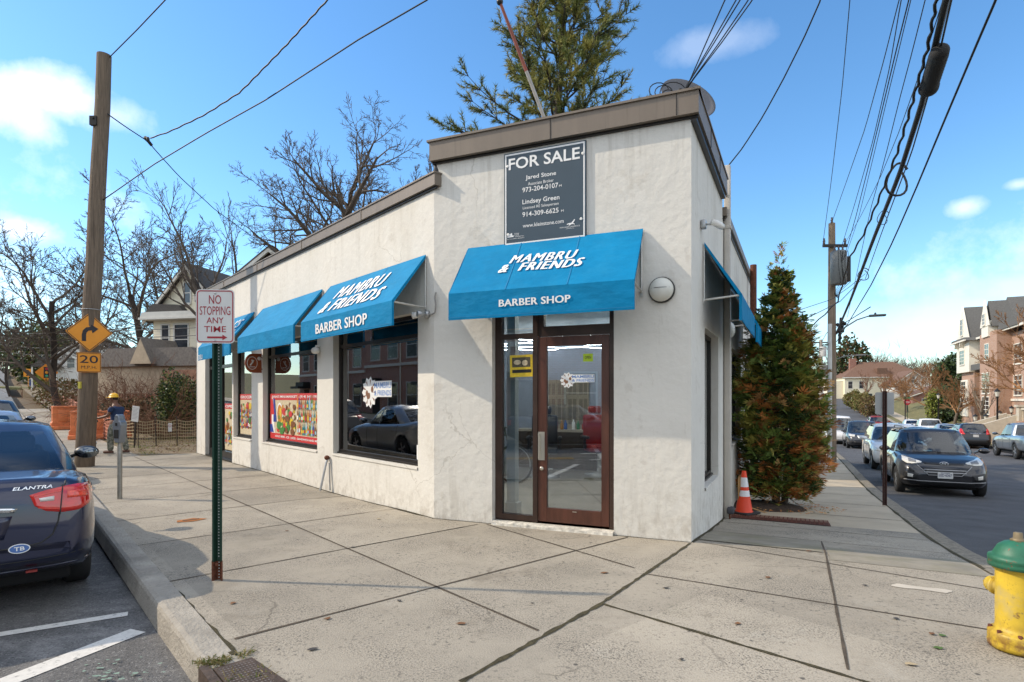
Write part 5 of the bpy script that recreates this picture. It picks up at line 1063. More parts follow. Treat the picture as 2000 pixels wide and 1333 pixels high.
    def weld(ob, md=1e-4):
        bm = bmesh.new(); bm.from_mesh(ob.data); bmesh.ops.remove_doubles(bm, verts=bm.verts, dist=md); bmesh.ops.recalc_face_normals(bm, faces=bm.faces); bm.to_mesh(ob.data); bm.free()
    weld(body)
    ob = pn.build('roof', [paintm, trimk], t); weld(ob); ob = gl.build('windows', P.get('glass', cgl), t); weld(ob)
    if gk.v: weld(gk.build('rear_window', cgl, t))
    bv2 = BVHTree.FromPolygons([Vector(v) for v in o.v]+[Vector(v) for v in pn.v]+[Vector(v) for v in gl.v], [tuple(f) for f in o.f]+[tuple(i+len(o.v) for i in f) for f in pn.f]+[tuple(i+len(o.v)+len(pn.v) for i in f) for f in gl.f])
    # dark cabin with seats
    c = MB(); c.rbox(((xb0+xb1)/2-.1, 0, bz(0)-.12), ((xb0-xb1)*.78, wb*1.7, .14), .05, 0)
    for sx in g.get('seats', (.25, -.65)):
        for sy in (-.36, .36): c.rbox((sx, sy, bz(0)+.02), (.14, .48, .42), .06, 1); c.rbox((sx-.03, sy, bz(0)+.30), (.10, .26, .17), .05, 1)
    c.tube([(xb0-.62, .36+.18*cos(a), bz(0)+.02+.17*sin(a)) for a in [2*pi*i/16 for i in range(17)]], .014, 6, 0); c.build('cabin', [dkin, seatm], t)
    # wheels
    for xc in wh:
        for sy in (1, -1):
            w_ = MB(); T = Matrix.Translation((xc, sy*(W*.965-.10), R)) @ Matrix.Rotation(-sy*pi/2, 4, 'X'); w_.lathe([(R*.62, -.09), (R*.93, -.095), (R, -.07), (R, .07), (R*.93, .095), (R*.66, .10), (R*.62, .085)], 28, T=T); wo = w_.build('wheel', tyrem, t)
            r_ = MB(); r_.lathe([(R*.63, -.05), (R*.63, .088), (R*.58, .09), (R*.55, .05), (.06, .055), (.055, .08), (0, .08)], 24, 1, T=T)
            for q in range(P.get('spokes', 5)): a = 2*pi*q/P.get('spokes', 5); s_ = r_.T; r_.T = T @ Matrix.Rotation(a, 4, 'Z'); r_.rbox((R*.32, 0, .077), (R*.58, R*.2, .022), .008, 0); r_.T = s_
            r_.build('rim', [P.get('rim', rimm), trimk], wo)
    u = MB(); u.rbox((0, 0, R*.78), (2*L-1.0, W*1.55, .20), .03); u.build('underside', dkin, t)
    # patches laid on the shell: two edge lines each (side coordinate, z)
    def patch(name, up, lo, face, mi, nn=10, mm=4, off=.006, par=None, curved=False):
        d = {'f': Vector((-1, 0, 0)), 'r': Vector((1, 0, 0)), 'l': Vector((0, -1, 0)), 's': Vector((0, 1, 0))}[face]
        def pt(a, b):
            def ip(Q, a):
                f = a*(len(Q)-1); i = min(int(f), len(Q)-2); f -= i; return (Q[i][0]+(Q[i+1][0]-Q[i][0])*f, Q[i][1]+(Q[i+1][1]-Q[i][1])*f)
            p, q = ip(up, a), ip(lo, a); s_, z = p[0]+(q[0]-p[0])*b, p[1]+(q[1]-p[1])*b
            org = Vector((0, s_, z))-d*6 if face in 'fr' else Vector((s_, 0, z))-d*6
            hit = bv2.ray_cast(org, d)
            if hit[0] is None: hit = bv2.find_nearest(Vector(((L if face == 'f' else -L), s_, z)) if face in 'fr' else Vector((s_, W if face == 'l' else -W, z)))
            return hit[0]
        G_ = [[pt(i/nn, j/mm) for i in range(nn+1)] for j in range(mm+1)]; vs = []; nv = (nn+1)*(mm+1)
        for j in range(mm+1):
            for i in range(nn+1):
                p = G_[j][i]; a = G_[j][min(i+1, nn)]-G_[j][max(i-1, 0)]; b = G_[min(j+1, mm)][i]-G_[max(j-1, 0)][i]; nr = a.cross(b)
                nr = nr.normalized() if nr.length > 1e-9 else -d
                if nr.dot(d) > 0: nr = -nr
                vs.append(p+nr*off)
        vs += [p+d*.002 for r_ in G_ for p in r_]
        q = lambda i, j, b=0: b*nv+j*(nn+1)+i
        fs = [(q(i, j), q(i+1, j), q(i+1, j+1), q(i, j+1)) for j in range(mm) for i in range(nn)]
        for i in range(nn): fs += [(q(i, 0), q(i, 0, 1), q(i+1, 0, 1), q(i+1, 0)), (q(i, mm), q(i+1, mm), q(i+1, mm, 1), q(i, mm, 1))]
        for j in range(mm): fs += [(q(0, j), q(0, j+1), q(0, j+1, 1), q(0, j, 1)), (q(nn, j), q(nn, j, 1), q(nn, j+1, 1), q(nn, j+1))]
        mb = MB(); mb.add(vs, fs, 0, True); ob = mb.build(name, mi, par or t); weld(ob, 1e-5); return ob
    def seam(pts, face, r=.004, m_=trimk, name='panel_gap', par=None, off=.001):
        d = {'f': Vector((-1, 0, 0)), 'r': Vector((1, 0, 0)), 'l': Vector((0, -1, 0)), 's': Vector((0, 1, 0)), 't': Vector((0, 0, -1))}[face]; Q = []
        for (a, b), (a2, b2) in zip(pts, pts[1:]):
            for i in range(6): Q.append((a+(a2-a)*i/6, b+(b2-b)*i/6))
        Q.append(pts[-1]); V = []
        for a, b in Q:
            org = Vector((0, a, b))-d*6 if face in 'fr' else Vector((a, 0, b))-d*6 if face in 'ls' else Vector((a, b, 6)); h = bv2.ray_cast(org, d)
            if h[0] is not None: V.append(h[0]-d*off)
        if len(V) > 1: mb = MB(); mb.tube(V, r, 5); return mb.build(name, m_, par or t)
    def deco(tx, face, s0, z0, wd, ht, m_, name='lettering', bold=0, par=None, shear=0):
        mb = MB(); d = {'f': Vector((-1, 0, 0)), 'r': Vector((1, 0, 0))}[face]; sg = 1 if face == 'f' else -1
        def fn(a, b):
            h = bv2.ray_cast(Vector((0, a*sg, b))-d*6, d); return tuple((h[0] if h[0] else Vector((0, a*sg, b)))-d*.008)
        text(mb, tx, s0, z0, wd, ht, bold=bold, fn=fn, shear=shear); return mb.build(name, m_, par or t)
    K = dict(t=t, patch=patch, seam=seam, deco=deco, L=L, W=W, bz=bz, bvh=bv2, paint=paintm)
    # doors, mirrors, plates shared by all
    sd = 'ls' if detail > 0 else ''
    for f in sd:
        sx = [xb0-fr-.02]+[q[0][0] for q in []]
        zb = .30; zt_ = bz(0)-.01
        lines = [xb0-fr*1.0-.05]+[q[0] for q in xB][:P.get('doors', 2)]
        if P.get('rear_door'): lines.append(P['rear_door'])
        for x in lines: seam([(x, zt_), (x+.01, .62), (x-.02, zb)], f)
        seam([(lines[0], zb+.0), (lines[-1], zb+.0)], f)
        for x in lines[:-1]:
            d_ = MB(); y = (W*.985)*(1 if f == 'l' else -1); d_.rbox((lines[lines.index(x)+1]+.16, y, zt_-.14), (.2, .035, .035), .012); d_.build('door_handle', paintm, t)
    for sy in (1, -1):
        mo = MB(); mx_ = xb0-fr-.12; y = sy*(W*1.0+.13); z = bz(mx_)+.10
        mo.tube([(mx_+.02, sy*W*.93, z-.06), (mx_, sy*(W+.02), z-.02)], .025, 6); mo.ball((mx_+.03, y, z), (.085, .125, .075), 14, k=10); ob = mo.build('mirror', P.get('mirrorm', paintm), t)
        mg_ = MB(); mg_.T = Matrix.Translation((mx_-.035, y, z)) @ Matrix.Rotation(pi/2, 4, 'Y'); mg_.lathe([(.0, -.022), (.06, -.022), (.066, -.01)], 16, T=Matrix.Diagonal((1, 1.55, 1, 1))); mg_.build('mirror_glass', M('mirror', (.16, .18, .2), .03, 1), ob)
    return K

def plate_at(K, face, z, m_, txt=None, tm=None, wd=.305, ht=.155, x=0, par=None):
    d = 1 if face == 'f' else -1; h = K['bvh'].ray_cast(Vector((6*d, x, z+ht/2)), Vector((-d, 0, 0))); X = h[0].x+d*.022 if h[0] else K['L']*d
    o = MB(); o.T = Matrix.Translation((X, x, z+ht/2)) @ Matrix.Rotation(pi/2*d, 4, 'Z'); plate(o, wd, ht, .015, .006, -.003); ob = o.build('licence_plate', m_, par or K['t'])
    if txt: q = MB(); q.T = o.T; text(q, txt, -wd*.42, -ht*.2, wd*.84, ht*.42, y=-.0045, bold=.012); q.box(-wd*.3, wd*.3, -.0045, -.003, ht*.32, ht*.4); q.build('plate_number', tm or M('plate_ink', (.02, .03, .12), .5), ob)
# shapes
SEDAN = dict(L=4.50, W=1.78, R=.315, wheels=(1.36, -1.29), rear_door=-1.05,
    top=[(-2.25, .52), (-2.238, .86), (-2.21, 1.0), (-2.16, 1.055), (-1.75, 1.085), (-1.3, 1.03), (.6, .96), (.95, .95), (1.5, .87), (1.95, .76), (2.15, .66), (2.22, .55), (2.25, .45)],
    bot=[(-2.25, .47), (-2.2, .40), (-2.0, .31), (-1.7, .21), (2.0, .19), (2.2, .22), (2.25, .34)],
    plan=[(-2.25, .74), (-2.238, .80), (-2.20, .855), (-2.12, .90), (-1.95, .945), (-1.6, .975), (-1.0, .995), (.8, 1.0), (1.5, .98), (1.9, .93), (2.08, .84), (2.2, .70), (2.25, .55)],
    cab=dict(x=(1.02, .28, -.85, -1.62), roof=1.48, wb=.91, wt=.71, belt=[(-2, 1.03), (-1, .99), (1.2, .93)], B=[(.0, -.02)], C=.30, rb=.22, fb=.36, seats=(.2, -.75)))
SUV = dict(L=4.40, W=1.82, R=.345, wheels=(1.42, -1.22), rear_door=-.78, rim=rimm,
    top=[(-2.2, .55), (-2.17, .85), (-2.1, 1.02), (-1.9, 1.08), (.8, 1.06), (1.0, 1.05), (1.5, .99), (1.85, .90), (2.08, .78), (2.17, .66), (2.2, .55)],
    bot=[(-2.2, .42), (-2.1, .30), (-1.9, .24), (1.9, .24), (2.12, .27), (2.2, .40)],
    plan=[(-2.2, .78), (-2.15, .86), (-2.05, .92), (-1.8, .97), (-1, .995), (.9, 1.0), (1.5, .985), (1.85, .94), (2.03, .87), (2.14, .76), (2.2, .60)],
    cab=dict(x=(1.22, .50, -1.55, -1.98), roof=1.66, wb=.92, wt=.70, belt=[(-2, 1.12), (-.8, 1.05), (1.2, .99)], B=[(.12, .05), (-.85, -.9)], C=.12, rb=.16, fb=.38, seats=(.2, -.7)))
VAN = dict(L=5.1, W=1.95, R=.345, wheels=(1.62, -1.42), rear_door=-.75,
    top=[(-2.55, .6), (-2.52, .95), (-2.4, 1.05), (1.2, 1.05), (1.5, 1.03), (2.0, .97), (2.35, .86), (2.5, .7), (2.55, .55)], bot=[(-2.55, .4), (-2.4, .27), (2.3, .22), (2.5, .26), (2.55, .38)],
    plan=[(-2.55, .84), (-2.48, .92), (-2.3, .97), (-1, 1), (1.5, 1), (2.0, .96), (2.35, .88), (2.5, .76), (2.55, .62)],
    cab=dict(x=(1.75, .85, -2.15, -2.42), roof=1.75, wb=.93, wt=.76, belt=[(-2.5, 1.05), (1.6, 1.0)], B=[(.55, .5), (-.8, -.8)], C=.1, rb=.12, fb=.38, seats=(.5, -.5)))
CARGO = dict(VAN, cab=dict(VAN['cab'], roof=2.05, x=(1.95, 1.15, -2.3, -2.45), blind=.5))
HATCH = dict(SUV, R=.34)
PICK = dict(L=5.33, W=1.99, R=.385, wheels=(1.72, -1.46), doors=2, rear_door=-.82,
    top=[(-2.66, .7), (-2.63, 1.15), (-2.5, 1.19), (-1.0, 1.19), (.9, 1.14), (1.2, 1.12), (1.8, 1.08), (2.3, 1.0), (2.55, .86), (2.66, .6)], bot=[(-2.66, .55), (-2.5, .42), (2.3, .36), (2.55, .38), (2.66, .5)],
    plan=[(-2.66, .88), (-2.6, .93), (-2.3, .98), (0, 1), (1.7, .99), (2.2, .96), (2.5, .88), (2.62, .78), (2.66, .7)],
    cab=dict(x=(1.40, .62, -.72, -.92), roof=1.80, wb=.92, wt=.74, belt=[(-2, 1.17), (1.2, 1.10)], B=[(.22, .16)], C=.08, rb=.1, fb=.36, seats=(.3, -.5)))
def onL(l, q, back=False): p = L2(l, q); a = atan2(uL.y, uL.x)+(pi if back else 0); dz = (gz(*L2(l+1.3, q)[:2])-gz(*L2(l-1.3, q)[:2]))/2.6; return TR(p.x, p.y, gz(p.x, p.y)+RD, a) @ Matrix.Rotation(-atan2(dz, 1)*(1 if not back else -1), 4, 'Y')
def onR(r, q, away=False): p = R2(r, q); a = atan2(uR.y, uR.x)+(0 if away else pi); dz = (gz(*R2(r+1.3, q)[:2])-gz(*R2(r-1.3, q)[:2]))/2.6; return TR(p.x, p.y, gz(p.x, p.y)+RD, a) @ Matrix.Rotation(-atan2(dz, 1)*(1 if away else -1), 4, 'Y')
GRP = 'cars parked along the kerbs'
navy = paint('navy_paint', (.011, .015, .046)); black = paint('black_paint', (.012, .012, .014)); silver = paint('silver_paint', (.42, .44, .46), .6); whitep = paint('car_white', (.68, .68, .67), 0); dgrey = paint('dark_grey_paint_metal', (.05, .052, .058), .5); blueg = paint('grey_blue_paint', (.22, .26, .30), .6)

# the dark blue sedan close to the camera, seen from its rear right corner
K = car('navy blue sedan parked at the near kerb, cut by the left picture edge', onL(1.83, 4.40), dict(SEDAN, mirrorm=trimk, glass=glass('clear_car_glass', (.80, .84, .83), .05, 1.1)), navy, GRP); t, patch, seam, deco = K['t'], K['patch'], K['seam'], K['deco']
for sg in (1, -1):
    up = [(sg*.40, .945), (sg*.50, .975), (sg*.62, .995), (sg*.72, 1.0), (sg*.79, .99)]; lo = [(sg*.43, .86), (sg*.50, .815), (sg*.60, .795), (sg*.70, .80), (sg*.80, .85)]
    tl = patch('tail_lamp', up, lo, 'r', lampr, 16, 6, .010)
    patch('reversing_lamp', [(sg*.455, .915), (sg*.55, .925)], [(sg*.465, .89), (sg*.55, .89)], 'r', lampw, 6, 2, .014, tl)
    seam([(sg*.605, 1.01), (sg*.585, .78)], 'r', .0045, trimk, 'lamp_gap', tl, .013); patch('lamp_reflector', [(sg*.63, .955), (sg*.75, .955)], [(sg*.63, .90), (sg*.76, .90)], 'r', M('lamp_bright_red', (.75, .05, .02), .15, var=.4, scale=30, coat=1), 8, 3, .0125, tl)
    seam([(sg*.42, .93), (sg*.59, .96)], 'r', .003, M('lamp_bright_red', (.75, .05, .02), .15), 'lamp_rib', tl, .012); seam([(sg*.45, .845), (sg*.59, .82)], 'r', .003, M('lamp_bright_red', (.75, .05, .02), .15), 'lamp_rib', tl, .012)
    f = 's' if sg < 0 else 'l'
    patch('tail_lamp_side', [(-1.95, .97), (-2.05, .99), (-2.16, .995)], [(-1.99, .92), (-2.07, .86), (-2.17, .83)], f, lampr, 8, 4, .008, tl)
seam([(-.63, 1.05), (-.60, .93), (-.575, .73), (-.54, .63), (-.47, .575), (-.35, .555), (.35, .555), (.47, .575), (.54, .63), (.575, .73), (.60, .93), (.63, 1.05)], 'r', .006)
seam([(-.80, .47), (-.4, .445), (.4, .445), (.80, .47)], 'r', .005); seam([(-.85, .37), (-.4, .345), (.4, .345), (.85, .37)], 'r', .012, K['paint'], 'bumper_crease')
pr = patch('plate_recess', [(-.30, .80), (.30, .80)], [(-.25, .63), (.25, .63)], 'r', navy, 10, 4, .003); 
patch('trunk_garnish', [(-.33, .855), (-.15, .875), (.15, .875), (.33, .855)], [(-.31, .825), (-.15, .84), (.15, .84), (.31, .825)], 'r', chrome, 14, 3, .016)
deco('ELANTRA', 'r', .30, .99, .24, .024, chrome, 'model_lettering', .01, shear=.25)
o = MB(); h = K['bvh'].ray_cast(Vector((-6, 0, .955)), Vector((1, 0, 0)))[0]; o.T = Matrix.Translation((h.x-.012, 0, .965)) @ Matrix.Rotation(-pi/2, 4, 'Z'); o.tube([(.075*cos(a), 0, .042*sin(a)) for a in [2*pi*i/20 for i in range(21)]], .006, 6); o.tube([(-.04, 0, -.03), (-.02, 0, .03), (.02, 0, -.03), (.04, 0, .03)], .006, 6); o.build('emblem', chrome, t)
h = K['bvh'].ray_cast(Vector((-6, -.34, .55)), Vector((1, 0, 0)))[0]
st = MB(); st.T = Matrix.Translation((h.x-.006, -.34, .55)) @ Matrix.Rotation(-pi/2, 4, 'Z'); st.prism([(.065*cos(2*pi*i/28), .036*sin(2*pi*i/28)) for i in range(28)], 0, .003); so_ = st.build('bumper_sticker', letw, t)
st2 = MB(); st2.T = st.T.copy(); st2.prism([(.058*cos(2*pi*i/28), .030*sin(2*pi*i/28)) for i in range(28)], -.0012, 0); text(st2, 'TB', -.031, -.015, .062, .03, y=-.002, mi=1, bold=.02); st2.build('sticker_print', [M('sticker_blue', (.08, .17, .42), .4), letw], so_)
patch('number_plate_light', [(-.05, .71), (-.03, .71)], [(-.05, .69), (-.03, .69)], 'r', galv, 3, 2, .01)
o = MB(); h = K['bvh'].ray_cast(Vector((-1.40, -.36, 6)), Vector((0, 0, -1)))[0]; o.T = Matrix.Translation((-1.52, -.34, h.z-.14)) @ Matrix.Rotation(radians(-50), 4, 'Y') @ Matrix.Rotation(pi/2, 4, 'Z')
o.lathe([(0, 0), (.038, 0), (.038, .004), (0, .004)], 20); o.build('window_sticker_disc', M('sticker_teal', (.12, .45, .36), .5), t)
o = MB(); o.box(-2.17, -2.13, -.45, -.38, .335, .352); o.build('reflector', M('dull_red', (.22, .02, .015), .5), t)
for f in ('l', 's'): patch('headlamp', [(1.75, .80), (2.0, .74), (2.15, .66)], [(1.80, .68), (2.0, .62), (2.15, .58)], f, lampw, 8, 4, .008)
seam([(-1.75, .93), (-1.62, 1.0)], 's'); patch('fuel_flap', [(-1.45, .86), (-1.30, .86)], [(-1.45, .74), (-1.30, .74)], 's', navy, 4, 4, .003)
# next along the kerb
def tails(K, za=.95, zb=.78, y0=.42):
    for sg in (1, -1): K['patch']('tail_lamp', [(sg*y0, za), (sg*K['W']*.87, za)], [(sg*(y0+.03), zb), (sg*K['W']*.89, zb)], 'r', lampr, 8, 4, .008)
def fronts(K, za=.78, zb=.64, y0=.42, y1=.86):
    for sg in (1, -1): K['patch']('headlamp', [(sg*y0, za-.04), (sg*K['W']*y1, za+.03)], [(sg*(y0+.05), zb), (sg*K['W']*(y1+.02), zb+.06)], 'f', lampw, 8, 4, .010)
K = car('silver grey sedan parked ahead of the navy sedan', onL(8.6, 4.5), SEDAN, silver, GRP); tails(K)
K = car('black hatchback parked two cars ahead of the navy sedan', onL(14.6, 4.5), SUV, black, GRP); tails(K, 1.1, .9, .5)
# side street: black crossover facing the camera
K = car('black crossover facing us at the side street kerb', onR(13.1, 4.24), dict(SUV, W=1.92), black, GRP); patch, seam, deco = K['patch'], K['seam'], K['deco']
for sg in (1, -1):
    patch('headlamp', [(sg*.44, .845), (sg*.60, .90), (sg*.74, .955), (sg*.80, .965)], [(sg*.45, .82), (sg*.62, .79), (sg*.76, .80), (sg*.83, .86)], 'f', lampw, 14, 5, .012)
    hl = [c_ for c_ in kids(K['t']) if c_.name.startswith('headlamp')][-1]
    patch('lamp_bezel', [(sg*.55, .865), (sg*.70, .905)], [(sg*.56, .815), (sg*.71, .83)], 'f', M('lamp_dark', (.2, .2, .2), .2), 8, 3, .018, hl)
    patch('fog_lamp', [(sg*.64, .54), (sg*.75, .56)], [(sg*.65, .46), (sg*.75, .47)], 'f', lampw, 5, 4, .012); patch('fog_recess', [(sg*.52, .56), (sg*.80, .62)], [(sg*.60, .43), (sg*.82, .44)], 'f', trimk, 8, 4, .005)
patch('upper_grille', [(-.42, .85), (0, .85), (.42, .85)], [(-.40, .80), (0, .785), (.40, .80)], 'f', trimk, 14, 3, .006); patch('lower_grille', [(-.50, .73), (0, .70), (.50, .73)], [(-.30, .53), (0, .52), (.30, .53)], 'f', trimk, 14, 5, .006)
for z in (.66, .60): patch('grille_bar', [(-.43+.1*(.7-z), z+.015), (.43-.1*(.7-z), z+.015)], [(-.43, z-.008), (.43, z-.008)], 'f', M('bar_grey', (.32, .32, .32), .35, .6), 12, 2, .014)
seam([(-.55, .77), (-.33, .54), (.33, .54), (.55, .77)], 'f', .010, M('bar_grey', (.32, .32, .32), .35, .6), 'grille_surround'); seam([(-.82, .40), (-.5, .385), (.5, .385), (.82, .40)], 'f', .012, M('bar_grey', (.32, .32, .32), .35, .6), 'skid_trim')
patch('lower_intake', [(-.60, .38), (.60, .38)], [(-.55, .28), (.55, .28)], 'f', trimk, 10, 3, .005)
o = MB(); h = K['bvh'].ray_cast(Vector((6, 0, .815)), Vector((-1, 0, 0)))[0]; o.T = Matrix.Translation((h.x+.022, 0, .815)) @ Matrix.Rotation(pi/2, 4, 'Z'); o.tube([(.085*cos(a), 0, .046*sin(a)) for a in [2*pi*i/24 for i in range(25)]], .007, 6); o.tube([(-.045, 0, -.032), (-.02, 0, .034)], .009, 6); o.tube([(.02, 0, -.034), (.045, 0, .032)], .009, 6); o.tube([(-.03, 0, -.0), (.03, 0, .0)], .008, 6); o.build('emblem', chrome, K['t'])
plate_at(K, 'f', .47, platew, 'LED·6367'); seam([(1.25, .66), (1.24, -.66)], 't', .004); 
for sy in (1, -1): o = MB(); o.tube([(.45, sy*.60, 1.64), (.3, sy*.60, 1.70), (-1.2, sy*.59, 1.71), (-1.4, sy*.59, 1.66)], .018, 6); o.build('roof_rail', galv, K['t'])
for y0, y1 in ((-.55, .1), (.0, .6)): seam([(1.30, y0), (1.20, y1)], 't', .009, trimk, 'wiper', off=.02)
# oncoming cars further down
K = car('dark grey minivan with a yellow plate further down the side street', onR(38, 4.75), VAN, dgrey, GRP); fronts(K, .92, .74, .5); K['patch']('grille', [(-.42, .86), (.42, .86)], [(-.32, .62), (.32, .62)], 'f', galv, 10, 4, .008); K['patch']('lower_grille', [(-.6, .46), (.6, .46)], [(-.55, .32), (.55, .32)], 'f', trimk, 8, 3, .006); plate_at(K, 'f', .44, platey)
K = car('white cargo van parked behind the dark minivan', onR(44, 3.75), CARGO, whitep, GRP); fronts(K, .95, .75, .5)
K = car('white van high up the hill beyond the utility pole', onR(112, 4.3), CARGO, whitep, GRP, 0)
K = car('white crossover parked just behind the black crossover', onR(19.9, 4.3), SUV, whitep, GRP); fronts(K)
K = car('black hatchback with tall red tail lamps parked across the side street', onR(43.3, 11.5, True), SUV, black, GRP)
for sg in (1, -1): K['patch']('tail_lamp', [(sg*.66, 1.32), (sg*.76, 1.32)], [(sg*.55, .93), (sg*.84, .97)], 'r', lampr, 6, 6, .012)
plate_at(K, 'r', .78, platew); K['patch']('bumper_trim', [(-.7, .62), (.7, .62)], [(-.7, .40), (.7, .40)], 'r', trimk, 8, 3, .008); K['deco']('VOLVO', 'r', -.3, 1.0, .6, .05, chrome, 'badge_letters', .01)
K = car('grey blue pickup truck at the right edge of the side street', onR(31.4, 11.5, True), PICK, blueg, GRP, 1, 'pickup'); tails(K)
K = car('white pickup truck parked beyond the black hatchback', onR(57, 11.6, True), PICK, whitep, GRP, 1, 'pickup'); tails(K)
K = car('pale silver sedan between the white pickup and the black hatchback', onR(50.3, 11.6, True), SEDAN, silver, GRP); tails(K)
K = car('white sedan far along the other side of the side street', onR(66, 11.6, True), SEDAN, whitep, GRP, 0)
K = car('red and silver car crossing far beyond the white crossover', onR(70, 9.0), SUV, paint('dull_red', (.16, .02, .02)), GRP, 0)
# traffic mirrored in the windows
K = car('white sedan standing across the main street, mirrored in the window', onL(11.5, 12.3, True), SEDAN, whitep, GRP); tails(K)
K = car('dark grey sedan across the main street opposite the corner', onL(-3.5, 12.3, True), SEDAN, dgrey, GRP); tails(K)
# ------------------------------------------------------------------ trees and shrubs
barkd = M('bark_dark', (.045, .034, .027), .95, var=.4, scale=8, stretch=(4, 4, .6), bump=.6); barkg = M('bark_grey', (.13, .105, .08), .95, var=.35, scale=8, stretch=(4, 4, .6), bump=.5)
twigm = M('twigs_dark', (.105, .08, .06), .95, var=.3); twigr = M('twigs_red_brown', (.19, .095, .055), .95, var=.35, scale=2); twigo = M('twigs_orange', (.29, .15, .065), .9, var=.35, scale=1.5); twigb = M('twigs_pale', (.24, .19, .14), .95, var=.3)
def rot_to(d, ang, az):
    a = d.orthogonal().normalized(); b = d.cross(a); s = a*cos(az)+b*sin(az); return (d*cos(ang)+s*sin(ang)).normalized()
def limb_tree(seed, H, r0, kids_n, ang, lens, trunk_f=.28, up=.12, wob=.18, minr=.006, dirs=None, sag=0.0):
    """returns (trunk mesh, crown mesh) of a bare tree grown from the origin"""
    rnd = random.Random(seed); T, Cn = MB(), MB(); sides = [9, 6, 5, 3, 3]; nseg = [6, 6, 5, 4, 3]; maxl = len(kids_n)
    def grow(p, d, ln, r, lv):
        n = nseg[lv]; P = [p.copy()]; R = [r]; tip = r*(.72 if lv == 0 else .22); q = p.copy()
        for i in range(n):
            d = (d+Vector((rnd.gauss(0, wob), rnd.gauss(0, wob), rnd.gauss(0, wob)*.6+up*(1 if lv else .3)-(sag if lv >= 2 else 0)))).normalized(); q = q+d*ln/n; P.append(q.copy()); R.append(max(minr*.6, r+(tip-r)*(i+1)/n))
        (T if lv < 1 else Cn).tube(P, R, sides[lv], caps=False)
        if lv >= maxl: return
        k = kids_n[lv]
        for j in range(k):
            f = (.98 if j == 0 and lv else (trunk_f if lv == 0 else .22)+(1-(trunk_f if lv == 0 else .22))*(j+rnd.random())/k); f = min(f, .99); x = f*n; i = int(x); c = P[i].lerp(P[i+1], x-i); rr = (R[i]+(R[i+1]-R[i])*(x-i))*rnd.uniform(.5, .75)
            dd = (P[i+1]-P[i]).normalized(); a = ang[lv]*rnd.uniform(.55, 1.25) if j or not lv else ang[lv]*.3
            nd = rot_to(dd, a, 2.4*j+rnd.uniform(-.6, .6)+lv)
            grow(c, nd, ln*lens[lv]*rnd.uniform(.65, 1.15)*(1.1-.45*f if lv else 1), max(rr, minr), lv+1)
    if dirs:
        for d, ln, r in dirs: grow(Vector((0, 0, 0)), Vector(d).normalized(), ln, r, 0)
    else: grow(Vector((0, 0, -.1)), Vector((rnd.uniform(-.1, .1), rnd.uniform(-.1, .1), 1)).normalized(), H*.55, r0, 0)
    return T, Cn
def tree(name, label, X, TC, bm, tm, group=None, cat='tree'):
    t = thing(name, label, cat, X, group); TC[0].build('trunk', bm, t); TC[1].build('crown', tm, t); return t
def P_(px, Y, lift=0): x = (px-1000)/FPX*Y; return Vector((x, Y, gz(x, Y)+lift))
def PT(px, Y, a=0, lift=0, s=1): p = P_(px, Y, lift); return Matrix.Translation(p) @ Matrix.Rotation(a, 4, 'Z') @ Matrix.Diagonal((s, s, s, 1))
GT = 'bare trees behind the shop'
A = tree('bare_tree', 'gnarled bare tree with heavy low limbs behind the shop roof', PT(706, 20.5, 2.9, 0, .98), limb_tree(11, 13.8, .28, [9, 10, 9, 8], [1.15, .95, .9, .85], [.66, .48, .44, .42], .5, .03, .22, .009), barkd, twigm, GT)
B = tree('bare_tree', 'bare tree with upright shoots next to the tall corner parapet', PT(800, 21.5, 3.4, 0, 1.02), limb_tree(23, 13.2, .25, [9, 10, 9, 8], [.95, .85, .8, .75], [.58, .46, .44, .42], .5, .10, .18, .009), barkd, twigm, GT)
Cc = tree('bare_tree', 'slender bare tree rising over the roof beside the grey gable', PT(452, 28, .4), limb_tree(31, 14.5, .2, [8, 7, 7, 4], [.55, .6, .7, .6], [.55, .52, .45, .42], .45, .06, .14, .013), barkd, twigm, GT)
big = limb_tree(41, 14.5, .22, [11, 9, 8, 7], [.95, .8, .8, .75], [.80, .52, .46, .42], .2, .02, .15, .019)
D = tree('bare_tree', 'large spreading bare tree just right of the leaning pole', PT(265, 37, .2), big, barkd, twigm, GT)
dup(D, PT(120, 35, 2.2, 0, .88), 'large bare tree with swept branches left of the leaning pole', GT); dup(D, PT(345, 44, 4.1, 0, 1.0), 'large bare tree behind the cream gabled house', GT); dup(D, PT(190, 52, 1.2, 0, .95), 'bare tree furthest back behind the curve sign', GT)
dup(A, PT(605, 23.5, .6, 0, .93), 'low twiggy bare tree between the grey gable and the heavy limbed tree', GT); dup(D, PT(20, 62, 3.3, 0, .7), 'bare tree far up the street at the left picture edge', GT); dup(D, PT(770, 36, 5.0, 0, .72), 'bare tree deep behind the upright shoots over the roof', GT)

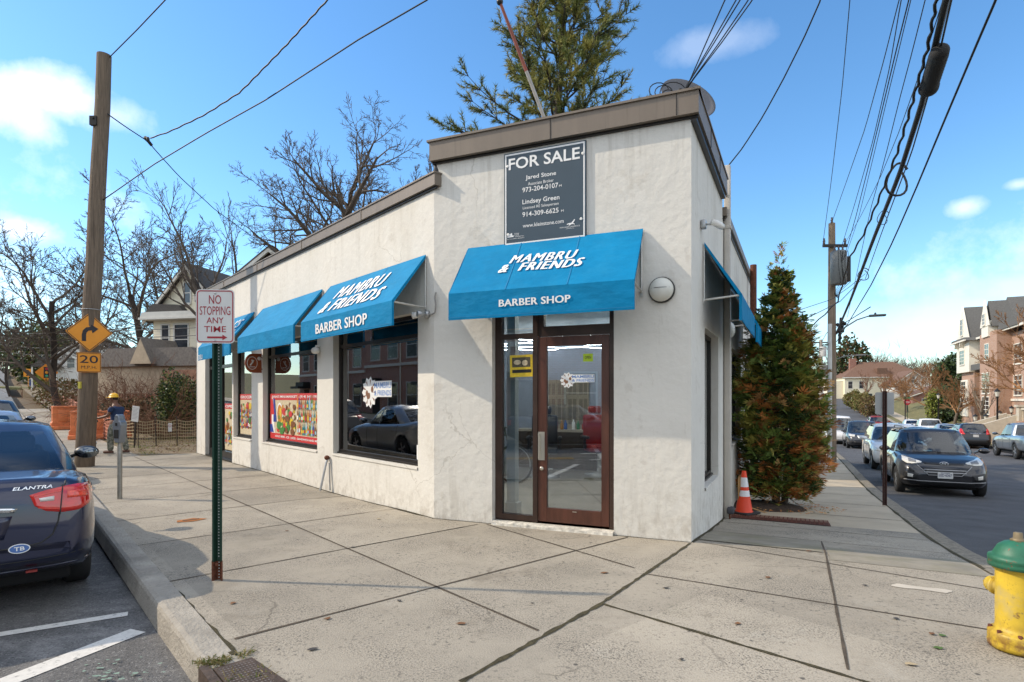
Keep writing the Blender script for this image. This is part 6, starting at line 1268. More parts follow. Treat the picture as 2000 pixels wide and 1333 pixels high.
# pine behind the shop
nd1, nd2, nd3 = M('pine_green', (.15, .18, .04), .7, var=.35), M('pine_olive', (.27, .25, .055), .7, var=.3), M('pine_dark', (.06, .08, .025), .8, var=.3)
def needles(o, c, d, n, ln, rnd, w_=.012, mi=None):
    for k in range(n):
        v = rot_to(d, rnd.uniform(.25, 1.25), rnd.uniform(0, 2*pi))*ln*rnd.uniform(.6, 1.15); s = v.cross(Vector((rnd.uniform(-1, 1), rnd.uniform(-1, 1), rnd.uniform(-1, 1)))); s = s.normalized()*w_ if s.length > 1e-6 else Vector((w_, 0, 0))
        b = c+d*rnd.uniform(-.5, .5)*ln; o.add([b-s, b+s, b+v], [(0, 1, 2)], mi if mi is not None else rnd.choice((0, 0, 1, 2)))
def pine(label, X, H, spread, z0, seed, nb=46, nn=17):
    t = thing('pine_tree', label, 'tree', X); rnd = random.Random(seed); T, N_, Bq = MB(), MB(), MB()
    P = [Vector((.25*sin(i*.9), .2*cos(i*.7), H*i/10)) for i in range(11)]; T.tube(P, [.30*(1-.088*i) for i in range(11)], 9); T.build('trunk', barkd, t)
    for k in range(nb):
        f = (k+rnd.random())/nb; z = z0+(H-z0)*f; i = min(9, int(z/H*10)); b = P[i].lerp(P[i+1], z/H*10-i); az = k*2.4+rnd.uniform(-.5, .5)
        ln = spread*(1-f)**.42*rnd.uniform(.45, 1.2)+.4; d = Vector((cos(az), sin(az), .12+.5*f)).normalized(); Q = [b]; q = b.copy()
        for s in range(6): d = (d+Vector((rnd.gauss(0, .1), rnd.gauss(0, .1), .10+rnd.gauss(0, .05)))).normalized(); q = q+d*ln/6; Q.append(q.copy())
        Bq.tube(Q, [.07*(1-f*.5)*(1-.14*s) for s in range(7)], 5, caps=False)
        for s in range(2, 7):
            for m in range(5 if s < 6 else 3):
                sd = rot_to(d, rnd.uniform(.3, 1.1), rnd.uniform(0, 2*pi)); sd.z = abs(sd.z)*.7+.15; sd.normalize(); e_ = Q[s]+sd*rnd.uniform(.25, .75)*(1.15 if s > 3 else .9); Bq.tube([Q[s], e_], [.018, .008], 3, caps=False)
                mi = rnd.choice((0, 0, 1, 1, 2))
                for u in range(3): needles(N_, Q[s].lerp(e_, .45+.28*u), sd, nn, .26, rnd, .015, mi)
    Bq.build('branches', barkd, t); N_.build('crown', [nd1, nd2, nd3], t); return t
pine('tall pine with tufted upswept branches behind the corner parapet', PT(1092, 23.5), 20.0, 4.2, 8.6, 5, 80, 17)

# browning evergreen by the side wall
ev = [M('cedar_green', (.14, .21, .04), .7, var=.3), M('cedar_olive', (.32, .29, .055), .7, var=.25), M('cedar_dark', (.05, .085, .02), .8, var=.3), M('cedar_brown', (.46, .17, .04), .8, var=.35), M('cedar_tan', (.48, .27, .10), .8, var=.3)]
def sprays(o, c, out, rnd, ln, w_, mi, k=6):
    """one flat drooping spray of scale leaves"""
    d = (out+Vector((rnd.gauss(0, .35), rnd.gauss(0, .35), rnd.uniform(-.25, .75)))).normalized(); s = d.cross(Vector((rnd.gauss(0, .5), rnd.gauss(0, .5), 1))).normalized()
    for j in range(k):
        a = (j/(k-1)-.5)*1.9; v = (d*cos(a)+s*sin(a)); b = c+d*ln*.5*(.3+.6*(1-abs(a))); e_ = b+v*ln*rnd.uniform(.45, .8)+Vector((0, 0, -ln*.12)); n = v.cross(d.cross(s)).normalized()*w_*rnd.uniform(.7, 1.3)
        o.add([b, b.lerp(e_, .5)+n, e_, b.lerp(e_, .5)-n], [(0, 1, 2, 3)], mi)
ex, ey = 4.90, 10.55; ez = gz(ex, ey); t = thing('evergreen_shrub', 'tall arborvitae against the side wall, green above and browning below', 'tree', TR(ex, ey, ez)); rnd = random.Random(77); o = MB(); st = MB()
for k in range(7): a = rnd.uniform(0, 2*pi); st.tube([(.1*cos(a), .1*sin(a), 0), (.25*cos(a), .25*sin(a), 1.2), (.12*cos(a), .12*sin(a), 3.0+.1*k)], [.04, .03, .01], 5)
for k in range(60): a = rnd.uniform(0, 2*pi); z = rnd.uniform(.15, 3.2); st.tube([(.1*cos(a), .1*sin(a), z), (.65*cos(a), .65*sin(a), z+rnd.uniform(-.1, .45))], [.012, .004], 3)
st.build('trunk', barkg, t)
def ew(z): return interp(z, [(.1, .42), (.4, .60), (1.0, .70), (1.9, .67), (2.6, .54), (3.2, .38), (3.7, .22), (4.15, .10), (4.5, .03)])
for k in range(980):
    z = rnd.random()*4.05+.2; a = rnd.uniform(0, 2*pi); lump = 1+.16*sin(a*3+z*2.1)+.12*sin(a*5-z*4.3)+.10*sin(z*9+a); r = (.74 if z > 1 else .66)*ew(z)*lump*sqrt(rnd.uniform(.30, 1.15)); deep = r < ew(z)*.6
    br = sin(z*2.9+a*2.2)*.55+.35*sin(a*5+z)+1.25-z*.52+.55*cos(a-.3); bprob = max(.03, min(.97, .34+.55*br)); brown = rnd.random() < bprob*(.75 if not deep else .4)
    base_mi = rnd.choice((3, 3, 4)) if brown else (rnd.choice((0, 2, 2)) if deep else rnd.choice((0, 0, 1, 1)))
    if z > 3.0 and rnd.random() < .45: continue
    c0 = Vector((r*cos(a)*1.02, r*sin(a)*.95, z)); od = Vector((cos(a), sin(a), .35)).normalized(); sz = rnd.uniform(.8, 1.25)*(1 if z < 2.8 else max(.45, 1-.45*(z-2.8)))
    for m in range(12):
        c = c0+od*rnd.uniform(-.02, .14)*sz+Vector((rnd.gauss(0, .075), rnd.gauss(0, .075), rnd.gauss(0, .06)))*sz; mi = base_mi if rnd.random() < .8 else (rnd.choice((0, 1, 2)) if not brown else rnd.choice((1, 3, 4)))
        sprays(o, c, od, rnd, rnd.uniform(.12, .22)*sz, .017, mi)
for tx, ty, z0, z1 in ((0, 0, 3.3, 4.72), (-.12, .05, 3.2, 4.4), (.2, -.05, 2.8, 3.85), (.1, .1, 3.1, 4.2)):
    for k in range(70): f = rnd.random(); z = z0+(z1-z0)*f; a = rnd.uniform(0, 2*pi); r = .24*(1-f)*rnd.random()+.02; sprays(o, Vector((tx+r*cos(a), ty+r*sin(a), z)), Vector((cos(a)*.5, sin(a)*.5, 1)), rnd, rnd.uniform(.10, .18), .012, rnd.choice((0, 1, 1, 2, 0, 3)))
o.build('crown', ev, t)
o = MB()
for k in range(420):
    a = rnd.uniform(0, 2*pi); r = .85*sqrt(rnd.random()); x, y = ex+r*cos(a)*1.1, ey+r*sin(a)-.25; z = gz(x, y)+.012+.03*rnd.random(); b = rnd.uniform(0, 6); L = rnd.uniform(.02, .06); o.add([(x, y, z), (x+L*cos(b), y+L*sin(b), z+.01), (x+L*cos(b+.5), y+L*sin(b+.5), z)], [(0, 1, 2)], rnd.choice((3, 3, 4, 2)))
o.build('fallen_needles', ev, kind='stuff')
p = R2(4.5, .42); o = MB(); o.ball((p.x+.2, p.y+.3, gz(p.x, p.y)-.05), (.75, .7, .12), 16); o.build('planting_mulch', M('mulch', (.055, .035, .022), 1, var=.5, scale=20, bump=1), kind='structure')
t = thing('garden_hose', 'coil of tan hose hanging by the wall behind the cone', 'hose', Matrix()); o = MB(); c = R2(3.75, .16); c.z = .02
for k in range(3): o.tube([c+uR*(.0+.12*cos(a)+.02*k)+Vector((0, 0, .0+.24*sin(a)+.02*k))+nR*(.02*k) for a in [2*pi*i/18 for i in range(18)]], .012, 5, caps=False)
o.tube([c+Vector((.02, 0, -.2)), c+Vector((.25, .1, -.3)), c+Vector((.6, .2, -.42))], .010, 5); o.build('coil', M('hose_tan', (.36, .2, .07), .6), t)

def leafy(label, X, rx, ry, rz, n, mats, seed, name='shrub', cat='shrub', leaf=.05, group=None, z0=.1, stems=10, sm=None, hole=.35):
    t = thing(name, label, cat, X, group); rnd = random.Random(seed); o, s = MB(), MB()
    for k in range(stems): a = rnd.uniform(0, 2*pi); r = rnd.random(); s.tube([(0, 0, 0), (.4*r*rx*cos(a), .4*r*ry*sin(a), rz*.8), (.8*r*rx*cos(a), .8*r*ry*sin(a), rz*(1.2+.5*rnd.random()))], [.02+.01*rz, .015, .004], 4)
    s.build('stems', sm or twigr, t)
    for k in range(n):
        d = Vector((rnd.gauss(0, 1), rnd.gauss(0, 1), rnd.gauss(0, 1))).normalized(); f = rnd.uniform(hole, 1)**.6*(1+.16*sin(d.x*5+seed)+.14*sin(d.y*7+d.z*4))
        c = Vector((d.x*rx*f, d.y*ry*f, z0+rz+d.z*rz*f)); 
        if c.z < .03: continue
        u = rot_to(d, rnd.uniform(0, 1.3), rnd.uniform(0, 6.3))*leaf*rnd.uniform(.7, 1.4); v = u.cross(Vector((rnd.gauss(0, 1), rnd.gauss(0, 1), rnd.gauss(0, 1)))).normalized()*leaf*.42
        o.add([c, c+u*.5+v, c+u, c+u*.5-v], [(0, 1, 2, 3)], rnd.randrange(len(mats)))
    o.build('crown', mats, t); return t
def twiggy(label, X, n, h, sp, seed, mat, name='bare_shrub', group=None, cat='shrub', r=.012, sub=5):
    t = thing(name, label, cat, X, group); rnd = random.Random(seed); o, s = MB(), MB()
    for k in range(n):
        a = rnd.uniform(0, 2*pi); d = Vector((cos(a)*sp, sin(a)*sp, rnd.uniform(.35, 1))).normalized(); P = [Vector((rnd.uniform(-.2, .2), rnd.uniform(-.2, .2), 0))]; L = h*rnd.uniform(.6, 1.15)
        for i in range(5): d = (d+Vector((rnd.gauss(0, .2), rnd.gauss(0, .2), rnd.gauss(0, .16)-.02))).normalized(); P.append(P[-1]+d*L/5)
        s.tube(P, [r*(1-.16*i) for i in range(6)], 4, caps=False)
        for i in range(1, 6):
            for m in range(sub): e_ = P[i]+rot_to(d, rnd.uniform(.3, 1.2), rnd.uniform(0, 6.3))*L*rnd.uniform(.12, .3); o.tube([P[i], P[i].lerp(e_, .5)+Vector((rnd.gauss(0, .03), 0, rnd.gauss(0, .03)))*L, e_], [r*.4, r*.3, r*.2], 3, caps=False)
    s.build('stems', mat, t); o.build('twigs', mat, t); return t
lg = [M('yew_green', (.05, .085, .02), .6, var=.35), M('yew_dark', (.022, .04, .012), .7, var=.3), M('yew_yellow', (.17, .18, .035), .6, var=.3)]; lb = [M('beech_brown', (.14, .075, .035), .9, var=.3), M('dead_tan', (.24, .16, .08), .9, var=.3)]; lo_ = [M('hedge_olive', (.15, .14, .04), .8, var=.3), M('hedge_brown', (.20, .13, .05), .8, var=.3)]
leafy('rounded dark evergreen shrub behind the wire fence at the end of the shop', PT(350, 22.3), .85, .9, 1.2, 6200, [lg[0], lg[2], lg[0], lg[1]], 3, leaf=.085, hole=.15)
twiggy('sprawling red brown bare shrub behind the wire fence', PT(318, 22, .4), 48, 2.9, 1.0, 7, twigr, r=.018); twiggy('low red brown thicket behind the orange barriers', PT(240, 28, .9), 60, 3.6, .75, 8, twigr, r=.02); twiggy('red brown thicket beside the porch of the cream house', PT(285, 27, .9), 64, 3.3, .7, 18, twigr, r=.02)
leafy('clipped brown hedge behind the orange barriers', PT(228, 31), 2.0, 1.4, .95, 3600, lb+[lo_[0]], 9, 'hedge', 'hedge', .12, z0=.0); leafy('olive brown hedge along the bend left of the leaning pole', PT(145, 38), 2.3, 1.6, .95, 3200, lo_, 10, 'hedge', 'hedge', .14, z0=.3)
leafy('dark clipped hedge behind the worker', PT(262, 25), 1.3, 1.0, .75, 2600, lb+[lg[1]], 12, 'hedge', 'hedge', .1, z0=.0)
# far up the main street
leafy('tall dark evergreen mass at the top of the main street', PT(70, 100, 0, -.5), 6.0, 5, 5.2, 3400, [lg[1], lg[0], lo_[0]], 14, 'evergreen_tree', 'tree', .55, z0=.5); leafy('yellow green bush by the far porch', PT(92, 90), 1.9, 1.6, 1.0, 1600, [lg[2], M('yellow_green', (.24, .27, .04), .7)], 15, leaf=.28); leafy('second dark evergreen beside the far intersection', PT(108, 104), 4, 4, 5.0, 2400, [lg[1], lo_[0], lb[0]], 16, 'evergreen_tree', 'tree', .5)
# grass and weeds round the worker, fallen leaves on the bare earth
rnd = random.Random(41); o = MB(); gm = [M('weed_green', (.14, .23, .03), .8, var=.3), M('dry_grass', (.30, .24, .09), .9), M('dead_leaf', (.16, .075, .03), .8)]
for k in range(900):
    l = rnd.uniform(12.2, 19); q = rnd.uniform(-2.5, 1.3); p = L2(l, q); h = .5+.5*sin(p.x*1.7)*sin(p.y*1.3+1)
    if rnd.random() < .4+.6*h: tuft(o, G(p), .18, 3, rnd.uniform(.05, .16), rnd, (0, 1) if h > .55 else (1, 2))
for k in range(160): l = rnd.uniform(20, 45); p = L2(l, rnd.uniform(.2, 1.4)); tuft(o, G(p), .3, 5, .14, rnd, (0, 1))
o.build('weeds', gm, kind='stuff')
# right hand side of the side street
def gR(px, Y): 
    x = (px-1000)/FPX*Y; dx, dy = x-CR.x, Y-CR.y; r = dx*uR.x+dy*uR.y; q = dx*nR.x+dy*nR.y; return Matrix.Translation((x, Y, gz(x, Y)+bank(r, q)))
GO = 'rounded street trees in bud across the side street'
ot = limb_tree(52, 6.4, .16, [10, 10, 9, 8], [1.0, .65, .6, .6], [.85, .52, .44, .42], .45, .03, .12, .012)
O1 = tree('street_tree', 'rounded orange brown tree in bud left of the brick apartments', gR(1862, 62), ot, barkg, twigo, GO)
dup(O1, gR(1808, 76) @ Matrix.Rotation(1.3, 4, 'Z') @ Matrix.Scale(1.22, 4), 'rounded orange brown tree in bud behind the sign back', GO); dup(O1, gR(1772, 90) @ Matrix.Rotation(2.6, 4, 'Z') @ Matrix.Scale(1.2, 4), 'orange brown tree in bud by the stop sign', GO); dup(O1, gR(2030, 43) @ Matrix.Rotation(.6, 4, 'Z') @ Matrix.Scale(1.5, 4), 'olive brown tree overhanging the right picture edge', GO)
tree('street_tree', 'pale sparsely branched tree in front of the brick apartments', gR(1922, 52), limb_tree(57, 6, .15, [7, 6, 5], [.75, .6, .6], [.8, .5, .42], .4, .16, .1, .015), barkg, twigb, GO)
tree('street_tree', 'thin young tree beside the black lamp post', gR(1938, 45), limb_tree(58, 5.4, .05, [6, 5], [.5, .6], [.5, .45], .4, .2, .08, .008), twigo, twigo, GO)
leafy('dark green conifer left of the apartment gable', gR(1858, 84), 2.2, 2.2, 3.4, 2600, [lg[0], lg[1]], 21, 'evergreen_tree', 'tree', .5); leafy('round dark evergreen shrub on the lawn behind the lamp post', gR(1848, 70), 2.0, 1.6, 2.0, 2400, [lg[0], lg[1], lg[0]], 22, leaf=.3); leafy('yellow green clipped bush at the lawn edge', gR(1826, 70), .9, .9, 2.2, 1300, [lg[2], M('yellow_green', (.24, .27, .04), .7)], 23, leaf=.22)
leafy('dark evergreen beside the apartment corner', gR(1880, 66), 1.7, 1.5, 2.3, 2000, [lg[1], lg[0]], 24, leaf=.28); leafy('clipped box ball beside the apartment steps', gR(1985, 47), .8, .8, .6, 900, [lg[0]], 25, leaf=.16)
for k, (px, Y, rx, lab) in enumerate(((1700, 88, 3.2, 'tall clipped brown hedge along the far side street sidewalk'), (1683, 97, 2.6, 'olive clipped hedge further up the far sidewalk'), (1667, 104, 1.6, 'bright olive end of the hedge furthest up the hill'))): p = P_(px, Y); leafy(lab, Matrix.Translation(p) @ Matrix.Rotation(-.45, 4, 'Z'), 1.3, rx, 1.5, 2400, [lo_[0], lo_[1], lg[2] if k else lb[0]], 30+k, 'hedge', 'hedge', .25, 'hedges up the side street', z0=.0, hole=.6)
leafy('dark conical conifer beside the far brown roof', PT(1663, 135), 3.6, 3.6, 6.2, 2200, [lg[1], lg[0], lb[0]], 34, 'evergreen_tree', 'tree', .7, z0=1)
far = limb_tree(61, 12, .3, [8, 7, 6], [.7, .6, .6], [.7, .5, .5], .25, .12, .12, .035); F1 = tree('bare_tree', 'brown bare tree in front of the far house on the hill', PT(1722, 108, 0, 0, .62), far, barkg, twigr, 'bare trees on the hill'); dup(F1, PT(1690, 118, 1, 0, .6), 'brown bare tree left of the far brown roofed house', 'bare trees on the hill'); dup(F1, PT(1745, 122, 2, 0, .62), 'brown bare tree at the right end of the far house', 'bare trees on the hill'); dup(F1, PT(1776, 100, 3, 0, .6), 'pale bare tree behind the blank sign', 'bare trees on the hill')
# the wood along the horizon
rnd = random.Random(90); o = MB()
for k in range(560):
    px = rnd.uniform(1540, 2060) if k < 300 else rnd.uniform(-350, 330); Y = rnd.uniform(170, 330); p = P_(px, Y); h = rnd.uniform(7, 15)*(1 if px > 1000 else 1.5); q = p+Vector((rnd.gauss(0, .5), 0, h*.4)); o.tube([p, q], [.22, .14], 3, 0, caps=False)
    for m in range(11):
        b = p.lerp(q, rnd.uniform(.4, 1)); d = Vector((rnd.gauss(0, .8), rnd.gauss(0, .5), rnd.uniform(.3, 1.2))).normalized(); L = h*rnd.uniform(.3, .6); e_ = b+d*L; s = Vector((.08, 0, 0)); mi = rnd.randrange(3); o.add([b-s, b+s, e_], [(0, 1, 2)], mi)
        for u in range(8): c = b.lerp(e_, rnd.uniform(.3, 1)); v = (d+Vector((rnd.gauss(0, .7), rnd.gauss(0, .4), rnd.gauss(.1, .5)))).normalized()*L*rnd.uniform(.2, .45); o.add([c-s*.7, c+s*.7, c+v], [(0, 1, 2)], mi)
o.build('distant_wood', [twigr, twigm, M('wood_brown', (.13, .085, .055), 1)], kind='stuff')
# ------------------------------------------------------------------ other buildings
siding = M('cream_siding', (.80, .73, .56), .75, var=.06); layer(siding, (.38, .33, .24), 5, .58, .8, .5, stretch=(1, 1, .3)); shing = M('roof_shingle', (.075, .068, .062), .95, var=.3, scale=9, stretch=(1, 1, 3)); shinb = M('brown_roof', (.16, .09, .06), .95, var=.25, scale=5); wtrim = M('white_trim', (.62, .6, .54), .6, var=.06); wingl = M('far_window', (.035, .042, .05), .08, var=.3, spec=.8); grysid = M('grey_siding', (.20, .21, .19), .8, var=.1); whsid = M('white_siding', (.58, .57, .53), .8, var=.06)
def win(par, F, u, z, w_, h, y=0.0, bars=1, fr=wtrim, name='window'):
    o = MB(); o.T = F.copy(); t_ = .08
    o.box(u-t_, u, y-.05, y, z-t_, z+h+t_); o.box(u+w_, u+w_+t_, y-.05, y, z-t_, z+h+t_); o.box(u, u+w_, y-.05, y, z+h, z+h+t_); o.box(u-.03, u+w_+.03, y-.09, y-.003, z-t_-.04, z-.002)
    for k in range(1, bars+1): o.box(u, u+w_, y-.035, y-.002, z+h*k/(bars+1)-.025, z+h*k/(bars+1)+.025)
    if bars > 1: o.box(u+w_/2-.025, u+w_/2+.025, y-.034, y-.003, z, z+h)
    f = o.build(name, fr, par); g = MB(); g.T = F.copy(); g.box(u, u+w_, y-.02, y+.01, z, z+h); g.build('pane', wingl, f); return f
def boards(mb, u0, u1, z0, z1, y, st=.14, mi=0):
    z = z0
    while z < z1: mb.add([(u0, y-.018, z), (u1, y-.018, z), (u1, y, min(z+st, z1)), (u0, y, min(z+st, z1))], [(0, 1, 2, 3)], mi); mb.add([(u0, y-.018, z), (u0, y, z), (u1, y, z), (u1, y-.018, z)], [(0, 1, 2, 3)], mi); z += st
def gable_house(label, F, W, D, ze, zr, wm, rm, wins=(), group=None, over=.4, name='house', chim=None, porch=None):
    t = thing(name, label, 'house', F, group); o = MB(); o.box(0, W, 0.02, D, -3, ze); o.prism([(0, ze), (W, ze), (W/2, zr)], .02, D); boards(o, 0, W, -.5, ze, 0.0)
    n = int((zr-ze)/.14)
    for k in range(n): z = ze+k*.14; f = (z+.14-ze)/(zr-ze); a = W/2*f; o.add([(a, -.018, z), (W-a, -.018, z), (W-a, 0.0, z+.14), (a, 0, z+.14)], [(0, 1, 2, 3)])
    o.build('wall', wm, t); r = MB(); s = (zr-ze)/(W/2)
    for sg in (0, 1):
        f = (lambda x: x) if sg == 0 else (lambda x: W-x); P = [(f(-over), ze-over*s), (f(W/2), zr), (f(W/2), zr+.18), (f(-over), ze-over*s+.18)]; r.prism(P, -over, D+over)
    ro = r.build('roof', rm, t); v = MB()
    for sg in (0, 1):
        f = (lambda x: x) if sg == 0 else (lambda x: W-x); v.prism([(f(-over), ze-over*s-.12), (f(W/2), zr-.12), (f(W/2), zr+.05), (f(-over), ze-over*s+.05)], -over-.04, -over+.06)
    v.build('bargeboard', wtrim, t)
    if chim: c = MB(); c.box(*chim); c.build('chimney', redbrick, ro)
    for q in wins: win(t, Matrix(), *q)
    return t
# cream victorian house left of the shop
H0 = P_(300, 31); FH = Matrix.Translation((H0.x, H0.y, 0)) @ Matrix.Rotation(radians(-12), 4, 'Z')
t = gable_house('cream house with a steep front gable left of the shop', FH, 4.5, 8, 5.95, 8.45, siding, shing, [(.55, 4.05, .42, 1.35), (1.35, 3.85, .80, 1.55), (3.1, 4.1, .6, 1.3), (1.95, 6.55, .35, 1.05)], over=.35)
o = MB(); o.prism([(-.35, 5.75), (4.85, 5.75), (4.7, 6.05), (-.2, 6.05)], -.55, .0); o.box(-.4, 4.9, -.6, -.0, 5.65, 5.76); o.build('pent_eave', [wtrim], t); o = MB(); o.prism([(-.1, 6.05), (2.2, 6.05), (1.9, 6.4), (.3, 6.5)], -.42, 0); o.build('eave_shingles', shing, t); o = MB(); o.rbox((1.75, -.12, 4.02), (.5, .35, .35), .02); o.build('air_conditioner', galv, t)
o = MB(); o.prism([(-1.6, 3.1), (5.2, 3.1), (4.2, 4.0), (-.6, 4.0)], -2.2, .0); o.prism([(1.0, 3.2), (2.3, 3.2), (1.65, 4.5)], -2.5, -.3); po = o.build('porch_roof', M('pale_shingle', (.20, .175, .15), .95, var=.25, scale=9), t); o = MB(); o.box(-1.5, 5.1, -2.0, -.05, -1, 3.1); o.prism([(1.05, 3.2), (2.25, 3.2), (1.65, 4.4)], -2.53, -2.5); o.build('porch', [M('pale_porch', (.48, .38, .26), .8, var=.15)], t); o = MB(); o.box(2.6, 5.15, -2.2, -1.9, -1, 2.9); o.build('porch_side', M('pink_brick', (.36, .19, .12), .9, var=.15), t)
for k in range(16): o = MB(); o.box(.0+.16*k, .05+.16*k, -2.3, -2.25, 1.0, 1.75); o.build('baluster', M('red_rail', (.3, .12, .08), .8), t)
# grey gable peeping over the shop roof
g0 = at(440, 560, 26); gable_house('grey green gable end peeping over the long shop roof', Matrix.Translation((g0.x, g0.y, 0)) @ Matrix.Rotation(radians(-8), 4, 'Z'), 4.6, 7, 6.35, 8.05, grysid, shing, [(2.0, 4.6, .7, 1.2)], over=.35)
g0 = at(385, 560, 38); gable_house('dark roofed house further back beside the slender tree', Matrix.Translation((g0.x-1.5, g0.y, 0)) @ Matrix.Rotation(radians(-6), 4, 'Z'), 4, 6, 7.6, 8.9, siding, shing, [], over=.3)
# low white stuccoed building beyond the shop with its red tiles
p = R2(11.5, -.3); F = Matrix.Translation((p.x, p.y, 0)) @ Matrix.Rotation(atan2(uR.y, uR.x), 4, 'Z'); t = thing('stucco_building', 'white stucco building with a red tile edge beyond the shop', 'building', F); o = MB(); o.box(0, 7, 0, 5, -2.5, 4.05); o.box(.3, 3.4, .2, 3, 4.05, 5.15); o.build('wall', stucco, t); o = MB()
for k in range(12): o.tube([(.2+.27*k, -.12, 4.08), (.2+.27*k, .3, 4.25)], .12, 8)
o.tube([(.1, .05, 4.2), (3.4, .05, 4.22)], .12, 8); o.build('tile_edge', M('red_tile', (.34, .10, .04), .8, var=.4, scale=12), t); o = MB(); o.tube([(2.2, 1.2, 5.1), (2.2, 1.2, 5.62), (2.05, 1.2, 5.78), (1.9, 1.2, 5.8)], .07, 8); o.build('flue', blackm, t)
# brick apartment house across the side street
bq = brick('apartment_brick', (.42, .235, .155), (.36, .19, .12), (.48, .41, .34)); cream = M('cream_panel', (.76, .72, .62), .7, var=.05)
p = R2(75.5, 18); zb = gz(p.x, p.y)+1.5; F = fmat(Vector((p.x, p.y, 0)), -uR, nR); t = thing('apartment_house', 'brick apartment house with white gabled bays and steep grey roofs', 'building', F)
o = MB(); o.box(.6, 44, .5, 14, zb-3, 7.4); o.box(9, 14.5, -.6, 1, zb-3, 7.8); o.box(.4, 5.6, -.3, 1, zb-3, 4.3); o.build('wall', bq, t); o = MB(); o.box(0, 5.4, -.7, 3.5, 4.3, 7.6); o.box(5.8, 8.8, .2, 2, 4.9, 7.8); o.box(.3, 3.6, -.45, .5, zb, 3.5); o.box(10.2, 12.4, -.75, 1.2, 7.4, 8.9); o.build('upper_bay', cream, t)
o = MB(); o.prism([(-.5, 7.6), (5.9, 7.6), (5.5, 7.95), (-.1, 7.95)], -1.15, 3.6); o.prism([(.3, 7.95), (4.9, 7.95), (2.6, 11.5)], -.55, 8); o.prism([(4.2, 7.8), (44, 7.8), (44, 10.7), (9, 10.7), (7, 10.5)], 3.0, 12)
o.add([(5.6, -.1, 7.75), (44, -.1, 7.75), (44, 3.4, 10.7), (8, 3.4, 10.7)], [(0, 1, 2, 3)]); o.prism([(5.5, 4.4), (9.1, 4.4), (9.0, 5.0), (5.6, 5.0)], -.6, .5); o.prism([(9.7, 8.3), (13, 8.3), (11.3, 10.9)], -.5, 5); o.prism([(13.4, 7.8), (19, 7.8), (16.2, 10.5)], -.3, 6); ro = o.build('roof', M('grey_shingle', (.115, .112, .105), .95, var=.25, scale=7, stretch=(1, 1, 3)), t)
o = MB(); o.prism([(.1, 7.95), (5.1, 7.95), (2.6, 11.6)], -.75, -.6); o.prism([(9.9, 8.4), (12.8, 8.4), (11.35, 11.0)], -.8, -.7); o.box(-.6, 6, -1.25, -1.1, 7.55, 7.7); o.box(5.6, 44, -.2, -.05, 7.65, 7.85); o.box(.3, 44, .40, .5, 1.25, 1.45); o.build('trim', cream, t)
for u in (.9, 3.2): o = MB(); o.prism([(u, 7.0), (u+.5, 7.6), (u, 7.6)], -1.1, -.6); o.build('bracket', cream, t)
for q in ((1.5, 5.2, 2.0, 1.5, -.7, 3), (2.1, 8.4, 1.0, 1.7, -.76, 2), (6.3, 5.5, 1.9, 1.7, .2, 3), (10.8, 5.2, 1.3, 1.5, -.61, 2), (10.9, 8.6, .8, 1.0, -.81, 2), (1.0, 1.6, 1.8, 1.7, -.46, 3), (9.9, 2.0, 2.4, 1.9, -.6, 3), (6.2, 1.7, 1.9, 1.9, .5, 3), (9.9, -.6 if zb < -.7 else zb+.5, 2.3, 1.6, -.6, 3), (15.2, 4.6, 2, 1.7, .5, 3), (15.2, 1.8, 2, 1.7, .5, 3), (19, 4.6, 2, 1.7, .5, 3), (19, 1.5, 2, 1.7, .5, 3), (23, 4.6, 2, 1.7, .5, 3)): win(t, Matrix(), q[0], q[1], q[2], q[3], q[4], q[5], cream)
o = MB(); o.box(14.0, 14.25, -.3, -.05, zb, 7.4); o.build('downpipe', cream, t)
p = MB(); p.box(13, 24, -4.5, .45, zb-3, zb+.25); p.box(12.9, 24, -4.6, -4.2, zb+.25, zb+.42)
t2 = thing('stone_terrace', 'brick and stone terrace with balustrade and steps before the apartments', 'terrace', F @ TR(16.5, 1.4, 0)); p.build('base', bq, t2)
st_ = M('cream_stone', (.52, .46, .36), .8, var=.1)
for u in (13.1, 15.4, 17.7, 20): o = MB(); o.box(u, u+.6, -4.6, -4.0, zb+.42, zb+1.4); o.box(u-.1, u+.7, -4.7, -3.9, zb+1.4, zb+1.55); o.build('pier', bq if u > 15 else st_, t2)
o = MB(); o.box(13, 24, -4.5, -4.2, zb+1.2, zb+1.35); 
for k in range(30): o.box(13.7+.3*k, 13.8+.3*k, -4.4, -4.3, zb+.42, zb+1.2)
o.build('balustrade', st_, t2)
for k in range(9): o = MB(); o.box(10.4, 12.8, -8.6+.45*k, -8.1+.45*k, zb-2.0, zb-1.3+.17*k); o.build('step', st_, t2)
for u in (10.0, 12.8): o = MB(); o.add([(u, -8.8, zb-1.9), (u+.4, -8.8, zb-1.9), (u+.4, -4.4, zb-1.9), (u, -4.4, zb-1.9), (u, -8.8, zb-.7), (u+.4, -8.8, zb-.7), (u+.4, -4.4, zb+.9), (u, -4.4, zb+.9)], [(0, 3, 2, 1), (4, 5, 6, 7), (0, 1, 5, 4), (1, 2, 6, 5), (2, 3, 7, 6), (3, 0, 4, 7)]); o.build('cheek_wall', st_, t2)
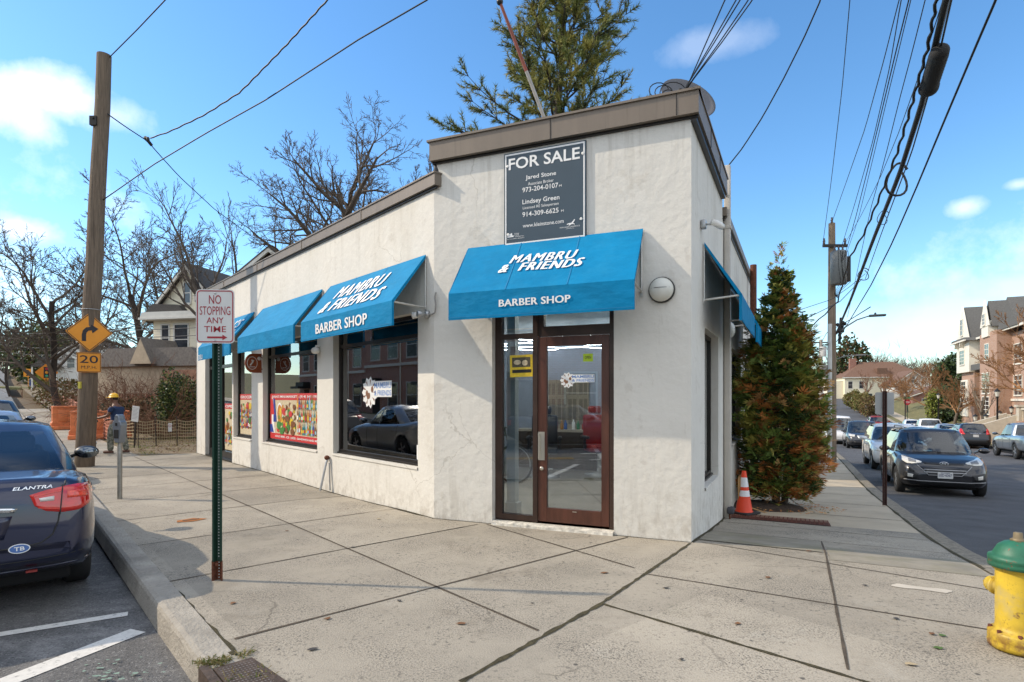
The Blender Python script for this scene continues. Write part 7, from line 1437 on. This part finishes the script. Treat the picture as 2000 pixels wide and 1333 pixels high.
def lantern_post(label, X, h, pier=False, group='black lanterns by the apartments'):
    t = thing('lamp_post', label, 'lamp post', X, group); o = MB()
    if pier: o.box(-.32, .32, -.32, .32, -.5, h-.7); o.box(-.4, .4, -.4, .4, h-.7, h-.6); o.build('pier', st_, t); o = MB(); o.tube([(0, 0, h-.6), (0, 0, h-.42)], .05, 8)
    else: o.lathe([(.16, -.2), (.16, .25), (.1, .35), (.07, .5), (.055, h-.75), (.09, h-.7), (.06, h-.6)], 12)
    o.build('post', blackm, t); o = MB(); z = h-.6 if not pier else h-.42; o.lathe([(.10, z), (.17, z+.36)], 8, 0, sm=False); o.build('shade', M('lantern_glass', (.6, .58, .5), .3), t); o = MB(); o.lathe([(.21, z+.36), (.13, z+.47), (.05, z+.53), (.02, z+.6), (0, z+.6)], 10); o.build('cap', blackm, t); o = MB(); o.lathe([(.12, z-.03), (.12, z)], 8); o.build('collar', blackm, t)
lantern_post('tall black lamp post with a pale lantern right of the black hatchback', gR(1948, 43), 4.05); lantern_post('black lamp post with a pale lantern in front of the orange trees', gR(1833, 61), 4.1); lantern_post('black lamp post beside the far stop sign', gR(1768, 78), 4.0)
for k, (px, lab) in enumerate(((1905, 'leftmost lantern on a low stone pier of the apartment wall'), (1926, 'second lantern from the left on the apartment wall'), (1953, 'lantern on the pier just right of the tall lamp post'), (1976, 'rightmost lantern on the apartment wall by the steps'))): lantern_post(lab, gR(px, 50), 1.95, True)
o = MB(); a, b = gR(1893, 50).translation, gR(1990, 46.5).translation; d = b-a; o.T = Matrix.Translation((a.x, a.y, 0)) @ Matrix.Rotation(atan2(d.y, d.x), 4, 'Z'); o.box(0, d.xy.length, 0, .4, -2, a.z+.75); o.box(-.05, d.xy.length, -.05, .45, a.z+.75, a.z+.87); tag(o.build('stone_wall', st_), 'low stone garden wall in front of the brick apartments', 'wall')
# far house with brown roof on the hill, and neighbours
hz_ = PT(1645, 128).translation; F = Matrix.Translation((hz_.x, hz_.y, hz_.z)) @ Matrix.Rotation(radians(-14), 4, 'Z'); t = thing('house', 'large cream house with a brown hipped roof and chimney on the hill', 'house', F, 'houses on the hill')
o = MB(); o.box(.5, 16, 0, 9, -3, 4.6); o.box(-1.6, 2.2, 1, 8, -3, 3.9); o.build('wall', siding, t); o = MB(); o.add([(0, -.6, 4.6), (16.6, -.6, 4.6), (16.6, 9.6, 4.6), (0, 9.6, 4.6), (5, 4.5, 8.2), (11.5, 4.5, 8.2)], [(0, 1, 5, 4), (1, 2, 5), (2, 3, 4, 5), (3, 0, 4), (3, 2, 1, 0)]); o.box(7, 9, .4, 3, 5.2, 6.6); ro = o.build('roof', shinb, t); o = MB(); o.box(2.6, 3.9, 3.6, 4.6, 5, 9); o.build('chimney', redbrick, ro); o = MB(); o.box(-.1, 16.7, -.7, -.6, 4.45, 4.65); o.build('eave', wtrim, t)
for u in (1.2, 3.4, 8.2, 9.8, 11.4, 13, 14.6): win(t, Matrix(), u, 2.2, .8, 1.5, 0, 1); 
for u in (2, 5, 8.4, 11): win(t, Matrix(), u, -.6, .9, 1.6, 0, 1)
hz_ = PT(1745, 112).translation; gable_house('white gabled house behind the blank sign', Matrix.Translation((hz_.x, hz_.y, hz_.z)) @ Matrix.Rotation(radians(-20), 4, 'Z'), 6.5, 9, 3.6, 6.2, whsid, shinb, [(1, 1, .9, 1.5), (4.2, 1, .9, 1.5), (2.7, 3.9, .8, 1.2)], 'houses on the hill'); hz_ = PT(1782, 98).translation; gable_house('low red brick house behind the orange trees', Matrix.Translation((hz_.x, hz_.y, hz_.z)) @ Matrix.Rotation(radians(-24), 4, 'Z'), 11, 8, 2.4, 4.6, redbrick, shinb, [(1.4, .6, 1.2, 1.2), (4.6, .6, 1.2, 1.2), (7.8, .6, 1.2, 1.2)], 'houses on the hill'); hz_ = PT(1612, 150).translation; gable_house('pale house highest up the hill left of the brown roof', Matrix.Translation((hz_.x, hz_.y, hz_.z)), 9, 8, 4.6, 7.4, whsid, shing, [(1.4, 1, 1.2, 1.6), (5.6, 1, 1.2, 1.6)], 'houses on the hill')
# top of the main street
hz_ = PT(112, 84).translation; t = gable_house('white house with a small dark porch at the bend of the main street', Matrix.Translation((hz_.x, hz_.y, hz_.z)) @ Matrix.Rotation(radians(20), 4, 'Z'), 7.5, 9, 5.2, 8, whsid, shing, [(1.2, 3.2, .9, 1.4), (4.9, 3.2, .9, 1.4)]); o = MB(); o.prism([(-2.4, 3.2), (.8, 3.2), (-.8, 4.6)], -2.5, .5); o.build('porch_roof', shing, t)
for x in (-2.2, .6): o = MB(); o.box(x-.08, x+.08, -2.3, -2.14, -1, 3.2); o.build('porch_post', wtrim, t)
hz_ = PT(60, 128).translation; gable_house('pale house half hidden by the dark evergreens up the main street', Matrix.Translation((hz_.x, hz_.y, hz_.z)), 9, 9, 5, 8, siding, shing, [(1.5, 3, 1, 1.5), (6, 3, 1, 1.5)])
# across the main street: the brick row mirrored in the windows
def brick_row(label, F, W, D, H, seed, group='brick houses across the main street'):
    t = thing('brick_house', label, 'building', F, group); o = MB(); o.box(0, W, 0, D, -1, H); o.build('wall', brick('row_brick', (.46, .20, .13), (.37, .15, .1), (.5, .44, .38)), t); o = MB(); o.box(-.1, W+.1, -.25, .1, H, H+.45); o.box(0, W, -.12, 0, H*.52, H*.52+.2); o.build('cornice', cream, t)
    n = int(W/2.6)
    for k in range(n):
        u = .7+2.6*k
        if k % 3 != 1: win(t, Matrix(), u, .9, 1.3, 1.7, 0, 1)
        win(t, Matrix(), u, H*.6, 1.3, 1.7, 0, 1)
        if k % 3 == 1: o = MB(); o.box(u, u+1.1, -.03, .02, .1, 2.3); o.build('door', wood_dark, t); o = MB(); o.prism([(u-.3, 2.4), (u+1.5, 2.4), (u+1.5, 2.6), (u-.3, 2.6)], -1.2, 0); o.prism([(u-.3, 2.6), (u+1.5, 2.6), (u+1.5, 3.0), (u-.3, 3.0)], -.7, 0); o.build('door_hood', blackm, t)
        if k % 2: o = MB(); o.tube([(u-.5, -.08, .1), (u-.5, -.08, H)], .06, 6); o.build('downpipe', cream, t)
    return t
def acrossL(l, q): p = L2(l, q); return fmat(Vector((p.x, p.y, gz(p.x, p.y))), uL, nL)
for k, l in enumerate((-6, 8, 22, 36)): brick_row(('brick house straight across the main street from the corner', 'brick house across the main street from the large window', 'brick house across the main street from the market', 'brick house furthest up across the main street')[k], acrossL(l, 17.2+.3*(k % 2)), 13.4, 9, (7.2, 6.6, 7.4, 6.8)[k], k)
# shop behind the camera with a red awning, and the crossing sign seen mirrored in the door
p = L2(-24, 12); F = Matrix.Translation((p.x, p.y, 0)) @ Matrix.Rotation(pi+.15, 4, 'Z'); t = thing('brick_shop', 'brick shop with a red awning on the far corner behind the viewer', 'building', F); o = MB(); o.box(-9, 9, 0, 8, -1, 6.5); o.build('wall', redbrick, t); o = MB(); o.prism([(-6, 2.5), (6, 2.5), (6, 2.55), (-6, 2.55)], -1.3, 0); o.add([(-6, -1.3, 2.5), (6, -1.3, 2.5), (6, 0, 3.5), (-6, 0, 3.5)], [(0, 1, 2, 3)]); o.build('awning', redp, t)
for u in (-5.5, -1.5, 2.5): win(t, Matrix(), u, .7, 3, 1.7, 0, 1)
for u in (-7, -3, 1, 5): win(t, Matrix(), u, 4.2, 1.3, 1.6, 0, 1)
lime = M('lime_sign', (.5, .7, .02), .5); p = Vector((-4.0, -2.6, 0)); t = thing('crossing_sign', 'lime pedestrian crossing sign on a lime post across the junction', 'sign', TR(p.x, p.y, -.15, pi+.6)); o = MB(); o.box(-.03, .03, 0, .04, 0, 2.6); o.build('post', lime, t); o = MB(); o.T = Matrix.Translation((0, -.01, 2.25)) @ Matrix.Rotation(pi/4, 4, 'Y'); plate(o, .75, .75, .04); o.build('plate', lime, t); o = MB(); o.T = Matrix.Translation((0, -.014, 2.25)); o.ball((.02, 0, .2), (.05, .003, .05), 10); o.tube([(.02, 0, .12), (0, 0, -.05), (-.12, 0, -.25)], .03, 6); o.tube([(0, 0, -.05), (.12, 0, -.25)], .03, 6); o.tube([(-.12, 0, .0), (.02, 0, .1), (.13, 0, .0)], .022, 6); o.build('symbol', signk, t)
# ------------------------------------------------------------------ the worker and the street work
def skin(name, verts, edges, rad, mat, par, sub=2, root=0, mats=None):
    me = bpy.data.meshes.new(name); me.from_pydata(verts, edges, []); o = bpy.data.objects.new(name, me); COL.objects.link(o)
    m = o.modifiers.new('skin', 'SKIN'); m.use_smooth_shade = True; s = o.modifiers.new('sub', 'SUBSURF'); s.levels = sub; s.render_levels = sub
    for i, v in enumerate(me.skin_vertices[0].data): r = rad[i]; v.radius = r if hasattr(r, '__len__') else (r, r); v.use_root = (i == root)
    dg = bpy.context.evaluated_depsgraph_get(); ev_ = o.evaluated_get(dg); nm = bpy.data.meshes.new_from_object(ev_); bpy.data.objects.remove(o); nm.name = name
    o = bpy.data.objects.new(name, nm); COL.objects.link(o); nm.materials.clear(); nm.materials.append(mat); o.parent = par
    for p in nm.polygons: p.use_smooth = True
    return o
skinm = M('skin', (.16, .075, .045), .55, var=.08); shirt = M('navy_shirt', (.012, .03, .085), .85, var=.2, scale=14); camo = M('camouflage', (.23, .23, .19), .9, scale=11, col2=(.075, .085, .065), thr=(.45, .55)); layer(camo, (.40, .39, .34), 9, .58, .64, .9); hat = M('hard_hat', (.75, .42, .01), .35, var=.04); boot = M('boot', (.10, .045, .03), .7); sole = M('sole', (.4, .36, .3), .8)
wx, wy = -10.95, 16.0; t = thing('person', 'worker in a yellow hard hat, navy shirt and camouflage trousers holding a bicycle', 'person', TR(wx, wy, gz(wx, wy), radians(0)) @ Matrix.Scale(.97, 4))
# local: x to the picture's right, y away from the camera; the worker faces left and away
hp = .84; V = [(.02, 0, hp), (.02, .02, 1.0), (.0, .03, 1.18), (-.03, .04, 1.33), (-.06, .05, 1.42), (-.08, .06, 1.50), (-.10, .06, 1.58),          # pelvis, waist, chest, shoulders, neck, head
     (-.02, -.14, 1.31), (-.10, -.20, 1.08), (-.36, -.17, 1.02), (-.43, -.16, 1.015),      # left arm reaching the handlebar
     (.0, .20, 1.31), (-.06, .27, 1.05), (-.28, .26, .98), (-.35, .25, .97),                    # right arm
     (-.04, -.10, .78), (-.09, -.11, .43), (-.08, -.11, .08), (.10, .10, .78), (.15, .11, .44), (.22, .12, .08)]
E_ = [(0, 1), (1, 2), (2, 3), (3, 4), (4, 5), (5, 6), (3, 7), (7, 8), (8, 9), (9, 10), (3, 11), (11, 12), (12, 13), (13, 14), (0, 15), (15, 16), (16, 17), (0, 18), (18, 19), (19, 20)]
Rr = [.14, .135, .15, .11, .055, .085, .08, .06, .045, .034, .028, .06, .045, .034, .028, .085, .06, .042, .085, .06, .042]
skin('body', V, E_, Rr, skinm, t)
idx = [0, 1, 2, 3, 7, 8, 11, 12]; mp_ = {i: k for k, i in enumerate(idx)}; SV = [V[i] for i in idx]; SV[0] = (.02, 0, .86)
for k, (sh_, el) in ((5, (7, 8)), (7, (11, 12))): a, b = Vector(V[sh_]), Vector(V[el]); SV[k] = tuple(a.lerp(b, .62))
skin('shirt', SV, [(mp_[a], mp_[b]) for a, b in ((0, 1), (1, 2), (2, 3), (3, 7), (7, 8), (3, 11), (11, 12))], [.172, .168, .178, .135, .085, .068, .085, .068], shirt, t)
TV = [(.02, 0, .90)]+[V[i] for i in (0, 15, 16, 17, 18, 19, 20)]; skin('trousers', TV, [(0, 1), (1, 2), (2, 3), (3, 4), (1, 5), (5, 6), (6, 7)], [.158, .165, .118, .088, .078, .118, .088, .078], camo, t, root=1)
for sx, c in ((0, V[17]), (1, V[20])):
    o = MB(); o.rbox((c[0]-.06, c[1], .055), (.27, .10, .09), .035, 0); o.rbox((c[0]-.06, c[1], .012), (.285, .105, .024), .01, 1); o.build('boot', [boot, sole], t)
for base, d0, tag_ in ((V[10], Vector((-1, 0, -.15)), 0), (V[14], Vector((-1, 0, -.1)), 1)):
    b = Vector(base); hv = [tuple(b), tuple(b+d0*.05)]; he = [(0, 1)]; hr = [.028, .032]
    for f in range(4):
        s = Vector((0, -.032+.021*f, 0)); L = (.04, .046, .043, .034)[f]; k = len(hv); hv += [tuple(b+d0*.085+s), tuple(b+d0*(.085+L*.6)+s+Vector((0, 0, -.016))), tuple(b+d0*(.085+L*.7)+s+Vector((0, 0, -.045)))]; he += [(1, k), (k, k+1), (k+1, k+2)]; hr += [.011, .010, .008]
    k = len(hv); sg = -1 if tag_ == 0 else 1; hv += [tuple(b+d0*.04+Vector((0, sg*.035, -.012))), tuple(b+d0*.075+Vector((0, sg*.045, -.035)))]; he += [(1, k), (k, k+1)]; hr += [.012, .009]
    skin('hand', hv, he, hr, skinm, t, 1)
hc = Vector((-.105, .06, 1.555)); o = MB(); o.ball(hc, (.098, .078, .115), 16, 0, 12); o.ball(hc+Vector((-.098, 0, -.005)), (.022, .016, .02), 8, 0); o.ball(hc+Vector((.0, -.078, -.005)), (.024, .012, .035), 8, 0); o.ball(hc+Vector((.0, .078, -.005)), (.024, .012, .035), 8, 0)
for sy in (-.032, .032): o.ball(hc+Vector((-.088, sy, .018)), (.010, .014, .009), 8, 1)
o.ball(hc+Vector((-.088, 0, -.055)), (.010, .026, .008), 8, 2); o.ball(hc+Vector((.035, 0, .02)), (.075, .08, .085), 12, 3); o.build('head', [skinm, white, M('lip', (.13, .04, .035), .5), M('dark_hair', (.015, .012, .01), .9)], t)
o = MB(); X = Matrix.Translation(hc+Vector((.0, 0, .045))) @ Matrix.Rotation(-.08, 4, 'Y'); o.lathe([(.135, 0), (.137, .012), (.118, .016), (.114, .055), (.09, .092), (.05, .112), (0, .118)], 24, T=X @ Matrix.Diagonal((1.08, .92, 1, 1))); o.rbox(tuple(hc+Vector((-.14, 0, .05))), (.09, .16, .014), .005); o.tube([tuple(hc+Vector((-.11, 0, .13))), tuple(hc+Vector((0, 0, .172))), tuple(hc+Vector((.1, 0, .14)))], .014, 6); o.build('hard_hat', hat, t)
bx = Vector((-11.40, 15.80, 0)); bicycle('black bicycle seen end on, held by the worker', TR(bx.x, bx.y, gz(bx.x, bx.y), radians(127)) @ Matrix.Scale(1.02, 4), blackm)
o = MB(); o.rbox((bx.x+.05, bx.y-.30, .84), (.24, .2, .32), .06, R=Matrix.Rotation(.25, 3, 'Y')); tag(o.build('shoulder_bag', M('navy_bag', (.015, .022, .045), .8)), 'dark blue bag hung on the bicycle handlebar', 'bag')
# orange barriers and plastic fencing along the verge
orb = M('barrier_orange', (.68, .20, .07), .6, var=.2, scale=5); pink = M('faded_orange_net', (.62, .27, .19), .8, var=.2)
def barrier(label, X):
    t = thing('barrier', label, 'barrier', X, 'orange plastic barriers'); o = MB(); P = [(-.95, 0), (.95, 0), (.95, .3), (.9, .36), (.9, 1.0), (-.9, 1.0), (-.9, .36), (-.95, .3)]; o.prism(P, -.12, .12); o.box(-.97, .97, -.26, .26, 0, .16); o.box(-.9, .9, -.15, .15, .95, 1.04); o.build('body', orb, t, bevel=.03); o = MB()
    for x in (-.55, 0, .55): o.rbox((x, -.125, .6), (.34, .05, .5), .03)
    o.build('panel', orb, t)
barrier('orange plastic barrier left of the leaning pole', PT(150, 26, .9)); barrier('orange plastic barrier behind the worker', PT(197, 21.5, .6))
def net(label, pts, h, m, group, st=.11, th=.012, posts=True, pm=None):
    t = thing('safety_fence', label, 'fence', Matrix(), group); o = MB(); pb = MB(); rnd = random.Random(len(pts)); n = 26
    def pos(f): x = f*(len(pts)-1); i = min(int(x), len(pts)-2); return pts[i].lerp(pts[i+1], x-i)
    for k in range(int(h/st)+1):
        z = .06+k*st; Q = [pos(i/n)+Vector((rnd.gauss(0, .012), rnd.gauss(0, .012), z-.10*h*sin(pi*((i/n*(len(pts)-1)) % 1))*(k*st/h))) for i in range(n+1)]
        for i in range(n): a, b = Q[i], Q[i+1]; o.add([a, b, b+Vector((0, 0, th*1.6)), a+Vector((0, 0, th*1.6))], [(0, 1, 2, 3)])
    L = sum((b-a).length for a, b in zip(pts, pts[1:])); m2 = int(L/.10)
    for i in range(m2+1):
        f = i/m2; c = pos(f); s = (pos(min(1, f+.01))-pos(max(0, f-.01))).normalized()*th*.5; sg = .10*h*sin(pi*((f*(len(pts)-1)) % 1)); o.add([c-s+Vector((0, 0, .04)), c+s+Vector((0, 0, .04)), c+s+Vector((0, 0, h-sg)), c-s+Vector((0, 0, h-sg))], [(0, 1, 2, 3)])
    o.build('net', m, t)
    for p in pts: s = MB(); s.tube([p+Vector((0, 0, -.1)), p+Vector((rnd.gauss(0, .03), 0, h+.1))], .018, 5); s.build('stake', pm or wood_dark, t)
tanet = M('tan_net', (.42, .33, .19), .8, var=.15)
net('tan wire mesh fence between the shop and the worker', [G(L2(14.7, -1.3)), G(L2(14.9, -.75)), G(L2(15.1, -.2)), G(L2(15.3, .35)), G(L2(15.6, .9)), G(L2(17.6, 1.25))], .85, tanet, None)
net('faded orange net fence behind the worker', [G(L2(18, 1.2)), G(L2(19.5, 1.25)), G(L2(21.5, 1.2))], .85, pink, 'orange net fences', .13, .03); net('faded pink orange net fence winding up to the bend', [G(L2(26, .9)), G(L2(29, .8)), G(L2(33, .9)), G(L2(38, .7)), G(L2(44, .8))], .95, pink, 'orange net fences', .12, .05)
for k, l in enumerate((27, 29.5, 31)): p = G(L2(l, 1.1)); t = thing('delineator', ('nearest', 'middle', 'furthest')[k]+' faded orange delineator drum on the verge', 'delineator', TR(p.x, p.y, p.z), 'delineators along the verge'); o = MB(); o.lathe([(.2, 0), (.2, .08), (.1, .1), (.09, 1.0), (.05, 1.06), (0, 1.06)], 12); o.build('tube', pink, t); o = MB(); o.lathe([(.095, .7), (.095, .82)], 12); o.lathe([(.095, .45), (.095, .57)], 12); o.build('band', refl, t)
p = P_(264, 17.8); t = thing('notice_board', 'white notice sheet on a thin stake beside the worker', 'notice', TR(p.x, p.y, p.z, -.25)); o = MB(); o.tube([(-.06, .02, 0), (-.02, .02, 1.1)], .015, 5); o.tube([(.1, .02, 0), (.08, .02, 1.0)], .012, 5); o.build('stake', wood_dark, t); o = MB(); o.T = Matrix.Translation((0, 0, 1.05)) @ Matrix.Rotation(.12, 4, 'Y'); o.box(-.13, .13, 0, .012, -.24, .24); o.build('sheet', signw, t); o = MB(); o.T = Matrix.Translation((0, -.002, 1.05)) @ Matrix.Rotation(.12, 4, 'Y')
for k in range(9): o.box(-.1, .1-.02*(k % 3), -.001, .001, .18-.042*k, .192-.042*k)
o.build('print', M('faint_print', (.35, .35, .36), .7), t)
p = P_(332, 18.4); t = thing('warning_tag', 'small white and red notice wired to the mesh fence', 'notice', TR(p.x, p.y, p.z+.62, .2)); o = MB(); o.box(-.055, .055, 0, .006, -.15, .12); o.build('sheet', signw, t); o = MB(); o.T = Matrix.Translation((0, -.001, .03)); o.tube([(.035*cos(a), 0, .035*sin(a)) for a in [2*pi*i/14 for i in range(15)]], .006, 4); o.build('print', signr, t)
# road signs and mail box at the far bend
def far_sign(label, px, Y, zc, w_, kind, m, extra=None):
    p = P_(px, Y); t = thing('road_sign', label, 'sign', TR(p.x, p.y, p.z, radians(38)), 'road signs up the main street'); o = MB(); o.box(-.04, .04, .02, .1, 0, zc); o.build('post', signo if kind == 'chev' else galv, t); o = MB(); o.T = Matrix.Translation((0, 0, zc))
    if kind == 'dia': o.T = o.T @ Matrix.Rotation(pi/4, 4, 'Y'); plate(o, w_, w_, .04)
    elif kind == 'disc': o.prism([(w_/2*cos(2*pi*i/24), w_/2*sin(2*pi*i/24)) for i in range(24)], 0, .01)
    elif kind == 'oct': o.prism([(w_/2*cos(2*pi*i/8+pi/8), w_/2*sin(2*pi*i/8+pi/8)) for i in range(8)], 0, .01)
    else: plate(o, w_, w_*1.1, .04)
    ob = o.build('plate', m, t); o = MB(); o.T = Matrix.Translation((0, -.01, zc)); return o, ob, t
o, ob, t = far_sign('orange diamond sign with a traffic signal symbol at the bend', 91, 44, 2.55, 1.0, 'dia', M('sign_orange', (.75, .24, .01), .5))
o.box(-.17, .17, -.003, 0, -.42, .42, 0); 
for k, z in enumerate((.27, 0, -.27)): o.ball((0, -.005, z), (.1, .004, .1), 12, 1+k)
o.build('symbol', [signk, signr, signo, M('signal_green', (.02, .35, .2), .5)], ob)
o, ob, t = far_sign('yellow chevron sign on the grass island far up the main street', 55, 88, 2.3, 1.1, 'chev', signo); o.add([(-.3, 0, .45), (.0, 0, .45), (.35, 0, 0), (.0, 0, -.45), (-.3, 0, -.45), (.05, 0, 0)], [(5, 4, 3, 2), (5, 2, 1, 0)]); o.build('symbol', signk, ob)
o, ob, t = far_sign('red round no entry sign beyond the grass island', 36, 100, 2.35, 1.05, 'disc', signr); o.box(-.38, .38, -.003, 0, -.1, .1); o.build('symbol', signw, ob)
t_ = P_(1772, 80); t = thing('stop_sign', 'red octagonal stop sign at the far junction on the side street', 'sign', TR(t_.x, t_.y, t_.z, radians(-30))); o = MB(); o.box(-.04, .04, .02, .1, 0, 2.9); o.build('post', sgreen, t); o = MB(); o.T = Matrix.Translation((0, 0, 2.45)); o.prism([(.4*cos(2*pi*i/8+pi/8), .4*sin(2*pi*i/8+pi/8)) for i in range(8)], 0, .01); ob = o.build('plate', signr, t); o = MB(); text(o, 'STOP', -.28, 2.33, .56, .24, y=-.006, bold=.01); o.build('legend', signw, ob); o = MB(); o.box(-.45, .45, .03, .05, 2.95, 3.15); o.build('street_name_plate', M('street_plate_green', (.02, .2, .1), .5), t)
p = P_(64, 90); t = thing('mailbox', 'dark blue street mailbox on the grass island', 'mailbox', TR(p.x, p.y, p.z, .4)); o = MB(); P = [(-.32, .3), (.32, .3), (.32, 1.0)]+[(.32*cos(a), 1.0+.32*sin(a)) for a in [pi*i/10 for i in range(1, 10)]]+[(-.32, 1.0)]; o.prism(P, -.3, .3); o.build('body', M('mailbox_blue', (.02, .05, .2), .4), t)
for x in (-.26, .26):
    for y in (-.24, .24): o = MB(); o.box(x-.03, x+.03, y-.03, y+.03, 0, .3); o.build('leg', M('mailbox_blue', (.02, .05, .2), .4), t)
# grass island and distant street poles
mb = MB(); c = P_(60, 89); 
ring_ = [(c.x+7*cos(2*pi*i/20), c.y+2.2*sin(2*pi*i/20)) for i in range(20)]; mb.add([(x, y, gz(x, y)+.08) for x, y in ring_]+[(x, y, gz(x, y)-.3) for x, y in ring_], [tuple(range(20))]+[(i, i+20, (i+1) % 20+20, (i+1) % 20) for i in range(20)]); upfix(mb.build('grass_island', grassm, kind='structure'))
for k, (px, Y, z, lab) in enumerate(((44, 100, 7.5, 'pale leaning utility pole at the far intersection'), (12, 120, 9, 'dark utility pole at the left picture edge'), (28, 118, 8.5, 'dark utility pole left of the no entry sign'))):
    p = P_(px, Y); t = thing('utility_pole', lab, 'pole', TR(p.x, p.y, p.z-.2), 'far poles up the main street'); o = MB(); o.tube([(0, 0, 0), (.35 if k == 0 else .1, 0, z)], [.19, .14], 8); o.build('shaft', wood_pole if k else M('pale_wood', (.38, .34, .29), .9), t); o = MB(); o.box(-.9, .9, -.06, .06, z-.7, z-.58); o.build('crossarm', wood_dark, t)
for k, y0 in enumerate((648, 662, 676, 690)): wire(('highest', 'second', 'third', 'lowest')[k]+' of the faint street wires strung across behind the curve sign', [(-40, y0-8), (60, y0+4), (150, y0+4), (300, y0-14)], 60, 40, .022, 10)
for k, y0 in enumerate((640, 655)): wire(('upper', 'lower')[k]+' cable strung in front of the cream house windows', [(200, y0+8), (300, y0+4), (400, y0)], 24, 19, .012, 8)
p = P_(1532*0+1712, 92); t = thing('garden_sign', 'small white yard sign on the far verge', 'sign', TR(p.x-1.5, p.y, p.z, -.3)); o = MB(); o.box(-.3, .3, 0, .02, .5, 1.3); o.build('plate', signw, t); o = MB(); o.box(-.03, .03, .02, .05, 0, .5); o.build('stake', wood_dark, t)
